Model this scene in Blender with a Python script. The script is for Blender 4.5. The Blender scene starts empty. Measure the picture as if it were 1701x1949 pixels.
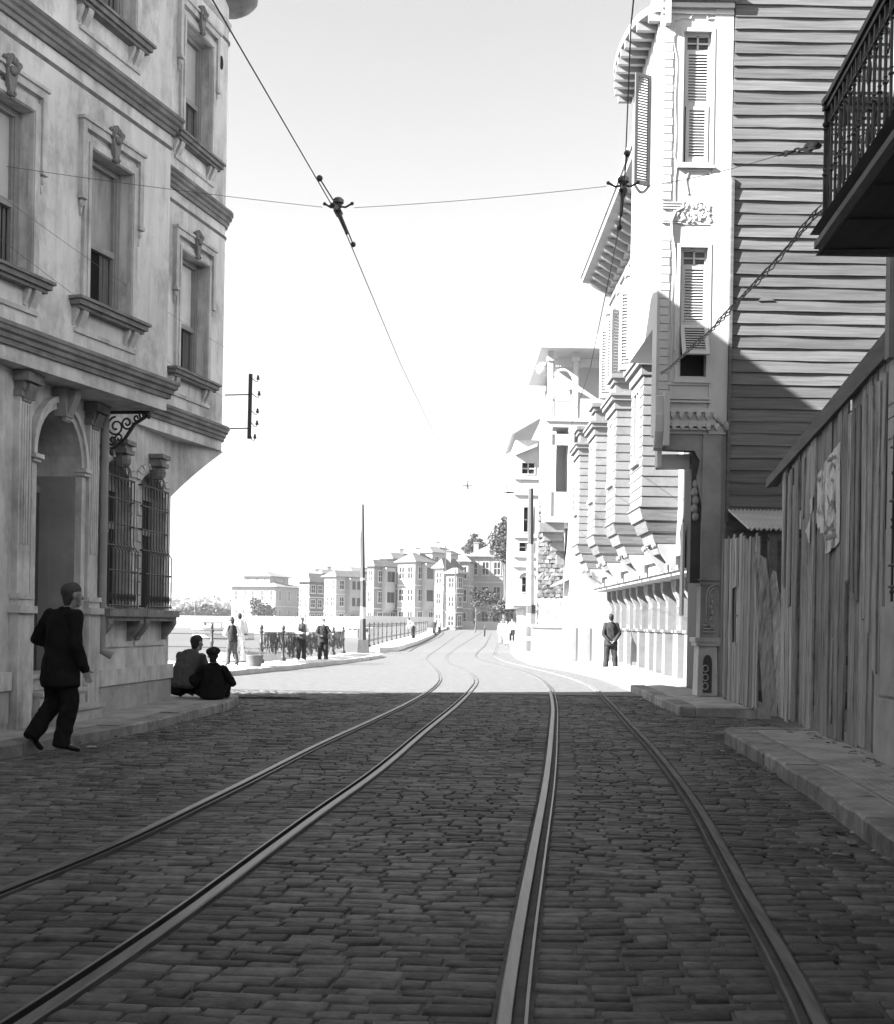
import bpy, bmesh, math, random
import numpy as np
from mathutils import Vector, Matrix
random.seed(7); np.random.seed(7)
R = math.radians
SC = bpy.context.scene
COL = SC.collection
SC.render.engine = 'CYCLES'

# ------------------------------------------------------------------ camera
FPX, CX, CY, EYE, ROLL = 2250.0, 850.5, 1184.0, 1.40, R(1.0)
cr, sr = math.cos(ROLL), math.sin(ROLL)
cam = bpy.data.cameras.new('camera'); camo = bpy.data.objects.new('camera', cam); COL.objects.link(camo)
cam.sensor_fit = 'HORIZONTAL'; cam.sensor_width = 36.0
cam.lens = FPX / 1701 * 36.0
cam.shift_x = 0.0; cam.shift_y = (CY - 974.5) / 1701
cam.clip_start = 0.1; cam.clip_end = 6000
camo.matrix_world = Matrix(((cr, -sr, 0, 0), (0, 0, -1, 0), (sr, cr, 0, EYE), (0, 0, 0, 1)))
SC.camera = camo

# ------------------------------------------------------------------ sky, sun, exposure
SUN_EL = R(32.0); SH = Vector((0.944, 0.33, 0)).normalized()
w = bpy.data.worlds.new('World'); SC.world = w; w.use_nodes = True
nt = w.node_tree; nt.nodes.clear()
sky = nt.nodes.new('ShaderNodeTexSky'); sky.sky_type = 'NISHITA'; sky.sun_disc = False
sky.sun_elevation = SUN_EL; sky.sun_rotation = math.atan2(-SH.x, -SH.y) % (2 * math.pi)
sky.dust_density = 1.2; sky.air_density = 1.0; sky.ozone_density = 1.0
# black-and-white film of the time: mostly blue-sensitive
bwn = nt.nodes.new('ShaderNodeVectorMath'); bwn.operation = 'DOT_PRODUCT'; bwn.inputs[1].default_value = (.12, .33, .55); bg = nt.nodes.new('ShaderNodeBackground'); out = nt.nodes.new('ShaderNodeOutputWorld')
bg.inputs['Strength'].default_value = 0.042
nt.links.new(sky.outputs[0], bwn.inputs[0]); nt.links.new(bwn.outputs['Value'], bg.inputs['Color']); nt.links.new(bg.outputs[0], out.inputs[0])
sl = bpy.data.lights.new('sun', 'SUN'); slo = bpy.data.objects.new('sun', sl); COL.objects.link(slo)
sl.energy = 4.5; sl.angle = R(0.5); sl.color = (1.0, 1.0, 1.0)
sd = Vector((SH.x * math.cos(SUN_EL), SH.y * math.cos(SUN_EL), -math.sin(SUN_EL)))
slo.rotation_euler = sd.to_track_quat('-Z', 'Y').to_euler()
SC.view_settings.view_transform = 'Standard'; SC.view_settings.look = 'None'
SC.view_settings.gamma = 1.0; SC.view_settings.use_curve_mapping = False
SC.view_settings.exposure = 2.85
SC.cycles.use_denoising = True
SC.cycles.max_bounces = 6; SC.cycles.diffuse_bounces = 3; SC.cycles.glossy_bounces = 3
SC.cycles.transparent_max_bounces = 12; SC.cycles.volume_bounces = 0

# ------------------------------------------------------------------ helpers: materials
def mat(name, base, rough=0.85, var=0.2, scale=2.0, stretch=(1, 1, 1), bump=0.0, bscale=30, spec=0.3, metal=0.0, objvar=0.0, island=0.0, stain=None, alpha=None, drip=None):
    m = bpy.data.materials.new(name); m.use_nodes = True
    n = m.node_tree.nodes; l = m.node_tree.links
    b = n['Principled BSDF']
    b.inputs['Roughness'].default_value = rough; b.inputs['Metallic'].default_value = metal
    b.inputs['Specular IOR Level'].default_value = spec
    geo = n.new('ShaderNodeNewGeometry'); mp = n.new('ShaderNodeMapping'); mp.inputs['Scale'].default_value = stretch
    l.new(geo.outputs['Position'], mp.inputs['Vector'])
    tx = n.new('ShaderNodeTexNoise'); tx.inputs['Scale'].default_value = scale; tx.inputs['Detail'].default_value = 6; tx.inputs['Roughness'].default_value = 0.65
    l.new(mp.outputs[0], tx.inputs['Vector'])
    mr = n.new('ShaderNodeMapRange'); mr.inputs['From Min'].default_value = 0.28; mr.inputs['From Max'].default_value = 0.72
    mr.inputs['To Min'].default_value = base * (1 - var); mr.inputs['To Max'].default_value = base * (1 + var)
    l.new(tx.outputs[0], mr.inputs['Value']); val = mr.outputs[0]
    def mul(a, bsock):
        k = n.new('ShaderNodeMath'); k.operation = 'MULTIPLY'; l.new(a, k.inputs[0]); l.new(bsock, k.inputs[1]); return k.outputs[0]
    def rng(sock, lo, hi, a=0.0, bb=1.0):
        k = n.new('ShaderNodeMapRange'); k.inputs['From Min'].default_value = a; k.inputs['From Max'].default_value = bb
        k.inputs['To Min'].default_value = lo; k.inputs['To Max'].default_value = hi; l.new(sock, k.inputs['Value']); return k.outputs[0]
    if objvar:
        oi = n.new('ShaderNodeObjectInfo'); val = mul(val, rng(oi.outputs['Random'], 1 - objvar, 1 + objvar))
    if island:
        val = mul(val, rng(geo.outputs['Random Per Island'], 1 - island, 1 + island))
    if stain:      # darker weathering blotches: (scale, stretch, strength, lo, hi)
        sc_, st_, k_, lo_, hi_ = stain
        mp2 = n.new('ShaderNodeMapping'); mp2.inputs['Scale'].default_value = st_; l.new(geo.outputs['Position'], mp2.inputs['Vector'])
        t2 = n.new('ShaderNodeTexNoise'); t2.inputs['Scale'].default_value = sc_; t2.inputs['Detail'].default_value = 8; t2.inputs['Roughness'].default_value = 0.7
        l.new(mp2.outputs[0], t2.inputs['Vector']); val = mul(val, rng(t2.outputs[0], 1.0, 1 - k_, lo_, hi_))
    if drip:       # thin vertical streaks and soot
        k_, sc_, lo_, hi_ = drip
        mp3 = n.new('ShaderNodeMapping'); mp3.inputs['Scale'].default_value = (sc_, sc_, sc_ * .07); l.new(geo.outputs['Position'], mp3.inputs['Vector'])
        t5 = n.new('ShaderNodeTexNoise'); t5.inputs['Scale'].default_value = 1.0; t5.inputs['Detail'].default_value = 7; t5.inputs['Roughness'].default_value = .75
        l.new(mp3.outputs[0], t5.inputs['Vector']); val = mul(val, rng(t5.outputs[0], 1.0, 1 - k_, lo_, hi_))
    cmb = n.new('ShaderNodeCombineColor'); [l.new(val, cmb.inputs[i]) for i in range(3)]
    l.new(cmb.outputs[0], b.inputs['Base Color'])
    if bump:
        t3 = n.new('ShaderNodeTexNoise'); t3.inputs['Scale'].default_value = bscale; t3.inputs['Detail'].default_value = 5
        l.new(mp.outputs[0], t3.inputs['Vector'])
        bp = n.new('ShaderNodeBump'); bp.inputs['Strength'].default_value = 0.6; bp.inputs['Distance'].default_value = bump
        l.new(t3.outputs[0], bp.inputs['Height']); l.new(bp.outputs[0], b.inputs['Normal'])
    if alpha:
        t4 = n.new('ShaderNodeTexNoise'); t4.inputs['Scale'].default_value = alpha[0]; mp4 = n.new('ShaderNodeMapping'); mp4.inputs['Scale'].default_value = (1, 1, .16); l.new(geo.outputs['Position'], mp4.inputs['Vector']); l.new(mp4.outputs[0], t4.inputs['Vector'])
        l.new(rng(t4.outputs[0], 0, 1, alpha[1], alpha[2]), b.inputs['Alpha'])
    return m

M = {}
M['stucco'] = mat('stained_stucco', 0.66, 0.9, 0.22, 1.1, (1, 1, .6), 0.010, 14, stain=(1.6, (1, 1, .7), .52, .48, .70), drip=(.22, 6, .48, .68))
M['trim'] = mat('stucco_trim', 0.55, 0.88, 0.22, 3, bump=.006, bscale=22, stain=(2.2, (1, 1, .4), .5, .46, .72), drip=(.3, 7, .5, .7))
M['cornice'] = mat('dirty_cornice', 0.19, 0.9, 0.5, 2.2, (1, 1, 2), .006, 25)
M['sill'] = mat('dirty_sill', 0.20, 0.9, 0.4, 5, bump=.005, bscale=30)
M['recess'] = mat('grey_recess_stucco', 0.27, 0.9, 0.2, 2, bump=.004)
M['plinth'] = mat('worn_plinth', 0.33, 0.9, 0.3, 1.6, bump=.012, bscale=9, stain=(2.2, (1, 1, 1), .5, .52, .68))
M['step'] = mat('worn_stone_step', 0.42, 0.85, 0.3, 5, bump=.01)
M['frame'] = mat('window_paint_grey', 0.30, 0.6, 0.15, 6)
M['iron'] = mat('dark_iron', 0.035, 0.55, 0.3, 8, spec=.4)
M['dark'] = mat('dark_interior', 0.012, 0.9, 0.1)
M['door'] = mat('dark_door_paint', 0.09, 0.5, 0.2, 3, (4, 4, .6))
M['glass'] = mat('window_glass', 0.02, 0.03, 0.0, spec=.6)
M['curtain'] = mat('grey_curtain', .16, .95, .3, 5, (6, 6, .4))
M['blind2'] = mat('glass_over_drawn_curtain', .34, .05, .35, 2.5, (3, 3, .6), spec=1.0)
M['sky_tint_pane'] = mat('pane_with_painted_sky_reflection', .8, .04, .15, 3, spec=1.0)  # bright sky reflection put into the pale base colour
M['blind'] = mat('glass_over_blind_and_reflection_tint', 0.55, 0.05, 0.15, 1.6, spec=1.0)
M['ornament'] = mat('weathered_ornament', 0.19, .85, .3, 9)
M['white'] = mat('white_paint', 0.42, .7, .07, 2, bump=.002, bscale=12, stain=(2.0, (1, 1, .5), .18, .55, .75))
M['terrace'] = mat('aged_offwhite_paint', 0.26, .8, .12, 2, bump=.002, bscale=12, stain=(2.0, (1, 1, .5), .25, .52, .72))
M['farleaf'] = mat('haze_paled_hill_leaves', 0.28, .9, .2, 1.5, island=.3)  # leaves lightened: distance haze put into the colour
M['corbel'] = mat('shade_toned_corbel_board', 0.12, .85, .3, 4, (.6, .6, 5), .004, 10, objvar=.25)  # shade of the undersides put into this darker wood colour
M['whiteboard'] = mat('white_board_paint', 0.16, .75, .09, 3, (1, .6, 3), .003, 14, objvar=.1, stain=(2.5, (1, 1, .7), .3, .52, .72))
M['clap'] = mat('weathered_clapboard', 0.11, .85, .35, 2.5, (.35, .35, 9), .006, 6, objvar=.22, spec=.2)
M['plank'] = mat('weathered_fence_plank', 0.31, .88, .42, 3, (9, 9, .5), .010, 5, objvar=.34, spec=.2, stain=(1.4, (1, 1, .5), .5, .5, .7), drip=(.6, 15, .53, .63))
M['shedplank'] = mat('weathered_shed_plank', 0.23, .88, .3, 3, (7, 7, .5), .008, 5, objvar=.4, spec=.2, drip=(.6, 15, .53, .63))
M['rail_wood'] = mat('fence_rail_wood', 0.11, .85, .3, 3, (6, .5, 6), .006, 6)
M['zinc'] = mat('corrugated_zinc', 0.34, .6, .2, 2)
M['cobble'] = mat('basalt_sett', 0.098, .7, .45, 9, bump=.012, bscale=28, island=.45, spec=.25, stain=(.7, (1, .6, 1), .45, .45, .65))
M['cobble1'] = mat('basalt_sett_near', 0.068, .7, .5, 9, bump=.012, bscale=28, objvar=.50, spec=.25, stain=(.7, (1, .6, 1), .40, .45, .65))
M['roadbed'] = mat('joint_dirt', 0.07, .9, .4, 6, bump=.01, bscale=40)
M['steel'] = mat('worn_rail_steel', 0.085, .36, .45, 3, (6, .4, 6), spec=.26, bump=.002, bscale=20)
M['dustyrail'] = mat('dusty_rail_steel', 0.135, .7, .4, 3, (6, .5, 6), spec=.08)
M['dustygroove'] = mat('groove_packed_with_dust', 0.07, .9, .4, 12)
M['railgroove'] = mat('rail_groove_dirt', 0.02, .8, .3)
M['pave'] = mat('pavement_stone', 0.32, .85, .25, 2.5, bump=.008, bscale=30, stain=(2.2, (1, 1, 1), .4, .5, .7))
M['kerb'] = mat('kerb_stone', 0.23, .85, .35, 4, bump=.035, bscale=9, objvar=.2, stain=(3, (1, 1, 1), .45, .48, .68))
M['quay'] = mat('quay_stone', 0.42, .85, .2, 1.2, bump=.005)
M['earth'] = mat('ground_earth', 0.16, .95, .3, .6, bump=.02, bscale=6)
M['dust'] = mat('dry_street', 0.13, .9, .25, 1.0, (1, 3, 1), .01, 12)
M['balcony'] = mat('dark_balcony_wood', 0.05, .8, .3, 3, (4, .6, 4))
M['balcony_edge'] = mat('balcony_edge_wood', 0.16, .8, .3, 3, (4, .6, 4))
M['nearwall'] = mat('near_house_stone', 0.38, .9, .2, 3, bump=.01, bscale=18)
M['nearboard'] = mat('near_house_board', 0.22, .9, .2, 3, bump=.004, bscale=18, objvar=.15)
M['paper'] = mat('torn_poster_paper', 0.62, .9, .2, 9, (1, 1, .5), stain=(6, (1, 1, .4), .62, .50, .60))
M['paper2'] = mat('blank_paper_scrap', 0.5, .9, .1, 9)
M['porch'] = mat('porch_grey_and_eave_shade', 0.22, .7, .2, 3, bump=.003)
M['porchdark'] = mat('porch_dark_panel', 0.05, .7, .2, 3)
M['pole'] = mat('dark_pole_wood_and_shutter_shade', 0.07, .85, .3, 4, (5, 5, .5))
M['polewhite'] = mat('pole_white_band', 0.55, .8, .15, 4)
M['wire'] = mat('wire_dark', 0.02, .5, .1)
M['thinwire'] = mat('wire_grey', 0.10, .5, .1)
M['porcelain'] = mat('dark_porcelain', 0.05, .25, .1, spec=.5)
M['net'] = mat('dark_fishing_net', 0.07, .95, .4, 12, (3, 3, .6), alpha=(16, .40, .50))
M['rope'] = mat('net_rope', 0.2, .9, .3, 10)
M['boat'] = mat('boat_white_paint', 0.6, .6, .1)
M['boatdark'] = mat('boat_dark_wood', 0.08, .7, .2)
M['wicker'] = mat('wicker_basket', 0.12, .9, .4, 30, bump=.01, bscale=60)
M['skin'] = mat('skin', 0.20, .55, .08, 20)
M['hair'] = mat('dark_hair', 0.02, .7, .2, 30)
M['hair_grey'] = mat('greying_hair', 0.042, .7, .3, 30)
M['suit'] = mat('dark_suit_cloth', 0.012, .95, .25, 6, bump=.006, bscale=9, spec=.1)
M['suit2'] = mat('charcoal_suit_cloth', 0.03, .95, .2, 6, bump=.006, bscale=9, spec=.1)
M['greycoat'] = mat('grey_jacket_cloth', 0.075, .95, .2, 6, bump=.006, bscale=9, spec=.1)
M['trouser'] = mat('dark_trouser_cloth', 0.018, .95, .2, 6, bump=.006, bscale=9, spec=.1)
M['shirt'] = mat('white_shirt_cloth', 0.6, .9, .08, 6)
M['paleclothes'] = mat('pale_summer_cloth', 0.5, .9, .1, 6)
M['shoe'] = mat('black_shoe', 0.015, .4, .1)
M['farwall'] = mat('far_house_wall', 0.27, .9, .12, .4, objvar=.12)
M['farwall2'] = mat('far_house_timber', 0.15, .9, .15, .5, (1, 1, 4), objvar=.2)
M['farroof'] = mat('far_roof_tiles', 0.13, .9, .2, .8, objvar=.15)
M['farwindow'] = mat('far_window_dark', 0.025, .3, .1)
M['rubble'] = mat('rubble_stone', 0.17, .95, .45, 2.2, bump=.05, bscale=4, island=.25)
M['leaf'] = mat('tree_leaves', 0.06, .8, .3, 1.5, island=.45, spec=.2)
M['bark'] = mat('tree_bark', 0.09, .9, .3, 4)
M['hill'] = mat('haze_paled_hill_scrub', 0.2, .95, .4, .02)  # hillside paled, haze put into its base colour
def water_mat():
    m = mat('sea_water', 0.10, .45, .15, .05, spec=.12)
    n = m.node_tree.nodes; l = m.node_tree.links; b = n['Principled BSDF']
    g = n.new('ShaderNodeNewGeometry'); mp = n.new('ShaderNodeMapping'); mp.inputs['Scale'].default_value = (.7, 1.6, 1)
    t = n.new('ShaderNodeTexNoise'); t.inputs['Scale'].default_value = 1.2; t.inputs['Detail'].default_value = 5
    bp = n.new('ShaderNodeBump'); bp.inputs['Distance'].default_value = .22; bp.inputs['Strength'].default_value = 1.0
    l.new(g.outputs['Position'], mp.inputs[0]); l.new(mp.outputs[0], t.inputs['Vector']); l.new(t.outputs[0], bp.inputs['Height']); l.new(bp.outputs[0], b.inputs['Normal'])
    return m
M['water'] = water_mat()
def road_mat():
    m = mat('far_setts', 0.115, .75, .3, 5, spec=.3)
    n = m.node_tree.nodes; l = m.node_tree.links; b = n['Principled BSDF']
    g = n.new('ShaderNodeNewGeometry'); br = n.new('ShaderNodeTexBrick')
    br.inputs['Scale'].default_value = 1.0; br.inputs['Brick Width'].default_value = .2; br.inputs['Row Height'].default_value = .125; br.inputs['Mortar Size'].default_value = .012
    br.inputs['Color1'].default_value = (1, 1, 1, 1); br.inputs['Color2'].default_value = (.8, .8, .8, 1); br.inputs['Mortar'].default_value = (0, 0, 0, 1)
    bp = n.new('ShaderNodeBump'); bp.inputs['Distance'].default_value = .02
    l.new(g.outputs['Position'], br.inputs['Vector']); l.new(br.outputs['Color'], bp.inputs['Height']); l.new(bp.outputs[0], b.inputs['Normal'])
    return m
M['farsett'] = road_mat()

# ------------------------------------------------------------------ helpers: geometry
class Fr:
    """a vertical facade: u along it, w out of it, z up"""
    def __init__(s, O, D, side=1, z=0.0):
        d = Vector(D).normalized(); s.O = Vector(O); s.D = d; s.N = Vector((d.y, -d.x)) * side; s.z = z
    def __call__(s, u, w, z):
        return (s.O.x + u * s.D.x + w * s.N.x, s.O.y + u * s.D.y + w * s.N.y, z + s.z)
def ident(x, y, z): return (x, y, z)

class MB:
    def __init__(s, T=None): s.v = []; s.f = []; s.T = T or ident
    def add(s, pts, faces):
        o = len(s.v); s.v += [s.T(*p) for p in pts]; s.f += [tuple(o + i for i in f) for f in faces]; return s
    def box(s, x0, x1, y0, y1, z0, z1, taper=0):
        t = taper
        return s.add([(x0, y0, z0), (x1, y0, z0), (x1, y1, z0), (x0, y1, z0), (x0 + t, y0 + t, z1), (x1 - t, y0 + t, z1), (x1 - t, y1 - t, z1), (x0 + t, y1 - t, z1)],
                     [(0, 3, 2, 1), (4, 5, 6, 7), (0, 1, 5, 4), (1, 2, 6, 5), (2, 3, 7, 6), (3, 0, 4, 7)])
    def poly(s, pts): return s.add(pts, [tuple(range(len(pts)))])
    def prism(s, pts, a0, a1, axis):
        """polygon extruded along axis 0, 1 or 2; pts hold the two other coordinates in order"""
        def mk(p, a):
            q = list(p); q.insert(axis, a); return tuple(q)
        n = len(pts)
        return s.add([mk(p, a0) for p in pts] + [mk(p, a1) for p in pts],
                     [tuple(range(n))[::-1], tuple(range(n, 2 * n))] + [(i, (i + 1) % n, n + (i + 1) % n, n + i) for i in range(n)])
    def tube(s, pts, r, n=6, closed=False, r1=None):
        P = [Vector(s.T(*p)) for p in pts]; o = len(s.v); k = len(P); up0 = None
        for i, p in enumerate(P):
            t = (P[min(i + 1, k - 1)] - P[max(i - 1, 0)])
            t = t.normalized() if t.length > 1e-9 else Vector((0, 0, 1))
            if up0 is None: up0 = Vector((0, 0, 1)) if abs(t.z) < .9 else Vector((1, 0, 0))
            a = t.cross(up0)
            if a.length < 1e-4: a = t.cross(Vector((0, 1, 0)))
            a.normalize(); b = a.cross(t); up0 = b
            rr = r if r1 is None else r + (r1 - r) * i / max(1, k - 1)
            for j in range(n):
                th = 2 * math.pi * j / n; q = p + a * (rr * math.cos(th)) + b * (rr * math.sin(th)); s.v.append(tuple(q))
        for i in range(k - 1):
            for j in range(n): s.f.append((o + i * n + j, o + i * n + (j + 1) % n, o + (i + 1) * n + (j + 1) % n, o + (i + 1) * n + j))
        s.f.append(tuple(o + j for j in range(n))[::-1]); s.f.append(tuple(o + (k - 1) * n + j for j in range(n)))
        return s
    def lathe(s, c, prof, n=10):
        pts = []; fs = []; k = len(prof)
        for r, z in prof:
            for j in range(n):
                th = 2 * math.pi * j / n; pts.append((c[0] + r * math.cos(th), c[1] + r * math.sin(th), c[2] + z))
        for i in range(k - 1):
            for j in range(n): fs.append((i * n + j, i * n + (j + 1) % n, (i + 1) * n + (j + 1) % n, (i + 1) * n + j))
        fs.append(tuple(range(n))[::-1]); fs.append(tuple(range((k - 1) * n, k * n)))
        return s.add(pts, fs)
    def ball(s, c, rx, ry=None, rz=None, n=8, m=6):
        ry = ry or rx; rz = rz or rx; pts = []; fs = []
        for i in range(1, m):
            a = math.pi * i / m
            for j in range(n):
                th = 2 * math.pi * j / n; pts.append((c[0] + rx * math.sin(a) * math.cos(th), c[1] + ry * math.sin(a) * math.sin(th), c[2] + rz * math.cos(a)))
        pts += [(c[0], c[1], c[2] + rz), (c[0], c[1], c[2] - rz)]
        for i in range(m - 2):
            for j in range(n): fs.append((i * n + j, (i + 1) * n + j, (i + 1) * n + (j + 1) % n, i * n + (j + 1) % n))
        t = (m - 1) * n
        for j in range(n):
            fs.append((t, j, (j + 1) % n)); fs.append((t + 1, (m - 2) * n + (j + 1) % n, (m - 2) * n + j))
        return s.add(pts, fs)
    def wall(s, u0, u1, z0, z1, holes=(), w=0.0, depth=0.2):
        """front sheet with rectangular openings and their reveals"""
        us = sorted({u0, u1} | {h[0] for h in holes} | {h[1] for h in holes}); zs = sorted({z0, z1} | {h[2] for h in holes} | {h[3] for h in holes})
        for a, b in zip(us, us[1:]):
            for c, d in zip(zs, zs[1:]):
                mu, mz = (a + b) / 2, (c + d) / 2
                if mu < u0 or mu > u1 or mz < z0 or mz > z1 or any(h[0] < mu < h[1] and h[2] < mz < h[3] for h in holes): continue
                s.poly([(a, w, c), (b, w, c), (b, w, d), (a, w, d)])
        for h in holes:
            a, b, c, d = h[:4]; dp = h[4] if len(h) > 4 else depth; e = w - dp
            s.poly([(a, w, c), (a, e, c), (a, e, d), (a, w, d)]); s.poly([(b, w, c), (b, e, c), (b, e, d), (b, w, d)])
            s.poly([(a, w, d), (b, w, d), (b, e, d), (a, e, d)]); s.poly([(a, w, c), (b, w, c), (b, e, c), (a, e, c)])
        return s
    def frame(s, u0, u1, z0, z1, t, w0, w1, tb=None):
        tb = t if tb is None else tb
        s.box(u0, u0 + t, w0, w1, z0, z1); s.box(u1 - t, u1, w0, w1, z0, z1)
        s.box(u0 + t, u1 - t, w0, w1, z1 - t, z1)
        if tb: s.box(u0 + t, u1 - t, w0, w1, z0, z0 + tb)
        return s
    def sweep(s, path, prof, side=1, cap=True):
        """profile (out, z) carried along a plan polyline, out to its right (side 1)"""
        P = [Vector(p) for p in path]; n = len(P); k = len(prof); o = len(s.v)
        nor = []
        for a, b in zip(P, P[1:]):
            d = (b - a).normalized(); nor.append(Vector((d.y, -d.x)) * side)
        for i, p in enumerate(P):
            if i == 0: m = nor[0]
            elif i == n - 1: m = nor[-1]
            else:
                m = (nor[i - 1] + nor[i]); m = m / max(.35, m.length_squared / 2) 
            for a, z in prof: s.v.append((p.x + m.x * a, p.y + m.y * a, z))
        for i in range(n - 1):
            for j in range(k - 1): s.f.append((o + i * k + j, o + i * k + j + 1, o + (i + 1) * k + j + 1, o + (i + 1) * k + j))
        if cap: s.f.append(tuple(o + j for j in range(k))); s.f.append(tuple(o + (n - 1) * k + j for j in range(k)))
        return s

def mesh_of(mb, name, smooth=False):
    me = bpy.data.meshes.new(name); me.from_pydata(mb.v, [], mb.f); me.update()
    if smooth:
        me.polygons.foreach_set('use_smooth', [True] * len(me.polygons))
        try: me.set_sharp_from_angle(angle=R(40))
        except Exception: pass
    return me
def inv(par): return Matrix.Translation(par.location).inverted() if par.parent is None else par.matrix_parent_inverse.copy()
def obj(name, mb, m, parent=None, smooth=False, kind=None, label=None, cat=None, group=None):
    me = mb if isinstance(mb, bpy.types.Mesh) else mesh_of(mb, name, smooth)
    if not me.materials: me.materials.append(M[m] if isinstance(m, str) else m)
    o = bpy.data.objects.new(name, me); COL.objects.link(o)
    if parent is not None:
        o.parent = parent
        if parent.parent is None: o.matrix_parent_inverse = Matrix.Translation(parent.location).inverted()
    if kind: o['kind'] = kind
    if label: o['label'] = label
    if cat: o['category'] = cat
    if group: o['group'] = group
    return o
def piece(name, me, parent, loc, rot=(0, 0, 0), scale=(1, 1, 1)):
    o = bpy.data.objects.new(name, me); COL.objects.link(o); o.parent = parent
    if parent.parent is None: o.matrix_parent_inverse = Matrix.Translation(parent.location).inverted()
    o.location = loc; o.rotation_euler = rot; o.scale = scale
    return o
def thing(name, label, cat, loc=(0, 0, 0), group=None):
    o = bpy.data.objects.new(name, None); COL.objects.link(o); o.location = loc; o.empty_display_size = .3
    o['label'] = label; o['category'] = cat
    if group: o['group'] = group
    return o
def dup(root, off, label=None, skip=()):
    """a copy of a thing with its parts and their sub-parts"""
    off = Vector(off)
    r = root.copy(); COL.objects.link(r); r.location = root.location + off
    if label: r['label'] = label
    for ch in list(root.children):
        if ch.name.split('.')[0] in skip: continue
        c = ch.copy(); COL.objects.link(c); mi = ch.matrix_parent_inverse.copy(); c.parent = r; c.matrix_parent_inverse = mi
        for g in list(ch.children):
            d = g.copy(); COL.objects.link(d); mi = g.matrix_parent_inverse.copy(); d.parent = c; d.matrix_parent_inverse = mi
    return r
def interp(x, pts):
    return float(np.interp(x, [p[0] for p in pts], [p[1] for p in pts]))
GZ = [(-50, 0), (26, 0), (32, -.03), (40, -.09), (48, -.12), (80, -.10), (120, 0), (160, .15), (200, .36), (300, 1.2), (900, 6)]
def gz(Y): return interp(Y, GZ)
def ray(x, y):
    a = (x - CX) / FPX; b = (CY - y) / FPX
    return Vector((cr * a - sr * b, 1.0, sr * a + cr * b))
def at(x, y, Y): return Vector((0, 0, EYE)) + ray(x, y) * Y
def gr(x, y, h=0.0):
    d = ray(x, y); z = h; Y = 10
    for _ in range(30):
        Y = (z - EYE) / d.z; z = gz(Y) + h
    return Vector((d.x * Y, Y, z))
# ================================================================== SETTING
# ---- land: one sheet following gz, its left edge is the quay line
XL = [(-40, -60), (36.2, -60), (36.3, -5.75), (38, -5.6), (45, -4.75), (58, -4.1), (80, -3.7), (110, -2.9), (140, -2.6), (158, -4), (168, -30), (260, -44), (300, -160), (900, -700)]
ys = [-40, -20, 0, 10, 20, 26, 30, 34, 36.2, 36.3, 38, 41, 45, 50, 58, 70, 80, 95, 110, 125, 140, 158, 168, 185, 200, 230, 260, 300, 500, 900]
g = MB(); NX = 12
for y in ys:
    xl = interp(y, XL)
    for i in range(NX + 1):
        t = i / NX; x = xl + (600 - xl) * t ** 2.2
        g.v.append((x, y, gz(y) - .06))
for r in range(len(ys) - 1):
    for i in range(NX):
        a = r * (NX + 1) + i; g.f.append((a, a + 1, a + NX + 2, a + NX + 1))
for r in range(len(ys) - 1):       # quay face down to the water
    y0, y1 = ys[r], ys[r + 1]; a, b = interp(y0, XL), interp(y1, XL)
    if y0 >= 34: g.poly([(a, y0, gz(y0) - .06), (b, y1, gz(y1) - .06), (b, y1, -2), (a, y0, -2)])
obj('ground', g, 'earth', kind='structure')
obj('sea', MB().poly([(-1150, 34, -1.0), (200, 34, -1.0), (200, 2300, -1.0), (-1150, 2300, -1.0)]), 'water', kind='structure')

# ---- kerb lines
LK = [(-8, -5.6), (8.0, -5.15), (11.5, -4.34), (14.5, -3.68), (18.0, -3.36), (19.6, -3.42), (20.4, -3.75), (20.9, -4.5), (21.2, -6), (21.4, -9), (40, -9)]
RK = [(-8, 1.95), (6.5, 2.66), (10, 3.07), (14.9, 3.45), (15.0, 4.75), (18.4, 4.75), (18.5, 3.66), (23.3, 3.85), (31, 4.05), (37, 3.75), (43, 3.1), (50, 3.0), (60, 3.25), (80, 4.3), (128, 6.6), (164, 9.2), (300, 17)]
QK = [(27.5, -5.75), (29.2, -5.25), (34, -4.45), (44.5, -3.1), (49.5, -2.62), (51.5, -2.9), (58, -2.9), (59, -2.55), (80, -1.9), (110, -1.35), (150, -1.0), (190, .3), (211, .5), (300, 4)]
def lx(Y): return interp(Y, LK) if Y < 27.5 else interp(Y, QK)
def rx(Y): return interp(Y, RK)
SETT_END = 23.4
road = MB()
yy = [-8, 0, 3, 6, 9, 12, 14.9, 15.0, 18.4, 18.5, 21, SETT_END, SETT_END + .02, 24, 27, 30, 34, 37, 40, 43, 46, 50, 55, 60, 70, 80, 95, 110, 128, 145, 164, 190, 211, 250, 300]
for i, y in enumerate(yy):
    a = -10 if 20 < y < 27.6 else lx(y) - .1; b = rx(y) + .1
    h = gz(y) + (-.020 if y <= SETT_END else .0)
    road.v += [(a, y, h), (a * .6 + b * .4, y, h + .01 * (y > 27)), (b, y, h)]
    if i: o = (i - 1) * 3; road.f += [(o, o + 1, o + 4, o + 3), (o + 1, o + 2, o + 5, o + 4)]
me = mesh_of(road, 'road'); me.materials.append(M['roadbed']); me.materials.append(M['farsett'])
for p in me.polygons: p.material_index = 1 if p.center.y > SETT_END + .015 else 0
road_o = obj('road', me, None, kind='structure')

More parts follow.
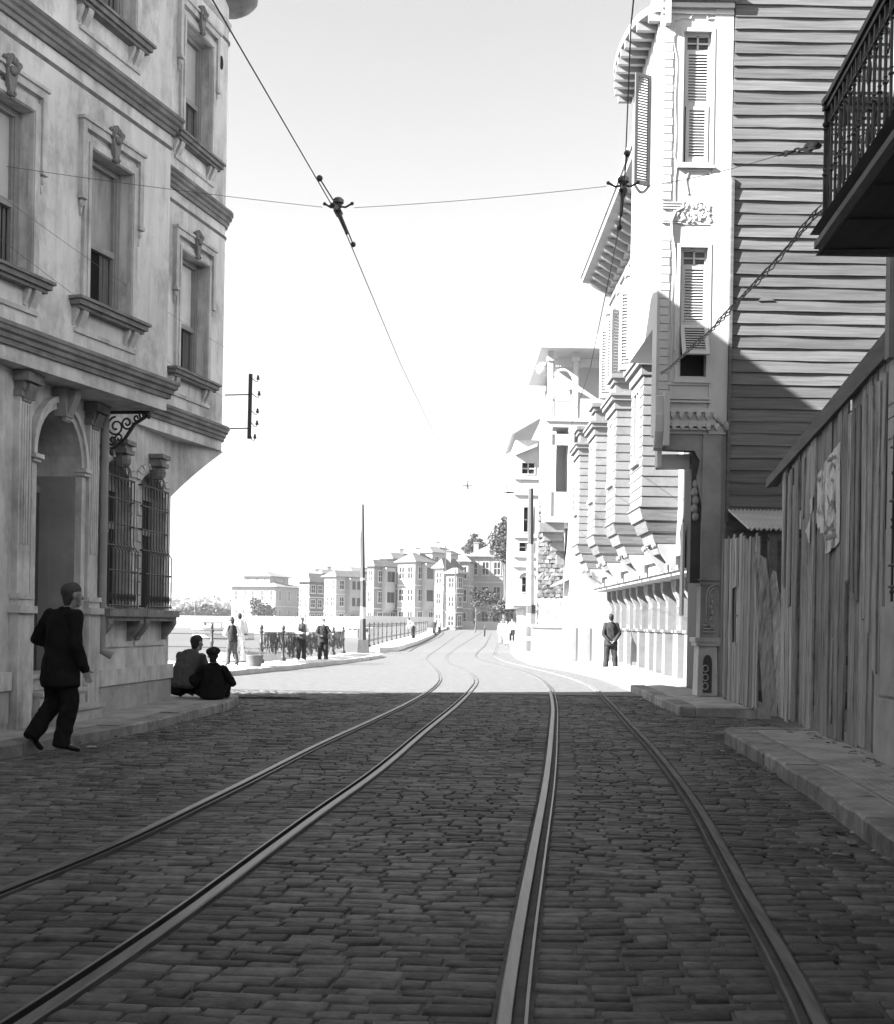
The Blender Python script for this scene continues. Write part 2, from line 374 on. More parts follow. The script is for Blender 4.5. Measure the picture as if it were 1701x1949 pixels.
# ---- tram rails: pixel-measured, heads on the outer side, groove inside
RA = [(4.2, -2.62), (5.99, -2.241), (6.84, -2.085), (9.27, -1.80), (13.27, -1.42), (16.44, -1.06), (20.7, -.62), (24.5, -.33), (28.8, -.19), (33.4, -.26), (41.2, -.56), (46.5, -.82), (52, -.83), (60, -.64), (102, .46), (193, 3.4)]
RB = [(3.0, -1.60), (4.04, -1.424), (5.11, -1.27), (7.4, -1.02), (8.24, -.93), (10.55, -.66), (14.87, -.27), (20.24, .22), (24.78, .56), (27.9, .735), (31.5, .76), (37.7, .50), (44.4, .12), (49.2, .04), (60.8, .34), (94.7, 1.81), (167, 5.2)]
RC = [(3.0, .135), (4.13, .225), (5.13, .325), (6.8, .505), (10.07, .86), (15.55, 1.40), (20.65, 1.87), (25.27, 2.2), (30.6, 2.38), (36.4, 2.27), (43.5, 1.72), (50, 1.27), (58, 1.45), (67.2, 1.95), (128, 4.67)]
RD = [(3.0, 1.13), (4.19, 1.345), (6.33, 1.62), (8.79, 1.93), (12.5, 2.30), (16.86, 2.64), (21.6, 3.0), (25.0, 3.23), (28.8, 3.33), (34.1, 3.18), (41.2, 2.72), (48, 2.3), (53.9, 2.24), (62, 2.6), (78.2, 3.41), (164, 7.4)]
def smooth_path(pts):
    y = np.array([p[0] for p in pts]); x = np.array([p[1] for p in pts])
    m = np.gradient(x, y)
    def f(q):
        i = int(np.clip(np.searchsorted(y, q) - 1, 0, len(y) - 2)); h = y[i + 1] - y[i]; t = np.clip((q - y[i]) / h, -.2, 1.2)
        return float((2*t**3-3*t**2+1)*x[i] + (t**3-2*t**2+t)*h*m[i] + (-2*t**3+3*t**2)*x[i+1] + (t**3-t**2)*h*m[i+1])
    return f
RF = [smooth_path(p) for p in (RA, RB, RC, RD)]
HEADSIDE = [-1, 1, -1, 1]
HW, GW, LW = .052, .042, .013
def rail_mesh(f, side, ymax, dusty=False):
    mb = MB(); s = side     # profile across: offsets measured toward the head side
    prof = [(HW * .5 + .006, -.03), (HW * .5 + .003, .004), (HW * .5 - .004, .010), (-HW * .5 + .004, .010), (-HW * .5, .005), (-HW * .5, -.03), (-HW * .5 - GW, -.03), (-HW * .5 - GW, .007), (-HW * .5 - GW - LW, .009), (-HW * .5 - GW - LW, -.03)]
    st = [3.0]
    while st[-1] < ymax: st.append(st[-1] + (.35 if st[-1] < 30 else .8 if st[-1] < 62 else 4))
    st = [y for y in st if y <= ymax]; k = len(prof)
    for y in st:
        dx = (f(y + .05) - f(y - .05)) / .1; c = 1 / math.sqrt(1 + dx * dx)
        lift = gz(y) + (.006 if y > SETT_END else 0)
        wide = 1.0
        for a, z in prof: mb.v.append((f(y) + s * a * c * wide, y - s * a * dx * c, lift + z))
    for i in range(len(st) - 1):
        for j in range(k - 1): mb.f.append((i * k + j, i * k + j + 1, (i + 1) * k + j + 1, (i + 1) * k + j))
    me = mesh_of(mb, 'rail'); me.materials.append(M['dustyrail' if dusty else 'steel']); me.materials.append(M['dustygroove' if dusty else 'railgroove'])
    for q, p in enumerate(me.polygons): p.material_index = 1 if (q % (k - 1)) in (5, 4, 6) else 0
    return me
for a, b, lab in ((0, 1, 'grooved tram track curving from the bottom left corner of the street'), (2, 3, 'grooved tram track on the pavement side with the plank fence')):
    t = thing('tram_track', lab, 'tram track', (RF[a](10), 10, 0), 'tram tracks set in the street')
    for i in (a, b): obj('rail', rail_mesh(RF[i], HEADSIDE[i], 160, i == 3), None, t)

# ---- granite setts: rows across the street, cut at the rails
def sett_template():
    v = []; lo = -.05
    def ring(e, z): return [(-.5 + e[0], -.5 + e[1], z), (.5 - e[0], -.5 + e[1], z), (.5 - e[0], .5 - e[1], z), (-.5 + e[0], .5 - e[1], z)]
    return None
def sett_geo(x0, x1, x2, x3, ya, yb, z, tl, tr):
    """four corner xs (near left, near right, far right, far left); bevelled, slightly domed top"""
    cx = (x0 + x1 + x2 + x3) / 4; cy = (ya + yb) / 2
    j_ = lambda: rs.uniform(-.005, .005)
    pl = [(x0 + abs(j_()), ya + j_()), (x1 - abs(j_()), ya + j_()), (x2 - abs(j_()), yb + j_()), (x3 + abs(j_()), yb + j_())]
    V = []
    for k, zz in ((1.0, z - .05), (.99, z - .013), (.95, z - .004), (.85, z - .0005)):
        ky = k if k > .95 else (.91 if k > .9 else .75)
        for (x, y) in pl:
            V.append((cx + (x - cx) * k, cy + (y - cy) * ky, zz + tl * (x - cx) + tr * (y - cy) + rs.uniform(-.0012, .0012)))
    V.append((cx, cy, z + .0015))
    F = []
    for r in range(3):
        for j in range(4): F.append((r * 4 + j, r * 4 + (j + 1) % 4, r * 4 + 4 + (j + 1) % 4, r * 4 + 4 + j))
    for j in range(4): F.append((12 + j, 12 + (j + 1) % 4, 16))
    return V, F
rs = random.Random(3)
def settle(p):      # courses wander and the bed has sunk a little in places
    x, y, z = p
    return (x, y + .022 * math.sin(1.7 * x + .9 * y) + .010 * math.sin(4.3 * x + 1.7 * y), z + .007 * math.sin(1.3 * x + .8) * math.sin(.9 * y) - .004)
near = []; BV = []; BF = []
def clear_zone(i):
    s = HEADSIDE[i]; a = s * (HW / 2 + .018); b = -s * (HW / 2 + GW + LW + .008)
    return min(a, b), max(a, b)
y = 2.9; wob = 0
while y < SETT_END - .2:
    ph = .100 + rs.uniform(-.016, .020)
    gap = .004 + rs.uniform(0, .008)
    ya, yb = y, y + ph - gap
    ends = []
    for yq in (ya, yb):
        e = [(-9.6 if yq > 20.9 else lx(yq) + .03)]
        for i in range(4):
            lo, hi = clear_zone(i); e += [RF[i](yq) + lo, RF[i](yq) + hi]
        e.append(rx(yq) - .03); ends.append(e)
    nx = len(ends[0])
    for s0 in range(0, nx, 2):
        a0, a1, b0, b1 = ends[0][s0], ends[0][s0 + 1], ends[1][s0], ends[1][s0 + 1]
        L = max(.01, min(a1 - a0, b1 - b0)); n = max(1, round(L / rs.uniform(.17, .22))); cuts = [0]
        for i in range(1, n): cuts.append((i + rs.uniform(-.28, .28)) / n)
        cuts.append(1)
        for c0, c1 in zip(cuts, cuts[1:]):
            hg = .002 + rs.uniform(0, .006)
            x0 = a0 + (a1 - a0) * c0 + hg; x1 = a0 + (a1 - a0) * c1 - hg; x3 = b0 + (b1 - b0) * c0 + hg; x2 = b0 + (b1 - b0) * c1 - hg
            if x1 - x0 < .03 or x2 - x3 < .03: continue
            dy = rs.uniform(-.012, .012)
            # rows near the gutter are worn and dusty: less relief
            z = rs.uniform(-.007, .003) + (rs.random() < .06) * rs.uniform(-.012, .005); tl = rs.uniform(-.03, .03); tr = rs.uniform(-.05, .05)
            V, F = sett_geo(x0, x1, x2, x3, ya + dy, yb + dy, z, tl, tr)
            V = [settle(p) for p in V]
            xm, ym = (x0 + x1) / 2, (ya + yb) / 2
            pv = abs(xm - .0) < .378 * ym + .12
            if pv and ym > 3.85 and len(near) < 300: near.append((xm, ym, V, F))
            else:
                o = len(BV); BV += V; BF += [tuple(o + i for i in f) for f in F]
    y += ph
for xm, ym, V, F in near:
    mb = MB(); mb.v = [(a - xm, b - ym, c) for a, b, c in V]; mb.f = F
    me = mesh_of(mb, 'cobble'); me.polygons.foreach_set('use_smooth', [True] * len(me.polygons)); me.materials.append(M['cobble1']); piece('cobble', me, road_o, (xm, ym, 0))
mb = MB(); mb.v = BV; mb.f = BF
me = mesh_of(mb, 'cobbles'); me.polygons.foreach_set('use_smooth', [True] * len(me.polygons)); obj('cobbles', me, 'cobble', road_o, kind='stuff')

# ---- pavements with kerb stones
def pavement(name, inner, outer_pts, h, kerbw=.3, kmat='kerb', pmat='pave', seg=1.0):
    """inner: kerb line points (road side) as (x, y); outer_pts close the polygon"""
    P = [Vector(p) for p in inner]; mb = MB(); 
    off = []
    for i, p in enumerate(P):
        d = (P[min(i + 1, len(P) - 1)] - P[max(i - 1, 0)]).normalized(); n = Vector((-d.y, d.x)); off.append(n)
    c = Vector((sum(p[0] for p in outer_pts) / len(outer_pts), sum(p[1] for p in outer_pts) / len(outer_pts)))
    mid = P[len(P) // 2]; sgn = 1 if off[len(P) // 2].dot(c - mid) > 0 else -1
    Q = [p + n * sgn * (kerbw) for p, n in zip(P, off)]
    ring = [(q.x, q.y, gz(q.y) + h - .004) for q in Q] + [(x, y_, gz(y_) + h - .004) for x, y_ in outer_pts]
    mb.poly(ring); lowr = [(a, b, c_ - .25) for a, b, c_ in ring]; n = len(ring)
    for i in range(n): mb.poly([ring[i], ring[(i + 1) % n], lowr[(i + 1) % n], lowr[i]])
    po = obj(name, mb, pmat, kind='structure')
    # kerb stones, resampled along the line
    L = [0]
    for a, b in zip(P, P[1:]): L.append(L[-1] + (b - a).length)
    tot = L[-1]; k = max(1, round(tot / seg)); rk = random.Random(len(name))
    def pt(s):
        i = int(np.clip(np.searchsorted(L, s) - 1, 0, len(P) - 2)); t = (s - L[i]) / max(1e-6, L[i + 1] - L[i])
        p = P[i].lerp(P[i + 1], t); q = Q[i].lerp(Q[i + 1], t); return p, q
    for j in range(k):
        s0, s1 = tot * j / k + .006, tot * (j + 1) / k - .006
        kb = MB(); dz = rk.uniform(-.008, .008); m_ = 4
        for q in range(m_ + 1):
            p, r_ = pt(s0 + (s1 - s0) * q / m_); jx = Vector((rk.uniform(-.012, .012), rk.uniform(-.012, .012)))
            zt = gz(p.y) + h + dz; inn = (r_ - p).normalized(); p = p + jx
            row = [(p.x, p.y, zt - .3), (p.x, p.y, zt - .022 + rk.uniform(-.006, .006)), (p.x + inn.x * .02, p.y + inn.y * .02, zt + rk.uniform(-.004, 0)), (r_.x - inn.x * .003, r_.y - inn.y * .003, zt), (r_.x, r_.y, zt - .3)]
            kb.v += row
        for q in range(m_):
            for z_ in range(4): kb.f.append((q * 5 + z_, q * 5 + z_ + 1, q * 5 + z_ + 6, q * 5 + z_ + 5))
        kb.f += [(0, 1, 2, 3, 4), tuple(m_ * 5 + i for i in (4, 3, 2, 1, 0))]
        cx_ = pt((s0 + s1) / 2)[0]
        kb.v = [(a - cx_.x, b - cx_.y, c_ - gz(cx_.y)) for a, b, c_ in kb.v]
        me = mesh_of(kb, 'kerb_stone'); me.materials.append(M[kmat]); piece('kerb_stone', me, po, (cx_.x, cx_.y, gz(cx_.y)))
    return po
lk = [(x, y) for y, x in LK if 7 < y < 21.3]
pavement('pavement_left', [(-5.5, 5)] + lk, [(-9, 21.6), (-9, 18), (-4.7, 18.2), (-5.6, 9), (-6.5, 5)], .12)
rk_ = [(x, y) for y, x in RK]
nearp = pavement('pavement_right', [(2.45, 4.0), (2.66, 6.5), (3.07, 10), (3.36, 13.8), (3.42, 14.55), (3.55, 14.85), (3.75, 14.95), (4.6, 14.95)], [(4.9, 14.6), (4.9, 4.0)], .14, .32)
pavement('pavement_far', [(4.9, 18.55), (3.85, 18.5), (3.68, 18.6), (3.7, 19.5), (3.86, 23.3), (4.05, 31), (3.75, 37), (3.1, 43), (3.0, 50), (3.25, 60), (4.3, 80), (6.6, 128), (9.2, 164)], [(20, 164), (12, 60), (7, 38), (5.6, 22), (5.2, 18.9)], .14, .3)
# ribbed tiles of the near pavement
rib = MB(); K0 = [(2.80, 4.0), (3.01, 6.5), (3.42, 10), (3.74, 14.2)]
nr = 26
prof = []
for i in range(nr):
    a = i * .052; prof += [(a, .004), (a + .038, .004), (a + .040, -.008), (a + .050, -.008)]
st = []
for t in np.linspace(4.0, 14.3, 22):
    x0 = interp(t, [(b, a) for a, b in K0]); row = []
    for a, z in prof:
        xx = min(x0 + a, 4.42); row.append((xx, float(t), .14 + z + .003 * math.sin(t * 5 + a * 9)))
    st.append(row)
k = len(prof); rib.v = [p for r_ in st for p in r_]
for i in range(len(st) - 1):
    for j in range(k - 1): rib.f.append((i * k + j, i * k + j + 1, (i + 1) * k + j + 1, (i + 1) * k + j))
obj('ribbed_paving', rib, 'pave', nearp, kind='stuff')
pavement('quay_pavement', [(-9.5, 27.9), (-5.75, 28.0), (-5.25, 29.2), (-4.45, 34), (-3.1, 44.5), (-2.66, 49.2), (-2.75, 50.3), (-3.3, 50.8)], [(-4.25, 50.8), (-4.75, 45), (-5.6, 38), (-5.75, 36.25), (-40, 36.25), (-40, 28.2)], .13, .35, 'quay', 'quay')
pavement('promenade', [(-3.3, 58.2), (-2.75, 58.6), (-2.5, 60), (-1.9, 80), (-1.35, 110), (-1.0, 150), (.3, 190), (2, 240)], [(-20, 240), (-20, 168), (-3.6, 157), (-2.6, 140), (-2.9, 110), (-3.7, 80), (-4.0, 58.4)], .22, .35, 'quay', 'quay', 3.0)
# ================================================================== LEFT CORNER HOUSE
SOF = 4.14; ROOFZ = 12.55
GO = (-4.328, 18.308); FG = Fr(GO, (.1108, 1)); F1 = Fr((-3.82, 15.59), (.338, 1)); F2 = Fr((-3.70, 19.53), (.272, 1))
D2 = F2.D; N2 = F2.N
def gx(Y): return -4.328 + .1108 * (Y - 18.308)
s1a = (gx(12.03), 12.03); s1b = F1(.13, 0, 0)[:2]
s2a = (-4.66, 16.0)
ARC = []
rc = .24; c0 = Vector((-3.70, 19.53)) - D2 * rc - N2 * rc + D2 * .02
for i in range(7):
    a = math.pi / 2 * i / 6; ARC.append(tuple(c0 + N2 * (rc * math.cos(a)) + D2 * (rc * math.sin(a))))
QL = 4.3
qend = tuple(Vector(ARC[-1]) - N2 * QL)
UPPATH = [s1a, s1b, s2a] + ARC + [qend]
lh = thing('corner_house', 'stained stucco corner house with jutting upper floors and an arched doorway', 'building', (-6, 16, 0))

# openings
OPW = .90
W1 = (F1, -3.565, -2.685, 5.08, 6.95); W2 = (F1, -1.655, -.775, 5.08, 6.95)
W4 = (F1, -1.655, -.775, 8.62, 10.45)
W3 = (F2, -1.71, -.80, 5.10, 6.97); W5 = (F2, -1.69, -.78, 8.64, 10.45)
def u_of(Fm, p): return (Vector(p) - Fm.O).dot(Fm.D)
wm = MB(F1); wm.wall(u_of(F1, s1a), u_of(F1, s1b), SOF, ROOFZ, [w_[1:] + (.26,) for w_ in (W1, W2, W4)] , 0)
wm.T = F2; wm.wall(u_of(F2, s2a), u_of(F2, ARC[0]), SOF, ROOFZ, [w_[1:] + (.26,) for w_ in (W3, W5)], 0)
wm.T = ident
def strip(a, b, z0, z1): wm.poly([(a[0], a[1], z0), (b[0], b[1], z0), (b[0], b[1], z1), (a[0], a[1], z1)])
strip(s1b, s2a, SOF, ROOFZ)
for a, b in zip(ARC, ARC[1:]): strip(a, b, SOF, ROOFZ)
FQ = Fr(ARC[-1], -N2, -1)     # quay facade: u runs away from the street
FQ.N = D2.copy()
wm.T = FQ; QW = [(.42, 1.25, 5.1, 6.95, .2), (.42, 1.25, 8.64, 10.45, .2), (2.4, 3.25, 5.1, 6.95, .2), (2.4, 3.25, 8.64, 10.45, .2)]
wm.wall(0, QL, SOF, ROOFZ, QW, 0); wm.T = ident
back = [qend, (-9.6, 20.2), (-9.6, 12.03), s1a]
for a, b in zip(back, back[1:]): strip(a, b, 0, ROOFZ)
for a, b in zip(UPPATH, UPPATH[1:]):      # soffit
    wm.poly([(a[0], a[1], SOF), (b[0], b[1], SOF), (min(b[0], gx(b[1])) - .05, b[1], SOF), (min(a[0], gx(a[1])) - .05, a[1], SOF)])
obj('upper_wall', wm, 'stucco', lh)
# ground floor
DOOR = (-4.62, -3.36); DZ = 3.27
G1 = (-2.60, -1.66); G2 = (-1.24, -.28)
gm = MB(FG)
hol = [(DOOR[0], DOOR[1], .35, 3.92, .55), (G1[0], G1[1], 1.5, 3.56, .25), (G2[0], G2[1], 1.5, 3.56, .25)]
gm.wall(-6.4, .05, .1, SOF, hol, 0)
def arch_fill(mb, u0, u1, zs, ztop, w0, w1, n=14):
    """the spandrels above a round arch inside a rectangular hole"""
    c = (u0 + u1) / 2; r = (u1 - u0) / 2
    pts = [(c - r * math.cos(math.pi * i / n), zs + r * math.sin(math.pi * i / n)) for i in range(n + 1)]
    for (a, b), (d, e) in zip(pts, pts[1:]):
        mb.poly([(a, w0, b), (d, w0, e), (d, w0, ztop), (a, w0, ztop)]); mb.poly([(a, w0, b), (d, w0, e), (d, w1, e), (a, w1, b)])
arch_fill(gm, DOOR[0], DOOR[1], DZ, 3.92, 0, -.55)
for a, b in (G1, G2):
    c = (a + b) / 2; n = 10
    pts = [(a + (b - a) * i / n, 3.34 + .20 * math.sin(math.pi * i / n)) for i in range(n + 1)]
    for (p, q), (d, e) in zip(pts, pts[1:]):
        gm.poly([(p, 0, q), (d, 0, e), (d, 0, 3.56), (p, 0, 3.56)]); gm.poly([(p, 0, q), (d, 0, e), (d, -.25, e), (p, -.25, q)])
# quay side of the ground floor and the cove that carries the upper floor
Cg = FG(.05, 0, 0); Cgv = Vector(Cg[:2]); Cu = Vector((-3.70, 19.53)); qd = -N2
gm.T = ident
gm.poly([(Cgv.x, Cgv.y, .1), tuple(Cgv + qd * 4.2) + (.1,), tuple(Cgv + qd * 4.2) + (SOF,), (Cgv.x, Cgv.y, SOF)])
cove = []
for i in range(9):
    t = i / 8; z = 3.27 + (SOF - 3.27) * t; k = 1 - math.cos(t * math.pi / 2) ** .9 if t < 1 else 1
    k = .86 * t + .14 * t * t
    p = Cgv.lerp(Cu, k * .955); cove.append((p.x, p.y, z))
gm.poly([(Cgv.x, Cgv.y, SOF)] + cove)
for a, b in zip(cove, cove[1:]):
    q = qd * 3.6; gm.poly([a, b, (b[0] + q.x, b[1] + q.y, b[2]), (a[0] + q.x, a[1] + q.y, a[2])])
obj('ground_floor_wall', gm, 'trim', lh)
rf = MB()
rf.poly([p + (ROOFZ,) for p in UPPATH] + [(-9.6, 20.2, ROOFZ), (-9.6, 12.03, ROOFZ)])
obj('roof', rf, 'farroof', lh)
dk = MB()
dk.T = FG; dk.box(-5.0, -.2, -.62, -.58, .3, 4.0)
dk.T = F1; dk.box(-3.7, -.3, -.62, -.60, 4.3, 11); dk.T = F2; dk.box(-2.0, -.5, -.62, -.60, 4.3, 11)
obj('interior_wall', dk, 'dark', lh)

# cornices: swept round the whole upper floor
def cornice(name, z0, z1, out_, m, path=UPPATH, n=None):
    h = z1 - z0
    prof = [(-.01, z0), (out_ * .30, z0 + .0 * h), (out_ * .34, z0 + .2 * h), (out_ * .52, z0 + .24 * h), (out_ * .55, z0 + .42 * h), (out_ * .82, z0 + .5 * h), (out_ * .86, z0 + .66 * h), (out_, z0 + .72 * h), (out_, z0 + .86 * h), (out_ * .9, z0 + .9 * h), (-.01, z1)]
    return obj(name, MB().sweep(path, prof, 1), m, lh)
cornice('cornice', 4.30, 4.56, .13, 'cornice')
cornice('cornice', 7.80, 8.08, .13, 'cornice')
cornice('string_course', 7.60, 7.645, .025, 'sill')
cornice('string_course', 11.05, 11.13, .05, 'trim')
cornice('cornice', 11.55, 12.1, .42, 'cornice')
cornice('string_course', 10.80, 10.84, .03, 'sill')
# bracketed box at the roof corner
bb = MB(); cc = Vector(ARC[3])
bb.lathe((cc.x - .02, cc.y + .05, 11.5), [(.05, -.16), (.30, -.05), (.44, .05), (.5, .14), (.5, .5)], 14); obj('corner_corbel', bb, 'cornice', lh, smooth=True)

def shell_ornament(Fm, u, w, z, s=1.0):
    """cartouche over a window: scrolled leaves above a tapering drop"""
    mb = MB(Fm); rr = random.Random(int(u * 100))
    for a in (-70, -38, 0, 38, 70):
        t = R(a); mb.ball((u + .085 * s * math.sin(t), w + .03, z + .10 * s * math.cos(t) + .05 * s), .036 * s, .04, .062 * s, 7, 5)
    mb.ball((u - .11 * s, w + .03, z + .12 * s), .035 * s, .04, .035 * s, 7, 5); mb.ball((u + .11 * s, w + .03, z + .12 * s), .04 * s, .04, .04 * s, 7, 5)
    mb.ball((u, w + .045, z + .02 * s), .06 * s, .05, .055 * s, 7, 5)
    mb.prism([(u - .085 * s, z + .03 * s), (u + .085 * s, z + .03 * s), (u + .03 * s, z - .24 * s), (u - .03 * s, z - .24 * s)], w - .01, w + .045, 1)
    mb.ball((u - .03 * s, w + .03, z - .23 * s), .035 * s, .035, .03 * s, 6, 4); mb.ball((u + .035 * s, w + .03, z - .21 * s), .03 * s, .035, .03 * s, 6, 4)
    return mb
def scroll_bracket(mb, u, wd, w, z, h, d):
    pts = [(w, z), (w + d, z), (w + d, z - .10 * h)]
    for i in range(7):
        t = i / 6; pts.append((w + d * (1 - .12 * math.sin(math.pi * t) - .72 * t * t), z - h * (.12 + .72 * t)))
    pts += [(w + d * .28, z - h * .93), (w + d * .14, z - h), (w, z - h)]
    mb.prism([(a, b) for a, b in pts], u - wd / 2, u + wd / 2, 0)
def pedimented_window(W, upper='blind', curt=.5):
    Fm, u0, u1, z0, z1 = W; zm = z0 + (z1 - z0) * .44
    fr = MB(Fm); fr.frame(u0 + .003, u1 - .003, z0, z1, .075, -.25, -.15); fr.box(u0 + .07, u1 - .07, -.235, -.165, zm - .03, zm + .045)
    fr.box(u0 + .075, u0 + .10, -.22, -.17, z0 + .07, z1 - .07); fr.box(u1 - .10, u1 - .075, -.22, -.17, z0 + .07, z1 - .07)
    wo = obj('window', fr, 'frame', lh)
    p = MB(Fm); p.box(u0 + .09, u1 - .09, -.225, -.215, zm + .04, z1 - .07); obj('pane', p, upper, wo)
    p = MB(Fm); p.box(u0 + .09, u1 - .09, -.245, -.238, z0 + .07, zm - .03); obj('pane', p, 'dark', wo)  # open lower sash: black sheet, the unlit room's shade put into colour
    cu_ = MB(Fm); n = 16; a_, b_ = u1 - .09 - curt * (u1 - u0 - .18), u1 - .09
    for i in range(n + 1):
        x = a_ + (b_ - a_) * i / n; w_ = -.232 + .010 * math.sin(i * 1.9) + .004 * math.sin(i * .8)
        cu_.v += [Fm(x, w_, z0 + .075), Fm(x, w_, zm - .03)]
    cu_.f = [(2 * i, 2 * i + 2, 2 * i + 3, 2 * i + 1) for i in range(n)]
    obj('curtain', cu_, 'curtain', wo)
    # architrave and eared hood
    a = MB(Fm); t = .11
    a.box(u0 - t, u0 + .012, -.02, .045, z0, z1 + t); a.box(u1 - .012, u1 + t, -.02, .045, z0, z1 + t); a.box(u0 + .012, u1 - .012, -.02, .045, z1 - .012, z1 + t)
    a.box(u0 - t * .45, u0 - .0, .045, .06, z0, z1 + t * .45); a.box(u1 + .0, u1 + t * .45, .045, .06, z0, z1 + t * .45); a.box(u0, u1, .045, .06, z1, z1 + t * .45)
    obj('architrave', a, 'trim', wo)
    h = MB(Fm); e = .19; zt = z1 + .27
    for q in ((u0 - e, u0 - e + .075), (u1 + e - .075, u1 + e)):
        h.box(q[0], q[1], -.01, .07, z1 - .62, zt); m_ = (q[0] + q[1]) / 2
        h.box(q[0] - .012, q[1] + .012, -.01, .085, z1 - .66, z1 - .61); h.ball((m_, .03, z1 - .71), .035, .035, .05, 6, 5); h.prism([(m_ - .028, z1 - .74), (m_ + .028, z1 - .74), (m_, z1 - .86)], -.01, .03, 1)
    h.box(u0 - e + .075, u1 + e - .075, -.01, .07, zt - .085, zt); h.box(u0 - e - .02, u1 + e + .02, -.01, .10, zt, zt + .04)
    obj('hood_moulding', h, 'trim', wo)
    obj('cartouche', shell_ornament(Fm, (u0 + u1) / 2, .06, z1 + .22), 'ornament', wo, smooth=True)
    s = MB(Fm); sw = .15
    s.box(u0 - .30, u1 + .22, -.02, sw, z0 - .06, z0 - .0); s.box(u0 - .33, u1 + .25, -.02, sw + .03, z0 - .0, z0 + .035); s.box(u0 - .27, u1 + .19, -.02, sw - .04, z0 - .10, z0 - .06)
    obj('sill', s, 'sill', wo)
    for u in (u0 - .12, u1 + .05):
        b = MB(Fm); scroll_bracket(b, u, .10, -.01, z0 - .10, .22, .11); scroll_bracket(b, u - .12, .05, -.01, z0 - .10, .19, .09); obj('sill_bracket', b, 'trim', wo)
    b = MB(Fm); b.box(u0 - .22, u1 + .14, -.01, .03, z0 - .36, z0 - .31); obj('apron_moulding', b, 'trim', wo)
    return wo
for W, up_, cu in ((W1, 'blind', .5), (W2, 'blind2', .3), (W4, 'blind2', .6), (W3, 'sky_tint_pane', .3), (W5, 'blind', .45)): pedimented_window(W, up_, cu)
# quay facade windows (seen edge-on)
for a, b, z0, z1, d in QW:
    q = MB(FQ); q.frame(a, b, z0, z1, .07, -.19, -.1); q.box(a, b, -.15, -.13, z0, z1); wo = obj('window', q, 'frame', lh)
    q = MB(FQ); q.box(a - .1, a, -.01, .05, z0, z1 + .1); q.box(b, b + .1, -.01, .05, z0, z1 + .1); q.box(a - .2, a - .1, -.01, .08, z1 - .55, z1 + .22); q.box(b + .1, b + .2, -.01, .08, z1 - .55, z1 + .22); q.box(a - .1, b + .1, -.01, .1, z1 + .1, z1 + .22); obj('architrave', q, 'trim', wo)
    q = MB(FQ); q.box(a - .25, b + .25, -.01, .17, z0 - .09, z0 + .02); scroll_bracket(q, a - .1, .1, 0, z0 - .09, .24, .13); scroll_bracket(q, b + .1, .1, 0, z0 - .09, .24, .13); obj('sill', q, 'sill', wo)

# doorway
am = MB(FG); n = 16; c = sum(DOOR) / 2; r0 = (DOOR[1] - DOOR[0]) / 2
for k_, (ra, rb, wo_) in enumerate(((r0 - .01, r0 + .07, .05), (r0 + .07, r0 + .14, .085))):
    pts = [(c - rb * math.cos(math.pi * i / n), DZ + rb * math.sin(math.pi * i / n)) for i in range(n + 1)] + [(c + ra * math.cos(math.pi * i / n), DZ + ra * math.sin(math.pi * i / n)) for i in range(n + 1)]
    am.prism(pts, -.01, wo_, 1)
dw = obj('doorway', am, 'trim', lh, smooth=True)
jm = MB(FG)
for u in (DOOR[0] - .06, DOOR[1] + .06):
    jm.box(u - .06, u + .06, -.01, .05, .3, DZ - .06); jm.box(u - .09, u + .09, -.01, .09, DZ - .10, DZ - .06); jm.box(u - .11, u + .11, -.01, .12, DZ - .06, DZ - .01)
jm.box(DOOR[1] - .56, DOOR[1] - .002, -.56, -.545, DZ - .1, DZ - .03)
obj('door_jamb', jm, 'trim', dw)
kb = MB(FG); kb.prism([(c - .10, 3.80), (c + .10, 3.80), (c + .17, 4.13), (c - .17, 4.13)], 0, .16, 1); scroll_bracket(kb, c, .16, .10, 4.10, .36, .16); obj('keystone', kb, 'recess', dw)
rv = MB(FG); rv.box(DOOR[1] - .018, DOOR[1] - .004, -.54, -.03, .36, DZ - .11); rv.box(DOOR[1] - .024, DOOR[1] - .018, -.54, -.36, .36, 2.95); obj('reveal_lining', rv, 'recess', dw)
dl = MB(FG); dl.box(DOOR[0] + .02, DOOR[1] - .02, -.56, -.50, .70, 2.95)
for u in (DOOR[0] + .12, c + .06):
    for z, h in ((.9, .7), (1.75, 1.0)): dl.box(u, u + .44, -.50, -.485, z, z + h)
obj('door_leaf', dl, 'door', dw)
tr = MB(FG); tr.box(DOOR[0] + .02, DOOR[1] - .02, -.56, -.49, 2.95, 3.04); tr.box(c - .02, c + .02, -.55, -.49, 3.04, 3.88); obj('transom', tr, 'recess', dw)
tr = MB(FG); tr.box(DOOR[0] + .05, DOOR[1] - .05, -.56, -.545, 3.04, 3.88); obj('fanlight_pane', tr, 'glass', dw)
for i, (w0, w1, z) in enumerate(((-.52, -.02, .70), (-.30, .14, .50), (-.02, .36, .31))):
    s = MB(FG); s.box(DOOR[0] - .02 * i + .02, DOOR[1] - .02 + .02 * i, w0, w1, z - .19, z - .045); s.box(DOOR[0] - .02 * i + .01, DOOR[1] - .01 + .02 * i, w0, w1 + .035, z - .045, z); obj('step', s, 'step', dw)
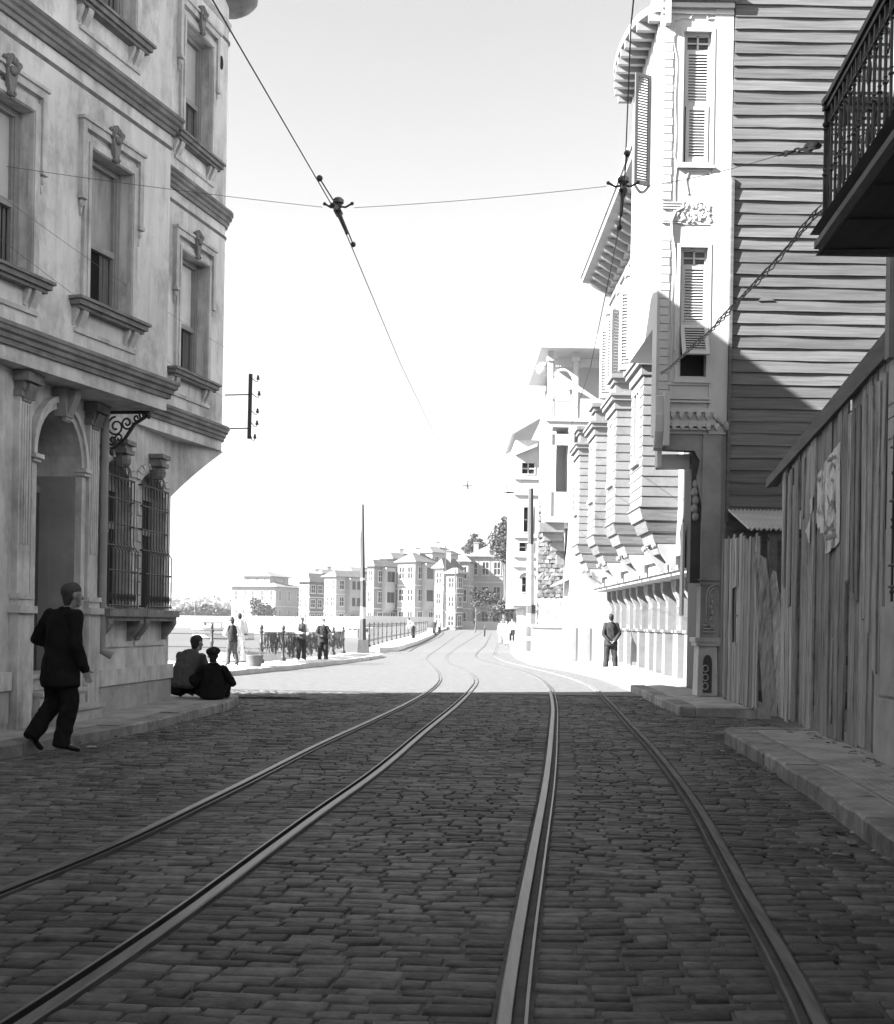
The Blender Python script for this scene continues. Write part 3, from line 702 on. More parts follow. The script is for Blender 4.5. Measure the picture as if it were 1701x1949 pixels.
# pilasters
for u in (-4.95, -3.03):
    p = MB(FG); hw = .15
    p.box(u - hw, u + hw, -.01, .07, 1.62, 3.85)
    for q in (-.09, -.03, .03, .09): p.box(u + q - .014, u + q + .014, .07, .085, 2.2, 3.78)
    pl = obj('pilaster', p, 'trim', lh)
    p = MB(FG); p.box(u - hw - .03, u + hw + .03, -.01, .11, .1, 1.42); p.box(u - hw - .06, u + hw + .06, -.01, .15, 1.42, 1.50); p.box(u - hw - .02, u + hw + .02, -.01, .10, 1.50, 1.58); p.box(u - hw - .04, u + hw + .04, -.01, .12, 1.58, 1.64); obj('pedestal', p, 'trim', pl)
    p = MB(FG); p.box(u - hw - .02, u + hw + .02, -.01, .10, 3.85, 3.92); p.box(u - hw, u + hw, -.01, .12, 3.92, 4.02); p.box(u - hw - .05, u + hw + .05, -.01, .19, 4.02, 4.13); scroll_bracket(p, u, .2, .06, 4.0, .2, .1); obj('capital', p, 'sill', pl)
# plinth and band
for a_ in ((-2.85, .07, .46), (-6.3, -5.2, .55)): p = MB(FG); p.box(a_[0], a_[1], -.01, .05, .05, a_[2]); obj('plinth', p, 'plinth', lh)
for a_ in ((-2.86, .09, .465, .68), (-6.3, -5.18, .555, .76)): p = MB(FG); p.box(a_[0], a_[1], -.01, .075, a_[2], a_[3]); obj('plinth_band', p, 'trim', lh)
# barred windows
def barred_window(a, b):
    c = (a + b) / 2
    f = MB(FG); f.frame(a + .003, b - .003, 1.5, 3.20, .06, -.24, -.16); f.box(c - .03, c + .03, -.23, -.15, 1.5, 3.2); f.box(a, b, -.225, -.165, 2.62, 2.70); f.box(a + .02, b - .02, -.24, -.2, 3.19, 3.53); wo = obj('window', f, 'frame', lh, label=None)
    for u0, u1, z0, z1 in ((a + .06, c - .03, 1.56, 2.62), (c + .03, b - .06, 1.56, 2.62), (a + .06, c - .03, 2.7, 3.14), (c + .03, b - .06, 2.7, 3.14)):
        q = MB(FG); q.box(u0, u1, -.21, -.20, z0, z1); obj('pane', q, 'blind' if u0 < c - .1 else 'glass', wo)  # left panes: pale colour stands in for the sky reflection
    for s_, e in ((-1, a), (1, b)):         # rusticated jamb blocks
        for i in range(9):
            L = .13 if i % 2 else .19; q = MB(FG); z = 1.53 + i * .19
            u0, u1 = (e - L, e - .004) if s_ < 0 else (e + .004, e + L)
            q.box(u0, u1, -.005, .035, z, z + .17); obj('quoin_block', q, 'trim', wo)
    q = MB(FG); m_ = 8
    for i in range(m_):
        t0, t1 = i / m_, (i + 1) / m_
        def ap(t, r): return (c - (b - a) / 2 * (1 + r) * math.cos(math.pi * t), 3.36 + (.20 + .22 * r * (b - a)) * math.sin(math.pi * t) + .03 * r)
        q.prism([ap(t0 + .01, .05), ap(t1 - .01, .05), ap(t1 - .01, .42), ap(t0 + .01, .42)], -.005, .035, 1)
    obj('arch_stones', q, 'trim', wo)
    q = MB(FG); q.prism([(c - .07, 3.44), (c + .07, 3.44), (c + .12, 3.64), (c - .12, 3.64)], 0, .12, 1); q.ball((c, .12, 3.54), .09, .09, .11, 8, 6); q.box(c - .16, c + .16, 0, .2, 3.62, 3.68); q.box(c - .13, c + .13, 0, .17, 3.68, 3.74); q.box(c - .17, c + .17, 0, .22, 3.74, 3.8); obj('keystone', q, 'sill', wo, smooth=False)
    s = MB(FG); s.box(a - .2, b + .2, -.01, .22, 1.40, 1.5); s.box(a - .17, b + .17, -.01, .18, 1.34, 1.40); so = obj('sill', s, 'sill', wo)
    for u in (a - .08, b + .08):
        k = MB(FG); scroll_bracket(k, u, .14, -.01, 1.34, .28, .2); obj('sill_bracket', k, 'sill', wo)
    k = MB(FG); k.box(a - .16, b + .16, -.01, .025, .98, 1.04); obj('apron_moulding', k, 'trim', wo)
    # belly grille
    def pr(z): return .06 + (.07 if z < 2.3 else .07 * max(0, 1 - (z - 2.3) / .08))
    zz = [1.52, 1.60, 1.8, 2.2, 2.3, 2.36, 2.42, 2.8, 3.2, 3.3, 3.42, 3.5]
    n = 10
    for i in range(n):
        u = a - .05 + (b - a + .1) * i / (n - 1); q = MB(FG); top = 3.34 + .2 * math.sin(math.pi * i / (n - 1))
        q.tube([(u, pr(z), z) for z in zz if z <= top] , .0085, 5); obj('grille_bar', q, 'iron', wo)
    for z in (1.55, 2.02, 2.36, 2.66, 3.0, 3.3):
        q = MB(FG); e = pr(z); q.tube([(a - .06, 0, z), (a - .06, e, z), (b + .06, e, z), (b + .06, 0, z)], .013, 5); obj('grille_rail', q, 'iron', wo)
    q = MB(FG)
    for i in range(8):
        u = a + (b - a) * (i + .5) / 8
        q.tube([(u + .04 * math.cos(t), pr(1.6), 1.66 + .06 * math.sin(t)) for t in np.linspace(0, 2 * math.pi, 9)], .008, 4)
        q.tube([(u, pr(3.1), 3.1), (u, .05, 3.28)], .008, 4)
    obj('grille_scrolls', q, 'iron', wo, kind='stuff')
barred_window(*G1); barred_window(*G2)
# small things on the wall
q = MB(F2); q.lathe((0, 0, 0), [(.001, 0), (.10, 0), (.10, .01), (.001, .01)], 10); q.v = [F2(-.42 + x * .8, .003 + z, 10.38 + y * 1.6) for x, y, z in [(p[0], p[1], p[2]) for p in MB().lathe((0, 0, 0), [(.001, 0), (.07, 0), (.07, .01), (.001, .01)], 10).v]]
obj('vent', q, 'dark', lh)
dp = MB(FG); dp.tube([(-2.78, .10, 4.1), (-2.78, .10, 1.1), (-2.78, .11, .95), (-2.72, .22, .88)], .055, 10)
for z in (3.6, 2.5, 1.5): dp.lathe((-2.78, .10, z), [(.066, 0), (.066, .05)], 10)
obj('drainpipe', dp, 'recess', lh, smooth=True)
# scrolled iron bracket carrying the step in the overhang
ib = MB(FG); U0 = -2.66
def spir(cu, cz, r, turns, a0, sgn=1, n=22):
    return [(U0, .08 + 0, 0) for _ in range(0)] + [(U0, cu + r * (1 - .8 * i / n) * math.cos(a0 + sgn * turns * 2 * math.pi * i / n), cz + r * (1 - .8 * i / n) * math.sin(a0 + sgn * turns * 2 * math.pi * i / n)) for i in range(n + 1)]
ib.T = lambda u, w_, z: FG(u, .02 + w_ * .66, 4.11 - (4.11 - z) * .72)
ib.tube([(U0, .05, 4.1), (U0, .05, 3.45), (U0, .10, 3.36)], .022, 6); ib.tube([(U0, .05, 4.09), (U0, .98, 4.09)], .022, 6)
ib.tube([(U0, .05, 3.47), (U0, .2, 3.42), (U0, .42, 3.55), (U0, .66, 3.88), (U0, .95, 4.05)], .024, 6)
for cu, cz, r, tn, a0, sg in ((.27, 3.83, .19, 1.6, 1.6, 1), (.50, 3.90, .13, 1.5, 0, -1), (.20, 3.58, .10, 1.3, 3, 1), (.70, 3.99, .08, 1.3, 1, -1), (.86, 4.04, .05, 1.2, 0, 1), (.34, 3.62, .09, 1.2, 4, -1)): ib.tube(spir(cu, cz, r, tn, a0, sg), .014, 5)
ib.ball((U0, .2, 3.36), .05, .05, .07, 6, 5); ib.lathe((U0, .95, 4.0), [(.02, -.03), (.05, .03), (.05, .08)], 8)
obj('iron_bracket', ib, 'iron', lh)

# ---- telephone cross-arm fixed to the corner
ta = thing('telephone_crossarm', 'upright dark arm with five insulators bracketed off the stucco corner', 'crossarm', (-3.6, 19.9, 5.2))
YA = 20.1
pa, pb = at(477, 712, YA), at(474, 835, YA)
post = MB(); d_ = (pb - pa); post.tube([tuple(pa), tuple(pb)], .036, 6); obj('arm', post, 'pole', ta)
for yy_ in (751, 815):
    e = at(477, yy_, YA); s_ = at(428, yy_ + 1, 19.62); r_ = MB(); r_.tube([tuple(s_), tuple(e)], .011, 5); obj('bracket_rod', r_, 'iron', ta)
for px_, py_ in ((491, 720), (493, 750), (490, 783), (489, 806), (485, 832)):
    c_ = at(px_, py_, YA); s_ = MB(); h_ = MB(); x0 = at(478, py_ - 2, YA)
    h_.tube([tuple(x0), tuple(at(px_ - 6, py_ + 5, YA)), tuple(at(px_ - 2, py_ + 7, YA)), tuple(at(px_, py_ + 3, YA))], .007, 4)
    s_.lathe(tuple(c_), [(.014, -.03), (.03, -.02), (.026, .01), (.017, .02), (.022, .03), (.015, .05)], 8)
    io = obj('insulator', s_, 'porcelain', ta, smooth=True); obj('hook', h_, 'iron', io)
# ================================================================== HOUSE OUT OF FRAME ON THE LEFT (it shades the street)
nh = thing('row_house', 'plain stucco row house beside the corner house, mostly outside the picture', 'building', (-8, 2, 0))
FN = Fr((-5.02, 12.0), (0, -1), -1)
q = MB(FN); hol = [(1.2 + i * 2.4, 2.2 + i * 2.4, z, z + 1.9) for i in range(8) for z in (1.2, 5.1, 8.6)]
q.wall(.02, 24, 0, 12.4, hol, 0, .2); q.T = ident
q.poly([(-5.02, 11.98, 0), (-11, 11.98, 0), (-11, 11.98, 12.4), (-5.02, 11.98, 12.4)]); q.poly([(-11, 11.98, 0), (-11, -12, 0), (-11, -12, 12.4), (-11, 11.98, 12.4)]); q.poly([(-5.02, -12, 0), (-11, -12, 0), (-11, -12, 12.4), (-5.02, -12, 12.4)])
q.poly([(-5.02, 11.98, 12.4), (-11, 11.98, 12.4), (-11, -12, 12.4), (-5.02, -12, 12.4)])
obj('wall', q, 'stucco', nh)
for h in hol:
    q = MB(FN); q.frame(h[0], h[1], h[2], h[3], .07, -.2, -.14); q.box(h[0], h[1], -.2, -.19, h[2], h[3]); wo = obj('window', q, 'frame', nh)
obj('cornice', MB().sweep([(-5.02, -12), (-5.02, 11.95)], [(0, 11.7), (.3, 11.9), (.35, 12.3), (0, 12.4)], 1), 'cornice', nh)

# ================================================================== RIGHT: TIMBER HOUSE WITH THE BARE CLAPBOARD SIDE
YF = 21.5; XB0, XB1, XC = 3.72, 4.66, 5.02
FB = Fr((0, YF), (1, 0), 1)        # frontal plane, u = X, w toward the camera
th = thing('timber_house', 'tall timber house with bare clapboard side wall and white bay front', 'building', (7, 23, 0))
FACE_W = 0.0
q = MB(); q.box(XC + .02, 13, YF + .05, YF + 3.3, 0, 13.4); obj('wall', q, 'porchdark', th)
# boards, each its own, overlapping downward
rb = random.Random(5)
z = .25; pitch = .2225; k = 0
while z < 13.6:
    # real board: slightly warped, tilted out at its foot
    mb = MB(); n = 16; X0, X1 = XC + .02 + rb.uniform(-.012, .012), 9.6
    rows = []
    ph1, ph2 = rb.uniform(0, 6), rb.uniform(0, 6); amp = rb.uniform(.002, .006); tilt = rb.uniform(-.0012, .0012); out_ = rb.uniform(.032, .050)
    for i in range(n + 1):
        x = X0 + (X1 - X0) * i / n; sg = amp * math.sin(x * 2.1 + ph1) + tilt * (x - 6) ; o2 = out_ + .006 * math.sin(x * 3 + ph2)
        zb = z + sg + rb.uniform(-.005, .004)
        rows.append([(x, YF - .002, z + pitch + .03), (x, YF - .008, z + pitch + .03), (x, YF - o2, zb), (x, YF - .0, zb + .004)])
    for r_ in rows: mb.v += r_
    for i in range(n):
        for j in range(4): mb.f.append((i * 4 + j, i * 4 + (j + 1) % 4, i * 4 + 4 + (j + 1) % 4, i * 4 + 4 + j))
    mb.f += [(0, 1, 2, 3), (n * 4 + 3, n * 4 + 2, n * 4 + 1, n * 4)]
    obj('board', mb, 'clap', th); z += pitch; k += 1
# a few split, curled board ends
for x, zz, s_ in ((5.55, 7.33, 1), (7.1, 9.02, -1)):
    mb = MB(FB); mb.prism([(x, zz), (x + .30 * s_, zz + .012), (x + .26 * s_, zz + .03), (x + .06 * s_, zz + .07)], .02, .045, 1); obj('split_board', mb, 'clap', th)
# white corner pier and the bay's front
pier = MB(FB); pier.box(XB1 + .02, XC, -.30, .02, 4.9, 13.4); po = obj('corner_pier', pier, 'white', th)
cb = MB(FB); cb.box(XC + .005, XC + .055, -.02, .075, 3.3, 9.55); obj('corner_board', cb, 'clap', th)
bay = MB(FB)
BW = [(4.13, 4.66, 5.92, 8.30), (4.13, 4.66, 9.82, 12.22)]
bay.wall(XB0, XB1 + .02, 4.9, 13.4, [b + (.16,) for b in BW], 0)
bay.T = ident
def vq(x0, y0, x1, y1, z0, z1): bay.poly([(x0, y0, z0), (x1, y1, z0), (x1, y1, z1), (x0, y0, z1)])
vq(XB0, YF, XB0, YF + .45, 4.9, 6.9); vq(XB0, YF + .45, 4.4, YF + .45, 4.9, 6.9)
vq(XB0, YF, XB0, YF + 3.3, 6.9, 13.4); vq(XB0, YF + 3.3, 4.4, YF + 3.3, 6.9, 13.4); bay.poly([(XB0, YF + .4, 6.9), (4.4, YF + .4, 6.9), (4.4, YF + 3.3, 6.9), (XB0, YF + 3.3, 6.9)])
bay.poly([(XB0, YF, 4.9), (XC, YF, 4.9), (XC, YF + .5, 4.9), (XB0, YF + .5, 4.9)]); bay.poly([(XB0, YF, 13.4), (XC, YF, 13.4), (XC, YF + 3.3, 13.4), (XB0, YF + 3.3, 13.4)])
bo = obj('bay', bay, 'white', th)
# quoin strip
z = 5.25; i = 0
while z < 12.1:
    if not 8.55 < z < 9.05:
        q = MB(FB); q.box(XB0 + .05, XB0 + .05 + (.17 if i % 2 else .155), -.004, .022, z, z + .132); q.v = [(a, b, c_) for a, b, c_ in q.v]; obj('quoin_block', q, 'white', bo)
    z += .15; i += 1
# carved wavy edge moulding beside the strip
q = MB(FB); pts = []
for i in range(60):
    zz = 5.3 + 7.0 * i / 59; d = .012 * math.sin(zz * 5) + (.06 * math.exp(-((zz - 9.9) / .35) ** 2) if zz < 9.9 else 0) - (.05 * math.exp(-((zz - 12.0) / .2) ** 2))
    pts.append((XB0 + .27 + d, .0, zz))
q.tube(pts, .02, 5); obj('carved_edge', q, 'white', bo, smooth=True)
def louvre(Fm, u0, u1, z0, z1, w, parent, m='white', n=None, name='shutter'):
    """a louvred leaf: stiles, rails and its slats"""
    q = MB(Fm); q.frame(u0, u1, z0, z1, .065, w - .02, w + .02, .08); so = obj(name, q, m, parent)
    s = MB(Fm); n = n or int((z1 - z0 - .15) / .052)
    for i in range(n):
        z = z0 + .085 + (z1 - z0 - .16) * (i + .5) / n; h = (z1 - z0 - .16) / n
        s.prism([(w + .018, z - h * .52), (w + .024, z - h * .45), (w - .012, z + h * .50), (w - .018, z + h * .44)], u0 + .06, u1 - .06, 0)
    obj('slats', s, m, so, kind='stuff'); return so
for wi, (u0, u1, z0, z1) in enumerate(BW):
    f = MB(FB); f.frame(u0 - .0, u1, z0, z1, .04, -.15, -.06); f.frame(u0 - .07, u1 + .03, z0 - .06, z1 + .05, .065, -.005, .03); f.box(u0 - .10, u1 + .05, 0, .06, z0 - .10, z0 - .06)
    wo = obj('window', f, 'white', bo)
    tz = z1 - .33; f = MB(FB)
    f.frame(u0 + .04, u1 - .04, tz, z1 - .03, .035, -.13, -.09); m_ = (u0 + u1) / 2; f.box(m_ - .018, m_ + .018, -.13, -.09, tz, z1 - .03); f.box(u0 + .04, u1 - .04, -.125, -.095, (tz + z1 - .03) / 2 - .014, (tz + z1 - .03) / 2 + .014); obj('transom_light', f, 'white', wo)
    f = MB(FB); f.box(u0 + .05, u1 - .05, -.135, -.125, tz + .02, z1 - .05); obj('pane', f, 'glass', wo)
    f = MB(FB); f.box(u0 + .01, u1 - .01, -.16, -.15, z0 + .01, z1); obj('interior', f, 'dark', wo)
    if wi == 1:
        louvre(FB, u0 + .03, u1 - .03, z0 + 1.05, tz, -.07, wo); louvre(FB, u0 + .06, u1 - .06, z0 + .03, z0 + 1.05, -.06, wo)
    else:
        louvre(FB, u0 + .03, u1 - .03, z0 + .95, tz, -.07, wo)
        # lower flap pushed outward
        a = R(22); Lf = .62; zt = z0 + .95
        FT = lambda u, w_, z: FB(u, .0 + w_ * math.cos(a) + (zt - z) * math.sin(a), zt - (zt - z) * math.cos(a) + w_ * math.sin(a))
        louvre(FT, u0 + .02, u1 - .02, zt - Lf, zt, 0.0, wo)
    # little carved crest
    q = MB(FB)
    zz = z1 + .18; pts = [(m_ - .42, 0, zz), (m_ - .30, 0, zz + .06), (m_ - .16, 0, zz + .04), (m_ - .13, 0, zz + .12), (m_, 0, zz + .19), (m_ + .13, 0, zz + .12), (m_ + .16, 0, zz + .04), (m_ + .30, 0, zz + .05)]
    if wi == 1: q.tube(pts, .025, 5)
    else: q.tube([(m_ - .15, 0, z1 + .95), (m_ - .2, 0, z1 + 1.2), (m_ - .14, 0, z1 + 1.38), (m_ + .2, 0, z1 + 1.38), (m_ + .28, 0, z1 + 1.3)], .02, 5)
    obj('crest', q, 'white', bo, smooth=True)
# carved leaf panel and scroll between the floors
q = MB(FB); rc_ = random.Random(2)
for i in range(70):
    u = 4.12 + .55 * rc_.random(); z = 8.74 + .34 * rc_.random() + .03 * math.sin(u * 20); q.ball((u, .012, z), rc_.uniform(.02, .045), .03, rc_.uniform(.02, .05), 6, 4)
q.box(4.1, 4.68, -.01, .012, 8.70, 9.1); obj('carved_panel', q, 'white', bo, smooth=True)
q = MB(FB); q.tube([(4.16, .03, 9.0), (4.02, .04, 8.92), (3.95, .04, 8.74), (3.97, .03, 8.5), (4.03, .02, 8.2), (4.06, .01, 7.5), (4.06, .01, 6.4)], .022, 6)
for zz in (8.98, 9.03, 9.08, 8.72, 8.76): q.box(XB0 + .06, 4.12, 0, .03, zz, zz + .02)
obj('scroll_moulding', q, 'white', bo, smooth=True)
# base mouldings with pendants
q = MB(FB)
for z0, z1, o_ in ((5.78, 5.82, .03), (5.52, 5.56, .05), (5.46, 5.49, .07), (5.28, 5.34, .10), (5.02, 5.05, .12), (4.96, 4.99, .09)): q.box(XB0 + .18, XB1 + .05, 0, o_, z0, z1)
q.box(XB0 + .2, XB1 + .15, 0, .06, 5.05, 5.28); obj('base_moulding', q, 'white', bo)
for i in range(6):
    for zz in (5.20, 5.00):
        u = 3.98 + i * .155 + (.02 if zz < 5.1 else 0); q = MB(FB); q.box(u, u + .085, .05, .13, zz - .0, zz + .075); q.prism([(u, zz), (u + .085, zz), (u + .0425, zz - .05)], .06, .12, 1); obj('pendant', q, 'nearwall', bo)
q = MB(FB)
q.prism([(.0, 5.6), (.16, 5.55), (.22, 5.2), (.20, 4.9), (.10, 4.62), (0, 4.58)], XB0 - .03, XB0 + .12, 0); q.box(XB0 + .12, XB0 + .22, -.02, .24, 4.65, 5.62)
obj('corner_console', q, 'white', bo)
q = MB(FB); q.tube([(XB1 - .02, .0, 5.32), (XB1 + .12, .04, 5.18), (XC - .05, .05, 5.06)], .03, 6); q.ball((XC - .02, .05, 5.04), .06, .05, .1, 8, 6); obj('rosette', q, 'porch', th, smooth=True)
# open shutter swung out from the street front; shade put into its colour
FS = Fr((XB0, YF + 1.0), (-.93, -.42), -1)
so = louvre(FS, .02, .37, 9.75, 11.85, .0, th, 'pole', name='open_shutter')
q = MB(FS); q.tube([(.03 + .33 * i / 10, 0, 9.75 - .14 * math.sin(math.pi * i / 10)) for i in range(11)], .03, 5); obj('shutter_foot', q, 'pole', so)
# curved eave with its lining boards, underside shade put into the grey
ev = MB(); EZ = 12.62; pts = []
for i in range(25):
    t = math.pi * (i / 24); pts.append((XB0 + .05 - .60 * math.sin(t) ** .75, 23.45 - 1.85 * math.cos(t)))
ev.poly([(a, b, EZ) for a, b in pts]); ev.poly([(a, b, EZ + .14) for a, b in pts])
for a, b in zip(pts, pts[1:]): ev.poly([(a[0], a[1], EZ), (b[0], b[1], EZ), (b[0], b[1], EZ + .14), (a[0], a[1], EZ + .14)])
eo = obj('curved_eave', ev, 'porch', th)
for i in range(11):
    y = 21.72 + i * .335; half = math.sqrt(max(0, 1 - ((y - 23.45) / 1.85) ** 2)); L = .60 * half ** .75 - .06
    if L < .15: continue
    q = MB(); q.box(XB0 - L, XB0, y - .07, y + .03, EZ - .15, EZ - .001); q.box(XB0 - L * .9, XB0, y + .12, y + .16, EZ - .05, EZ - .001); obj('eave_joist', q, 'porch', eo)
ev = MB(FB); ev.box(XB0, XC + .05, -.05, .16, 12.75, 12.9); ev.box(XB0 + .05, XB0 + .14, 0, .14, 12.3, 12.75); ev.box(XB0, XC, 0, .04, 12.52, 12.56); ev.box(XB0, XC, 0, .08, 12.62, 12.7); obj('eave', ev, 'white', th)

# porch under the bay
q = MB(FB); q.box(4.60, 4.94, -.34, .0, 1.2, 4.9); q.box(4.94, XC + .02, -.3, -.02, .1, 4.9); q.box(4.56, 4.98, -.36, .03, 2.16, 2.19); q.box(4.56, 4.98, -.36, .03, 2.24, 2.26); pp = obj('porch_pier', q, 'porch', th)
q = MB(FB); q.box(4.50, 4.98, -.42, .08, 1.12, 1.20); q.box(4.56, 4.93, -.38, .04, .14, 1.12, .02); q.box(4.53, 4.96, -.40, .06, 1.05, 1.12); pd = obj('pedestal', q, 'nearwall', th)
q = MB(FB); q.prism([(4.66, .2), (4.82, .2), (4.82, .75)] + [(4.74 + .08 * math.cos(math.pi * i / 8), .75 + .14 * math.sin(math.pi * i / 8)) for i in range(1, 8)] + [(4.66, .75)], .03, .055, 1); obj('niche', q, 'porchdark', pd)
q = MB(FB)
for i in range(3): q.tube([(4.70 + .05 * math.cos(t), .06, .32 + i * .16 + .06 * math.sin(t)) for t in np.linspace(0, 2 * math.pi, 12)], .012, 4)
obj('niche_ironwork', q, 'frame', pd)
q = MB(FB)
for r_ in (.11, .15): q.tube([(4.86 - r_ * math.sin(math.pi * .5 * i / 8) * 1.0, .02, 1.95 + r_ * 1.4 * math.cos(math.pi * .5 * i / 8)) for i in range(9)] + [(4.86 - r_, .02, 1.65 - r_), (4.84, .02, 1.35)], .014, 5)
for z in (1.3, 1.36, 1.42): q.tube([(4.66, .02, z), (4.86, .02, z)], .012, 4)
for i in range(5): q.ball((4.79 + .02 * (i % 2), .02, 1.55 + i * .1), .025, .02, .05, 6, 4)
obj('carved_crest', q, 'frame', pp, smooth=True)
q = MB(FB)           # arched soffit board
q.prism([(3.80, 4.28), (4.50, 4.30)] + [(4.50 + .12 * math.sin(math.pi * .5 * i / 5), 4.44 - .14 * math.cos(math.pi * .5 * i / 5) + .0) for i in range(6)] + [(4.6, 4.58), (3.82, 4.56)], -.36, -.3, 1)
q.box(3.78, 3.86, -.3, -.05, 4.3, 4.62); obj('arch_panel', q, 'white', th)
q = MB(FB); q.prism([(4.60, 3.6), (4.60, 4.9), (3.75, 4.9), (3.78, 4.62), (4.45, 4.6), (4.56, 4.42), (4.50, 4.1)], -.30, -.04, 1); obj('arch_bracket', q, 'porch', th)
for i, zz in enumerate((3.4, 3.55, 3.7, 3.85, 4.0)):
    q = MB(FB); q.ball((4.50 - .02 * (i % 2), -.1, zz), .07, .06, .09, 7, 5); obj('carved_leaf', q, 'porch', pp, smooth=True)
q = MB(); q.box(4.42, 4.6, YF + .1, YF + .42, 2.2, 4.6); q.box(4.45, 4.5, YF + .42, YF + .9, 2.5, 4.5); obj('porch_shade_panel', q, 'porchdark', th)  # dark panels put the shade of the porch opening into colour
q = MB()
for i in range(3): q.box(4.36 + .02 * i, 4.40 + .02 * i, YF + .5 + i * .16, YF + .62 + i * .16, 1.6, 3.1 + .12 * (2 - i))
obj('porch_boards', q, 'white', th)
q = MB(); q.box(5.0, 5.2, YF - 1.2, YF - .02, .1, .22); obj('porch_step', q, 'nearwall', th)

# ================================================================== RIGHT: THE TERRACE OF WHITE HOUSES
P = 3.63; TY0 = 22.25; XW = 4.40; XG = 5.35; XO = 3.72
HLAB = ['nearest white oriel house of the terrace, next to the timber house', 'second white oriel house of the terrace, two oriels from the timber house',
        'third white oriel house of the terrace, behind the standing man', 'last low white oriel house at the far end of the terrace']
FT_ = Fr((XW, TY0), (0, 1), -1)     # u along the street, w toward the street (-X)
hs = thing('oriel_house', HLAB[0], 'building', (7, TY0 + 1.8, 0), 'white oriel houses of the terrace')
o0 = .5                          # oriel starts
q = MB(FT_)
UWIN = [(2.15, 2.85, 3.75, 5.6)]
TWIN = [(.55, 1.15, 7.5, 9.4), (1.75, 2.35, 7.5, 9.4), (2.75, 3.3, 7.5, 9.4)]
q.wall(.0, P, 2.75, 10.9, [w_ + (.18,) for w_ in UWIN + TWIN], 0)
q.T = ident
q.poly([(XW, TY0 + .0, 2.75), (XG + .1, TY0, 2.75), (XG + .1, TY0 + P, 2.75), (XW, TY0 + P, 2.75)])
for yy_ in (TY0 + .003, TY0 + P - .003): q.poly([(XW, yy_, 2.75), (12, yy_, 2.75), (12, yy_, 10.9), (XW, yy_, 10.9)]); q.poly([(XG, yy_, 0), (12, yy_, 0), (12, yy_, 2.75), (XG, yy_, 2.75)])
q.poly([(XW, TY0, 10.9), (12, TY0, 10.9), (12, TY0 + P, 10.9), (XW, TY0 + P, 10.9)])
obj('wall', q, 'terrace', hs)
for (a, b, c_, d) in UWIN + TWIN:
    f = MB(FT_); f.frame(a, b, c_, d, .05, -.16, -.1); f.box(a, b, -.15, -.11, (c_ + d) / 2 - .02, (c_ + d) / 2 + .02); f.frame(a - .09, b + .09, c_ - .09, d + .09, .085, -.01, .05); f.box(a - .14, b + .14, -.01, .12, d + .09, d + .15); f.box(a - .12, b + .12, -.01, .10, c_ - .15, c_ - .09); wo = obj('window', f, 'terrace', hs)
    f = MB(FT_); f.box(a, b, -.17, -.165, c_, d); obj('pane', f, 'glass', wo)
for i, (a, b, c_, d) in enumerate(TWIN):
    for s_, u_ in ((0, a - .03), (1, b + .03)):
        if (i, s_) in ((1, 0), (2, 1)): continue
        Fs = Fr(tuple(FT_(u_, .06, 0)[:2]), ((-.80, -.35), (-.85, .20))[s_], -1); louvre(Fs, 0, .34, c_ + .02, d - .02, 0, hs, 'terrace', name='shutter', n=22)
    f = MB(FT_); m_ = (a + b) / 2; f.prism([(a - .16, d + .16), (m_, d + .42), (b + .16, d + .16)], 0, .14, 1); f.ball((m_, .12, d + .32), .09, .07, .09, 7, 5); obj('window_hood', f, 'terrace', hs)
    f = MB(FT_); scroll_bracket(f, a - .02, .1, 0, c_ - .15, .3, .14); scroll_bracket(f, b + .02, .1, 0, c_ - .15, .3, .14); obj('sill_console', f, 'terrace', hs)
for u_ in (1.45, 3.52):
    f = MB(FT_); f.box(u_ - .1, u_ + .1, 0, .07, 7.15, 10.3); f.box(u_ - .14, u_ + .14, 0, .11, 10.05, 10.3); f.box(u_ - .14, u_ + .14, 0, .11, 7.15, 7.4); obj('pilaster', f, 'terrace', hs)
# oriel body
q = MB(FT_); e = XW - XO
q.poly([(o0, e, 3.72), (o0 + 1.42, e, 3.72), (o0 + 1.42, e, 6.2), (o0, e, 6.2)]); q.poly([(o0, 0, 3.72), (o0, e, 3.72), (o0, e, 6.2), (o0, 0, 6.2)]); q.poly([(o0 + 1.42, 0, 3.72), (o0 + 1.42, e, 3.72), (o0 + 1.42, e, 6.2), (o0 + 1.42, 0, 6.2)])
oo = obj('oriel', q, 'terrace', hs)
for i in range(13):      # each board wraps the three faces of the oriel
    z = 3.70 + i * .195; bm_ = MB()
    if 5 <= i <= 11: spans = [[(o0 + .36, e), (o0, e), (o0, 0)], [(o0 + 1.42, 0), (o0 + 1.42, e), (o0 + 1.06, e)]]
    else: spans = [[(o0 + 1.42, 0), (o0 + 1.42, e), (o0, e), (o0, 0)]]
    for sp in spans:
        bm_ = MB(); bm_.sweep([FT_(u, w_, 0)[:2] for u, w_ in sp], [(.002, z + .215), (.014, z + .215), (.032, z + .004), (.032, z - .004), (.002, z)], 1); obj('board', bm_, 'whiteboard', oo)
f = MB(FT_); f.frame(o0 + .36, o0 + 1.06, 4.62, 6.05, .06, e - .02, e + .05); f.box(o0 + .69, o0 + .73, e - .01, e + .04, 4.62, 6.05); f.box(o0 + .30, o0 + 1.12, e, e + .10, 4.54, 4.62); fo = obj('window', f, 'terrace', oo)
f = MB(FT_); f.box(o0 + .38, o0 + 1.04, e + .001, e + .006, 4.64, 6.03); obj('pane', f, 'glass', fo)
q = MB(FT_); q.box(o0 - .12, o0 + 1.54, 0, e + .14, 6.40, 6.50); q.box(o0 - .05, o0 + 1.47, 0, e + .07, 6.22, 6.40); q.box(o0 - .16, o0 + 1.58, 0, e + .18, 6.50, 6.56); obj('oriel_cornice', q, 'whiteboard', oo)
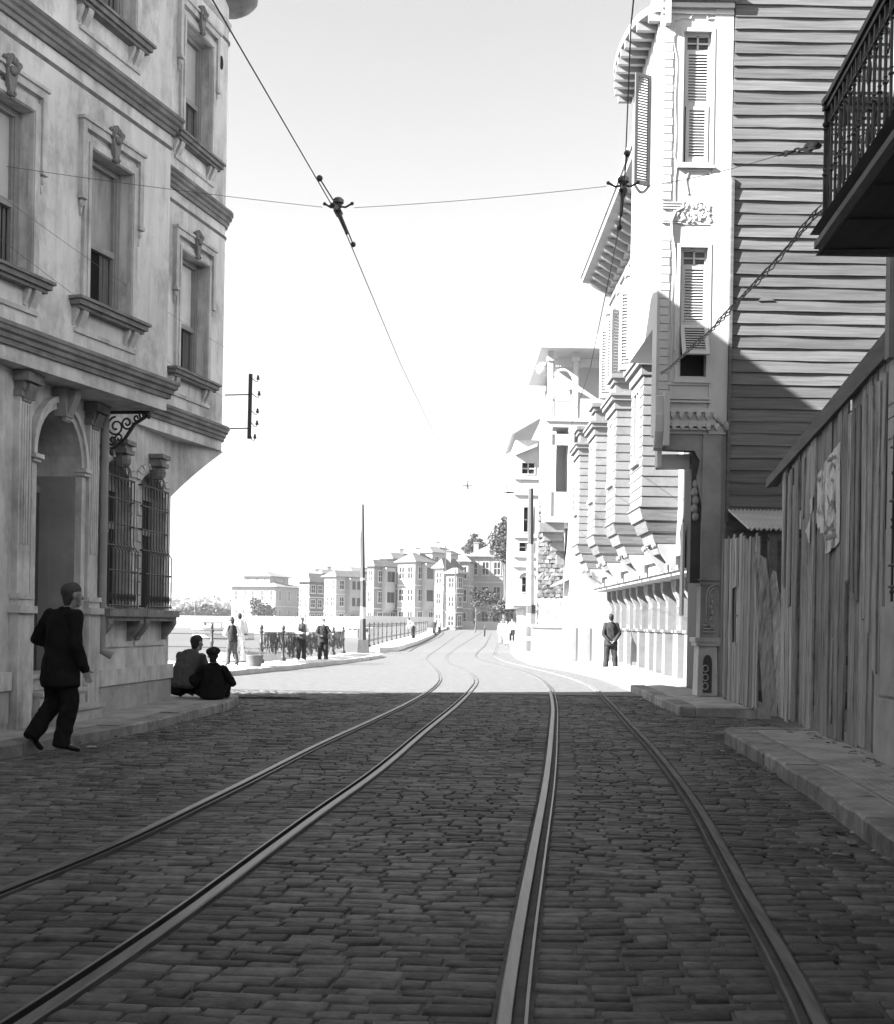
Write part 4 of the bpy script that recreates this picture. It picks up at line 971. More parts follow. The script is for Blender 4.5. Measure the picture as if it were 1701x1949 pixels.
q = MB(FT_)         # narrower upper tier
q.box(o0 + .75, o0 + 1.35, 0, e - .06, 6.56, 6.95); q.box(o0 + .62, o0 + 1.48, 0, e + .06, 7.05, 7.15); q.box(o0 + .68, o0 + 1.42, 0, e, 6.95, 7.05); q.box(o0 + .1, o0 + .7, 0, e - .16, 6.56, 6.64); obj('balustrade', q, 'whiteboard', oo)
for i, (z0, z1, k_) in enumerate(((3.45, 3.70, .06), (3.22, 3.45, -.06), (3.0, 3.22, -.2), (2.82, 3.0, -.36))):
    k2 = k_ - .07; q = MB(FT_)
    q.add([(o0 - k2 * .4, 0, z0), (o0 + 1.42 + k2 * .4, 0, z0), (o0 + 1.42 + k2 * .4, e + k2, z0), (o0 - k2 * .4, e + k2, z0), (o0 - k_ * .4, 0, z1 - .02), (o0 + 1.42 + k_ * .4, 0, z1 - .02), (o0 + 1.42 + k_ * .4, e + k_, z1 - .02), (o0 - k_ * .4, e + k_, z1 - .02)], [(3, 2, 1, 0), (4, 5, 6, 7), (0, 1, 5, 4), (1, 2, 6, 5), (2, 3, 7, 6), (3, 0, 4, 7)])
    q.box(o0 - .02 - k_ * .4, o0 + 1.44 + k_ * .4, 0, e + k_ + .02, z1 - .02, z1); obj('corbel', q, 'corbel', oo)
for u in (o0 + .15, o0 + 1.27):
    q = MB(FT_); scroll_bracket(q, u, .12, 0, 2.98, .5, .35); q.ball((u, .42, 2.95), .06, n=7, m=5); obj('console', q, 'terrace', oo)
# floor bands, roof cornice with brackets
q = MB(FT_); q.box(0, P, 0, .09, 7.05, 7.15); q.box(0, P, 0, .06, 10.3, 10.38); q.box(0, P, 0, .12, 10.6, 10.7); obj('band', q, 'terrace', hs)
q = MB(FT_); q.prism([(0, 10.86), (.78, 10.98), (.80, 11.08), (.84, 11.10), (.86, 11.26), (.5, 11.4), (0, 11.4)], 0, P, 0); obj('roof_cornice', q, 'terrace', hs)
for i in range(6):
    q = MB(FT_); scroll_bracket(q, .3 + i * .6, .12, 0, 10.9, .35, .6); obj('bracket', q, 'terrace', hs)
q = MB(FT_)
for i in range(14): q.box(.1 + i * .25, .1 + i * .25 + .1, 0, .05, 9.75, 9.95)
obj('fretwork', q, 'whiteboard', hs)
# arched niche beside the oriel
q = MB(FT_); cu = 2.75; pts = [(cu - .5, 2.85)] + [(cu - .5 * math.cos(math.pi * i / 12), 3.05 + .42 * math.sin(math.pi * i / 12)) for i in range(13)] + [(cu + .5, 2.85)]
q.prism(pts, 0, .1, 1); q.tube([(cu - .14 + .14 * (1 - math.cos(t)), .1, 3.12 + .14 * math.sin(t)) for t in np.linspace(0, 2 * math.pi, 12)], .02, 4); obj('arched_panel', q, 'terrace', hs)
# shop front at street level
FGd = Fr((XG, TY0), (0, 1), -1)
q = MB(FGd); q.wall(0, P, .0, 2.8, [(.45, 1.25, .05, 2.3, .35), (1.65, 2.35, .75, 2.3, .3), (2.75, 3.35, .05, 2.3, .35)], 0); obj('shop_wall', q, 'terrace', hs)
q = MB(FGd); q.box(0, P, 0, .80, 2.42, 2.50); q.box(0, P, 0, .86, 2.50, 2.80); q.box(0, P, .70, .91, 2.78, 2.84); obj('shop_cornice', q, 'terrace', hs)
for u in (.02, 1.30, 2.40, 3.40):
    q = MB(FGd); q.box(u, u + .30, -.01, .34, .14, 1.25); q.box(u - .02, u + .32, -.01, .38, 1.25, 1.31); q.box(u + .03, u + .27, -.01, .27, 1.31, 2.25); q.box(u - .02, u + .32, -.01, .4, 2.25, 2.42)
    scroll_bracket(q, u + .15, .2, .24, 2.25, .34, .16); q.frame(u + .07, u + .23, 1.40, 1.84, .02, .26, .29)
    obj('shop_pilaster', q, 'whiteboard', hs)
for a, b, c_, d in ((.45, 1.25, .05, 2.3), (1.65, 2.35, .75, 2.3), (2.75, 3.35, .05, 2.3)):
    q = MB(FGd); q.frame(a, b, c_, d, .06, -.34, -.26); q.box(a, b, -.33, -.30, c_, c_ + .9 if c_ < .5 else c_ + .06); q.box((a + b) / 2 - .03, (a + b) / 2 + .03, -.33, -.27, c_, d); wo = obj('shop_door' if c_ < .5 else 'shop_window', q, 'whiteboard', hs)
    q = MB(FGd); q.box(a + .05, b - .05, -.325, -.32, c_ + .1, d - .05); obj('pane', q, 'glass', wo)
# the terrace drawn above is scaled up about the camera, keeping its image outline
GROW = Matrix.Translation((XW + .616, TY0 + 3.115, -.196)) @ Matrix.Scale(1.14, 4) @ Matrix.Translation((-XW, -TY0, 0))  # also moves it back, so its nearest oriel clears the corner house's shadow
def grow(o):
    if o.type == 'MESH' and not o.data.get('grown'): o.data.transform(GROW); o.data['grown'] = 1
    for c in o.children: grow(c)
grow(hs); P2 = P * 1.14
terr = [hs]
for i in (1, 2): terr.append(dup(hs, (0, P2 * i, 0), HLAB[i]))
last = dup(hs, (0, P2 * 3, 0), HLAB[3], skip=('wall', 'roof_cornice', 'bracket', 'fretwork', 'band', 'window', 'shutter', 'window_hood', 'sill_console', 'pilaster'))
lw = MB(Fr((XW, TY0 + 3 * P), (0, 1), -1)); lw.wall(0, P, 2.75, 6.9, [w_ + (.18,) for w_ in UWIN], 0); lw.T = ident
y0_, y1_ = TY0 + 3 * P, TY0 + 4 * P
lw.poly([(XW, y0_, 6.9), (12, y0_, 6.9), (12, y1_, 6.9), (XW, y1_, 6.9)]); lw.poly([(XW, y1_ - .003, 2.75), (12, y1_ - .003, 2.75), (12, y1_ - .003, 6.9), (XW, y1_ - .003, 6.9)]); lw.poly([(XW, y0_, 2.75), (XG + .1, y0_, 2.75), (XG + .1, y1_, 2.75), (XW, y1_, 2.75)])
grow(obj('wall', lw, 'terrace', last))
# ================================================================== PLANK FENCE
FE = Fr((4.632, 16.218), (.349, 4.801), -1)
fe = thing('plank_fence', 'weathered plank fence of ragged upright boards along the pavement', 'fence', (4.5, 14, 0))
def rail_z(u): return 3.46 - .10 * (u - 1.08)          # underside-ish of the top rail
rp = random.Random(11)
def plank(Fm, u, wd, z0, z1, w0, th_, lean, parent, m='plank', name='plank', ragged=.05, bend=0.0):
    """an old board: split foot, slight bow, its own lean"""
    mb = MB(Fm); n = 5
    for i in range(n + 1):
        t = i / n; z = z0 + (z1 - z0) * t; du = lean * (t - .5) + bend * math.sin(math.pi * t); dw = rp.uniform(-.004, .004) + .012 * math.sin(math.pi * t) * bend * 10
        for (a, b) in ((-.5, 0), (.5, 0), (.5, 1), (-.5, 1)):
            jit = rp.uniform(-.006, .006)
            zz = z + (rp.uniform(0, ragged) if i in (0,) else rp.uniform(-ragged, 0) * .3 if i == n else 0)
            mb.v.append(Fm(u + du + a * wd + jit, w0 + dw + b * th_, zz))
    for i in range(n):
        for j in range(4): mb.f.append((i * 4 + j, i * 4 + (j + 1) % 4, i * 4 + 4 + (j + 1) % 4, i * 4 + 4 + j))
    mb.f += [(3, 2, 1, 0), (n * 4, n * 4 + 1, n * 4 + 2, n * 4 + 3)]
    return obj(name, mb, m, parent)
u = .22
i = 0
while u > -4.95:
    wd = rp.choice([.14, .17, .20, .24, .28, .18])
    if -3.1 < u < -1.75: wd = rp.choice([.2, .24, .17])
    gap = rp.choice([.012, .02, .035, .05]) 
    if u < -3.9: gap = rp.choice([.02, .05, .07]); wd = rp.choice([.12, .15, .13])
    top = rail_z(u) + .08; um = u - wd / 2
    plank(FE, um, wd, .12 + rp.uniform(0, .04), top - (rp.uniform(.0, .25) if rp.random() < .2 else 0), rp.uniform(-.022, .022), .026, rp.uniform(-.05, .05) + (.08 if u > -.3 else 0), fe, ragged=.05, bend=rp.uniform(-.008, .008))
    u -= wd + gap; i += 1
# a second skin of shorter boards nailed over the first
for uu, wd, z0, z1 in ((-.05, .11, 1.9, 3.55), (-.42, .14, 1.62, 3.55), (-.62, .08, 1.35, 3.3), (-.72, .13, .15, 1.5), (-1.15, .10, 2.75, 3.6), (-3.35, .13, 1.85, 3.75), (-3.52, .12, 1.75, 3.8), (-3.70, .11, 1.62, 3.8), (-3.98, .11, 1.4, 3.85), (-4.2, .08, 1.28, 3.9), (-4.42, .12, .9, 3.9), (-2.75, .05, .3, 1.3), (-4.62, .10, 1.5, 3.95), (-4.8, .12, .15, 2.4), (-1.5, .035, .4, 2.2)):
    plank(FE, uu, wd, z0, z1, .026, .02, rp.uniform(-.05, .05), fe, ragged=.14)
q = MB()
for (a, b) in ((1.08, -4.75),):
    P4 = [(a, rail_z(a) - .02), (a - .05, rail_z(a) + .10), (b, rail_z(b) + .26), (b, rail_z(b) - .0)]
    q.T = FE; q.prism([(x, z) for x, z in P4], .035, .085, 1); q.prism([(a, rail_z(a) - .0), (a, rail_z(a) + .03), (b, rail_z(b) + .24), (b, rail_z(b) + .2)], -.08, .034, 1)
obj('top_rail', q, 'rail_wood', fe)
q = MB(FE); q.box(-4.9, .2, -.09, -.03, 1.0, 1.1); q.box(-4.9, .2, -.09, -.03, 2.6, 2.7)
for u_ in (.1, -2.4, -4.7): q.box(u_ - .06, u_ + .06, -.16, -.09, .1, 3.4)
obj('back_frame', q, 'rail_wood', fe)
# torn posters pasted on the boards
def sheet(name, pts, m, label, cat, w0=.052, seed=1, n=10):
    """a torn paper sheet following the boards, outline in facade u,z"""
    r_ = random.Random(seed); (ua, za), (ub, zb), (uc, zc), (ud, zd) = pts; mb = MB(FE); k = n + 1
    for i in range(k):
        for j in range(k):
            s, t = i / n, j / n
            u_ = (ua * (1 - s) + ub * s) * (1 - t) + (ud * (1 - s) + uc * s) * t; z_ = (za * (1 - s) + zb * s) * (1 - t) + (zd * (1 - s) + zc * s) * t
            if i in (0, n): u_ += r_.uniform(-.010, .010)
            if j == n: z_ += r_.uniform(-.02, .02) + (.05 if r_.random() < .2 else 0)
            if j == 0: z_ += r_.uniform(-.006, .006)
            mb.v.append(FE(u_, w0 + .006 * math.sin(u_ * 34) + r_.uniform(0, .003), z_))
    for i in range(n):
        for j in range(n): mb.f.append((i * k + j, (i + 1) * k + j, (i + 1) * k + j + 1, i * k + j + 1))
    o = len(mb.v); mb.v += [(a - .003 * FE.N.x, b - .003 * FE.N.y, c_) for a, b, c_ in mb.v]; mb.f += [tuple(o + q_ for q_ in f) for f in mb.f]
    return obj(name, mb, m, label=label, cat=cat)
po_ = sheet('poster', [(-2.32, 3.36), (-2.98, 3.50), (-3.02, 2.36), (-2.40, 2.26)], 'paper', 'large torn printed poster on the plank fence, wider of two sheets', 'poster', .050, 1)
sheet('poster', [(-1.92, 3.24), (-2.26, 3.36), (-2.30, 2.50), (-1.98, 2.62)], 'paper', 'narrow scuffed poster sheet pasted beside the large torn poster', 'poster', .046, 2)
sheet('paper_scrap', [(-1.62, 2.98), (-1.80, 3.05), (-1.80, 2.86), (-1.66, 2.82)], 'paper2', 'small pale paper scrap near the top edge of the posters', 'paper', .06, 3, 3)
sheet('paper_scrap', [(-1.42, 2.62), (-1.66, 2.76), (-1.66, 2.45), (-1.62, 2.44)], 'paper2', 'pointed pale paper scrap at the lower left of the posters', 'paper', .06, 4, 3)

q = MB(FE); ri = random.Random(8)
for (cu, cz, ru, rz, a0, a1) in ((-2.68, 3.05, .20, .24, 0, 6.3), (-2.70, 2.98, .07, .13, .5, 5), (-2.60, 2.72, .22, .16, 2, 6), (-2.78, 2.60, .12, .2, 0, 4), (-2.62, 2.5, .26, .05, 0, 3.1), (-2.7, 2.44, .25, .02, 0, 3.1), (-2.66, 3.34, .2, .02, 0, 3.1), (-2.06, 3.0, .1, .2, 1, 5)):
    pts = []
    for i in range(15):
        t = a0 + (a1 - a0) * i / 14; pts.append((cu + ru * math.cos(t) + ri.uniform(-.01, .01), cz + rz * math.sin(t)))
    for (a, b), (c_, d) in zip(pts, pts[1:]):
        wd = ri.uniform(.008, .028); q.poly([(a, .0635, b - wd), (c_, .0635, d - wd), (c_, .0635, d + wd), (a, .0635, b + wd)])
obj('print', q, 'iron', po_, kind='stuff')

# ================================================================== SHED WITH CORRUGATED ROOF
sh = thing('shed', 'tumbledown plank shed with a corrugated roof behind the fence', 'shed', (4.9, 19.5, 0))
FSd = Fr((4.97, 21.3), (-.07, -1), 1); FSd.N = Vector((-.9975, .07))
u = .0
while u < 3.35:
    wd = rp.choice([.13, .17, .2, .15]); zt = 3.04 - u * .075 + rp.uniform(-.06, .05)
    if 1.0 < u < 1.55:
        plank(FSd, u + wd / 2, wd, .1, 1.15, 0, .025, rp.uniform(-.02, .02), sh, 'shedplank'); plank(FSd, u + wd / 2, wd, 2.05, zt, 0.01, .025, 0, sh, 'shedplank')
    else: plank(FSd, u + wd / 2, wd, .1 + rp.uniform(0, .05), zt, rp.uniform(0, .02), .025, rp.uniform(-.03, .03) + u * .02, sh, 'shedplank')
    u += wd + rp.choice([.012, .02, .035])
q = MB(FSd); q.box(.98, 1.58, -.03, -.01, 1.1, 2.1); hb = obj('boarded_hatch', q, 'plank', sh)
q = MB(FSd); q.box(.98, 1.58, -.01, .004, 1.58, 1.61); q.box(1.26, 1.28, -.01, .004, 1.1, 2.1); obj('hatch_batten', q, 'rail_wood', hb)
q = MB(); n = 26; x0, x1 = 5.05, 6.9
for j, (yy_, zz) in enumerate(((21.42, 3.52), (17.55, 2.86))):
    for i in range(n * 4 + 1):
        x = x0 + (x1 - x0) * i / (n * 4) - (.0 if j == 0 else .60); q.v.append((x, yy_ + (0 if j == 0 else .03 * math.sin(i * .7)), zz + .024 * math.sin(i * math.pi / 2)))
k = n * 4 + 1
for i in range(k - 1): q.f.append((i, i + 1, k + i + 1, k + i))
o_ = len(q.v); q.v += [(a, b, c_ - .008) for a, b, c_ in q.v]; q.f += [tuple(o_ + a for a in f)[::-1] for f in q.f]
obj('corrugated_roof', q, 'zinc', sh, smooth=True)
q = MB(); q.box(4.78, 4.9, 17.6, 17.72, .1, 2.75); q.box(4.78, 6.2, 17.62, 17.70, 2.70, 2.80); obj('frame_post', q, 'rail_wood', sh)
# loose boards leaning in the gap
for i, (xa, ya, xb, yb, zt, wd, tone) in enumerate(((4.76, 17.2, 4.70, 17.75, 2.55, .30, 'plank'), (4.90, 16.95, 4.83, 17.65, 2.35, .24, 'plank'), (5.0, 16.8, 4.9, 17.5, 2.0, .14, 'shedplank'), (4.82, 16.75, 4.93, 17.1, 2.8, .09, 'shedplank'))):
    mb = MB(); A = Vector((xa, ya, .12)); B = Vector((xb, yb, zt)); d = (B - A); s_ = Vector((.62, -.78, 0)) * wd / 2; t_ = Vector((-.78, -.62, 0)) * .025
    mb.v = [tuple(A - s_), tuple(A + s_), tuple(B + s_ * .7 + Vector((0, 0, -.12))), tuple(B - s_ * .8), tuple(A - s_ + t_), tuple(A + s_ + t_), tuple(B + s_ * .7 + t_ + Vector((0, 0, -.12))), tuple(B - s_ * .8 + t_)]
    mb.f = [(0, 1, 2, 3), (7, 6, 5, 4), (0, 4, 5, 1), (1, 5, 6, 2), (2, 6, 7, 3), (3, 7, 4, 0)]
    obj('leaning_board', mb, tone, label=['widest loose board leaning beside the shed opening', 'second loose board leaning in the shed opening', 'short slim board leaning deepest in the shed opening', 'thin tall batten leaning against the end of the plank fence'][i], cat='board', group='loose boards by the shed')

# ================================================================== NEAR HOUSE WITH THE BALCONY
nr_ = thing('balcony_house', 'house at the picture edge with iron balcony and plastered base', 'building', (4.5, 8, 0))
FH = Fr((4.20, 11.35), (-.085, -1), -1); FH.N = Vector((-.9964, .0847))
q = MB(FH); q.wall(0, 16, 0, 3.55, [(.35, 1.35, 1.7, 3.3, .25), (2.4, 3.4, 1.7, 3.3, .25)], 0); q.box(0, 16, -6, -.001, 3.55, 9.5)
q.T = ident; q.poly([(4.2, 11.35, 0), (10, 11.35, 0), (10, 11.35, 3.56), (4.2, 11.35, 3.56)]); obj('wall', q, 'nearwall', nr_)
q = MB(FH); q.box(-.03, 16, -.1, .06, .0, .75); q.box(-.02, 16, -.1, .035, .78, 1.62); obj('plinth', q, 'nearwall', nr_)
pf = [(-.01, 3.55), (.06, 3.58), (.07, 3.66), (.13, 3.70), (.14, 3.78), (.22, 3.86), (.23, 3.93), (-.01, 3.97)]
pth = [(7.5, 11.35), (4.2, 11.35)] + [tuple(FH(8, 0, 0)[:2])]
obj('cornice', MB().sweep(pth, pf, -1), 'balcony_edge', nr_)
obj('string_moulding', MB().sweep(pth, [(-.01, 3.22), (.07, 3.25), (.07, 3.30), (.11, 3.33), (.11, 3.38), (-.01, 3.42)], -1), 'balcony_edge', nr_)
for i in range(16):
    z = 3.97 + i * .19; pp_ = [(7.5, 11.35), (4.2, 11.35), tuple(FH(8, 0, 0)[:2])]
    obj('board', MB().sweep(pp_, [(.002, z + .2), (.01, z + .2), (.03, z), (.002, z)], -1), 'nearboard', nr_)
q = MB(FH); q.box(.02, .16, -.01, .05, 3.98, 7.5); obj('corner_board', q, 'nearboard', nr_)
for a, b in ((.35, 1.35), (2.4, 3.4)):
    q = MB(FH); q.frame(a, b, 1.7, 3.3, .07, -.24, -.15); q.box(a, b, -.25, -.24, 1.7, 3.3); wo = obj('window', q, 'dark', nr_)
    for i in range(6):
        u = a + .08 + i * .17; s_ = MB(FH); s_.tube([(u, .06, 1.66), (u, .06, 3.2)], .012, 6)
        for z in (1.75, 2.35, 2.42, 2.85): s_.lathe((0, 0, 0), [(.001, 0)], 3); s_.ball((u, .06, z), .024, n=6, m=4)
        obj('grille_bar', s_, 'iron', wo)
    s_ = MB(FH)
    for z in (1.8, 2.0, 2.6, 3.1): s_.tube([(a - .02, 0, z), (a - .02, .06, z), (b + .02, .06, z), (b + .02, 0, z)], .012, 5)
    obj('grille_rail', s_, 'iron', wo)
# balcony
BO = Vector((2.84, 9.2)); BD = Vector((-.085, -1)).normalized(); FBa = Fr(tuple(BO), tuple(BD), -1); FBa.N = Vector((-.9964, .0847))
FBe = Fr(tuple(BO), (1, 0), 1); FBe.N = Vector((0, 1))           # far end, facing away
BZ = 4.31; BL = 6.0
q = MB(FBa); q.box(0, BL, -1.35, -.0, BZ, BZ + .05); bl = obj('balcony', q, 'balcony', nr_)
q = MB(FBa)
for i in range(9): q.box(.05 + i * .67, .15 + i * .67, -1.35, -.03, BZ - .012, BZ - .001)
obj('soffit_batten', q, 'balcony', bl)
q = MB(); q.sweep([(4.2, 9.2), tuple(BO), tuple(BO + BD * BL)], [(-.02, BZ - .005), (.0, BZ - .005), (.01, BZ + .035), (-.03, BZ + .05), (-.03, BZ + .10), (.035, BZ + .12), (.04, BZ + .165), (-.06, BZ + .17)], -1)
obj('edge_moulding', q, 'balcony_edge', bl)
RZ = 5.46
def railing(Fm, L, nb):
    for i in range(nb):
        u = .02 + (L - .04) * i / (nb - 1); s_ = MB(Fm); thick = .011
        s_.tube([(u, -.05, BZ + .16), (u, -.05, RZ - .05)], thick, 6)
        for z, r_ in ((BZ + .24, .02), (BZ + .28, .016), (BZ + .60, .021), (BZ + .64, .016), (RZ - .17, .022), (RZ - .20, .018)): s_.ball((u, -.05, z), r_, r_, .014, 6, 4)
        obj('baluster', s_, 'iron', bl)
    s_ = MB(Fm); s_.box(0, L, -.075, -.025, RZ - .05, RZ - .02); s_.box(0, L, -.06, -.04, RZ - .165, RZ - .15); s_.box(0, L, -.06, -.04, BZ + .30, BZ + .315); s_.box(0, L, -.065, -.035, BZ + .19, BZ + .205)
    for i in range(int(L / .12)): s_.box(.05 + i * .12, .075 + i * .12, -.065, -.035, RZ - .15, RZ - .05)
    s_.box(0, L, -.09, -.01, RZ, RZ + .045)
    for i in range(int(L / .12)): s_.box(.05 + i * .12, .075 + i * .12, -.06, -.04, BZ + .165, BZ + .3)
    obj('hand_rail', s_, 'iron', bl)
    s_ = MB(Fm)
    for i in range(int(L / .22)):
        u = .11 + i * .22
        for zc in (BZ + .42, RZ - .30): s_.tube([(u + .055 * math.cos(t), -.05, zc + .08 * math.sin(t)) for t in np.linspace(0, 2 * math.pi, 9)], .006, 4)
    obj('rail_scrolls', s_, 'iron', bl, kind='stuff')
railing(FBa, BL, 46)
FBe2 = Fr(tuple(BO), (1, 0), 1); FBe2.N = Vector((0, 1)); railing(FBe2, 1.25, 11)
q = MB(FBa); q.box(.0, .05, -.075, -.025, BZ + .16, RZ + .07); obj('corner_post', q, 'iron', bl)

# ================================================================== OVERHEAD WIRES
def catenary(a, b, sag, n=14):
    a, b = Vector(a), Vector(b); return [tuple(a.lerp(b, i / n) - Vector((0, 0, sag * 4 * (i / n) * (1 - i / n)))) for i in range(n + 1)]
ZW = 5.75
def trolley(f, label, y0=1.0):
    t = MB(); pts = [(f(max(y, 3.2)), y, ZW + .06 * math.cos(y * .16)) for y in np.linspace(y0, 24, 20)] + [(f(y), y, ZW) for y in (28, 33, 37, 44, 50, 60, 80, 110, 150)]
    return pts
c1 = lambda y: interp(y, [(0, -3.0), (7, -1.87), (12.6, -1.26), (13.5, -1.20), (20, -.86), (30, -.2), (37, .52), (45, .6), (150, 2)])
c2 = lambda y: interp(y, [(0, 1.0), (8, 1.18), (11.7, 1.68), (13.2, 1.83), (20, 2.35), (28, 2.75), (37, 2.2), (60, 2.0), (150, 5)])
def wire_path(c): return [(c(y), y, ZW) for y in list(np.linspace(.5, 24, 30)) + [28, 33, 37, 45, 60, 80, 110, 150]]
t1 = MB(); t1.tube(wire_path(c1), .006, 5); obj('trolley_wire', t1, 'wire', label='trolley wire running up to the upper left over the curved track', cat='wire')
t1 = MB(); t1.tube(wire_path(c2), .006, 5); obj('trolley_wire', t1, 'wire', label='trolley wire hanging above the track nearest the white houses', cat='wire')
def hanger(c, Y, lab):
    t = thing('wire_hanger', lab, 'wire hanger', (c(Y), Y, ZW), 'trolley wire hangers')
    d = Vector((c(Y + .8) - c(Y - .8), 1.6, 0)).normalized(); s_ = Vector((d.y, -d.x, 0)); p = Vector((c(Y), Y, ZW))
    def L(a, b, c_): return tuple(p + d * a + s_ * b + Vector((0, 0, c_)))
    q = MB(); q.tube([L(-.35, 0, .0), L(-.1, 0, .06), L(.1, 0, .06), L(.55, 0, -.0)], .03, 6, r1=.018); q.tube([L(-.05, 0, .05), L(.05, 0, .05)], .045, 6); obj('clamp', q, 'iron', t)
    q = MB(); q.lathe(L(0, 0, .08), [(.02, 0), (.035, .02), (.04, .05), (.06, .065), (.06, .10), (.04, .12)], 10); obj('insulator_bell', q, 'porcelain', t, smooth=True)
    q = MB(); q.tube([L(0, -.15, .14), L(0, -.08, .10), L(0, 0, .11), L(0, .08, .10), L(0, .15, .14)], .012, 5); q.ball(L(0, .15, .14), .020, n=6, m=4); q.ball(L(0, -.15, .14), .020, n=6, m=4); obj('yoke', q, 'iron', t)
    for a in (-1.05, 1.0):
        q = MB(); q.ball(L(a, 0, .02), .032, .032, .032, 8, 6); q.tube([L(a, 0, .02), L(a * .3, 0, .07)], .008, 5); obj('feeder_clip', q, 'iron', t)
hanger(c1, 12.75, 'dark hanger on the left trolley wire where the span wire crosses'); hanger(c2, 12.0, 'dark hanger on the trolley wire in front of the white houses')
q = thing('wire_hanger', 'small distant hanger cross against the sky over the street', 'wire hanger', (.575, 37, 5.67)); m_ = MB(); m_.tube([(.40, 37, 5.70), (.575, 37, 5.66), (.75, 37, 5.71)], .012, 4); m_.tube([(.56, 36.7, 5.68), (.585, 37.3, 5.62)], .025, 5); m_.tube([(.575, 37, 5.6), (.575, 37, 5.85)], .02, 4); obj('clamp', m_, 'iron', q)
H1, H2 = Vector((c1(12.75), 12.75, ZW + .1)), Vector((c2(12.0), 12.0, ZW + .1))
q = MB(); q.tube(catenary(at(0, 315, 13.0), H1 - Vector((.17, 0, 0)), .02), .003, 4); obj('span_wire', q, 'thinwire', label='span wire from the stucco house to the left hanger', cat='wire')
q = MB(); q.tube(catenary(H1 + Vector((.17, 0, 0)), H2 - Vector((.17, 0, 0)), .02), .003, 4); obj('span_wire', q, 'thinwire', label='span wire between the two dark hangers', cat='wire')
CHa, CHb = at(1480, 296, 10.6), at(1557, 277, 9.25)
q = MB(); q.tube(catenary(H2 + Vector((.17, 0, 0)), CHa, .03), .003, 4); obj('span_wire', q, 'thinwire', label='span wire from the right hanger to the chain at the balcony', cat='wire')
t = thing('chain', 'short dark chain tying the span wire to the balcony corner', 'chain', tuple(CHa))
for i in range(7):
    a = CHa.lerp(CHb, i / 7); b = CHa.lerp(CHb, (i + 1.05) / 7); d = b - a; s_ = Vector((0, -d.z, d.y)).normalized() if i % 2 else d.cross(Vector((0, -d.z, d.y))).normalized(); r_ = .03 if i in (2,) else .018
    m_ = MB(); c_ = (a + b) / 2; m_.tube([tuple(c_ + d * .5 * math.cos(x) + s_ * r_ * math.sin(x)) for x in np.linspace(0, 2 * math.pi, 11)], .010 + (.014 if i > 4 else 0), 5); obj('link', m_, 'iron', t)
# twisted service cable from the balcony house to the timber house
A, B = at(1562, 398, 10.4), at(1258, 712, 21.2)
t = thing('service_cable', 'bundle of twisted cables slung from the balcony to the timber house', 'cable', tuple(A))
for kx in range(4):
    pts = catenary(A, B, .10, 60); pp_ = []
    for i, p in enumerate(pts): a = i * .8 + kx * 1.57; r_ = .022 + .012 * math.sin(i * .5 + kx); pp_.append((p[0] + r_ * math.cos(a), p[1], p[2] + r_ * math.sin(a)))
    m_ = MB(); m_.tube(pp_, .008, 4); obj('strand', m_, 'wire', t)
# telephone wires along the stucco house
for i, (p0, p1, lab) in enumerate((((0, 372, 11.6), (440, 668, 19.4), 'upper faint telephone wire crossing the stucco house front'), ((0, 455, 11.6), (440, 765, 19.6), 'lower faint telephone wire crossing the stucco house front'))):
    q = MB(); q.tube(catenary(at(*p0), at(*p1), .06), .0028, 4); obj('telephone_wire', q, 'thinwire', label=lab, cat='wire')

# ---- litter, straw and grit along the kerbs
rl_ = random.Random(21); q = MB()
for i in range(330):
    Y = rl_.uniform(4.5, 24); side = rl_.random()
    if side < .4: X = lx(Y) + abs(rl_.gauss(.02, .22)); z = .006
    elif side < .8: X = rx(Y) - abs(rl_.gauss(.02, .2)); z = .006
    else: Y = rl_.uniform(9, 15); X = FE(0, 0, 0)[0] - .0725 * (16.2 - Y) - .08 - abs(rl_.gauss(0, .1)); z = .145
    if Y > 20.5 and side < .4: continue
    a = rl_.uniform(0, 6.3); L = rl_.choice([.012, .02, .03, .05]); W_ = L * rl_.uniform(.2, .8); d = Vector((math.cos(a), math.sin(a))); e = Vector((-d.y, d.x)); h = rl_.uniform(.004, .014)
    P_ = [d * L + e * W_, d * -L + e * W_, d * -L - e * W_, d * L - e * W_]
    q.add([(X + p.x, Y + p.y, z) for p in P_] + [(X + p.x * .6, Y + p.y * .6, z + h) for p in P_], [(4, 5, 6, 7), (0, 1, 5, 4), (1, 2, 6, 5), (2, 3, 7, 6), (3, 0, 4, 7)])
obj('litter', q, mat('grit_and_straw', .16, .9, .6, 9, island=.8), kind='stuff')
# ================================================================== QUAY RAILING, POLES, NETS, BOATS
rl = thing('quay_railing', 'iron quay railing of turned posts and two rails beside the water', 'railing', (-5.5, 37, 0))
RP = [(-12.5, 36.1), (-10.6, 36.05), (-8.75, 36.0), (-7.1, 35.75), (-5.55, 35.4), (-5.25, 38.0), (-4.95, 41), (-4.72, 44), (-4.5, 47), (-4.35, 49.8)]
def rail_post(x, y, b, parent, h=1.12):
    q = MB(); q.lathe((x, y, b), [(.10, 0), (.10, .1), (.06, .14), (.05, .2), (.045, .55), (.06, .58), (.06, .64), (.045, .67), (.04, h - .22), (.065, h - .2), (.065, h - .15), (.03, h - .12), (.055, h - .07), (.055, h - .02), (.02, h + .04)], 8); return obj('post', q, 'iron', parent, smooth=True)
for x, y in RP: rail_post(x, y, gz(y) + .12, rl)
for a, b in zip(RP, RP[1:]):
    for h in (.46, .86):
        q = MB(); q.tube([(a[0], a[1], gz(a[1]) + .12 + h), (b[0], b[1], gz(b[1]) + .12 + h)], .022, 6); obj('rail', q, 'iron', rl)
r2 = thing('quay_railing', 'long pale railing with close pickets further along the promenade', 'railing', (-3.5, 80, 0))
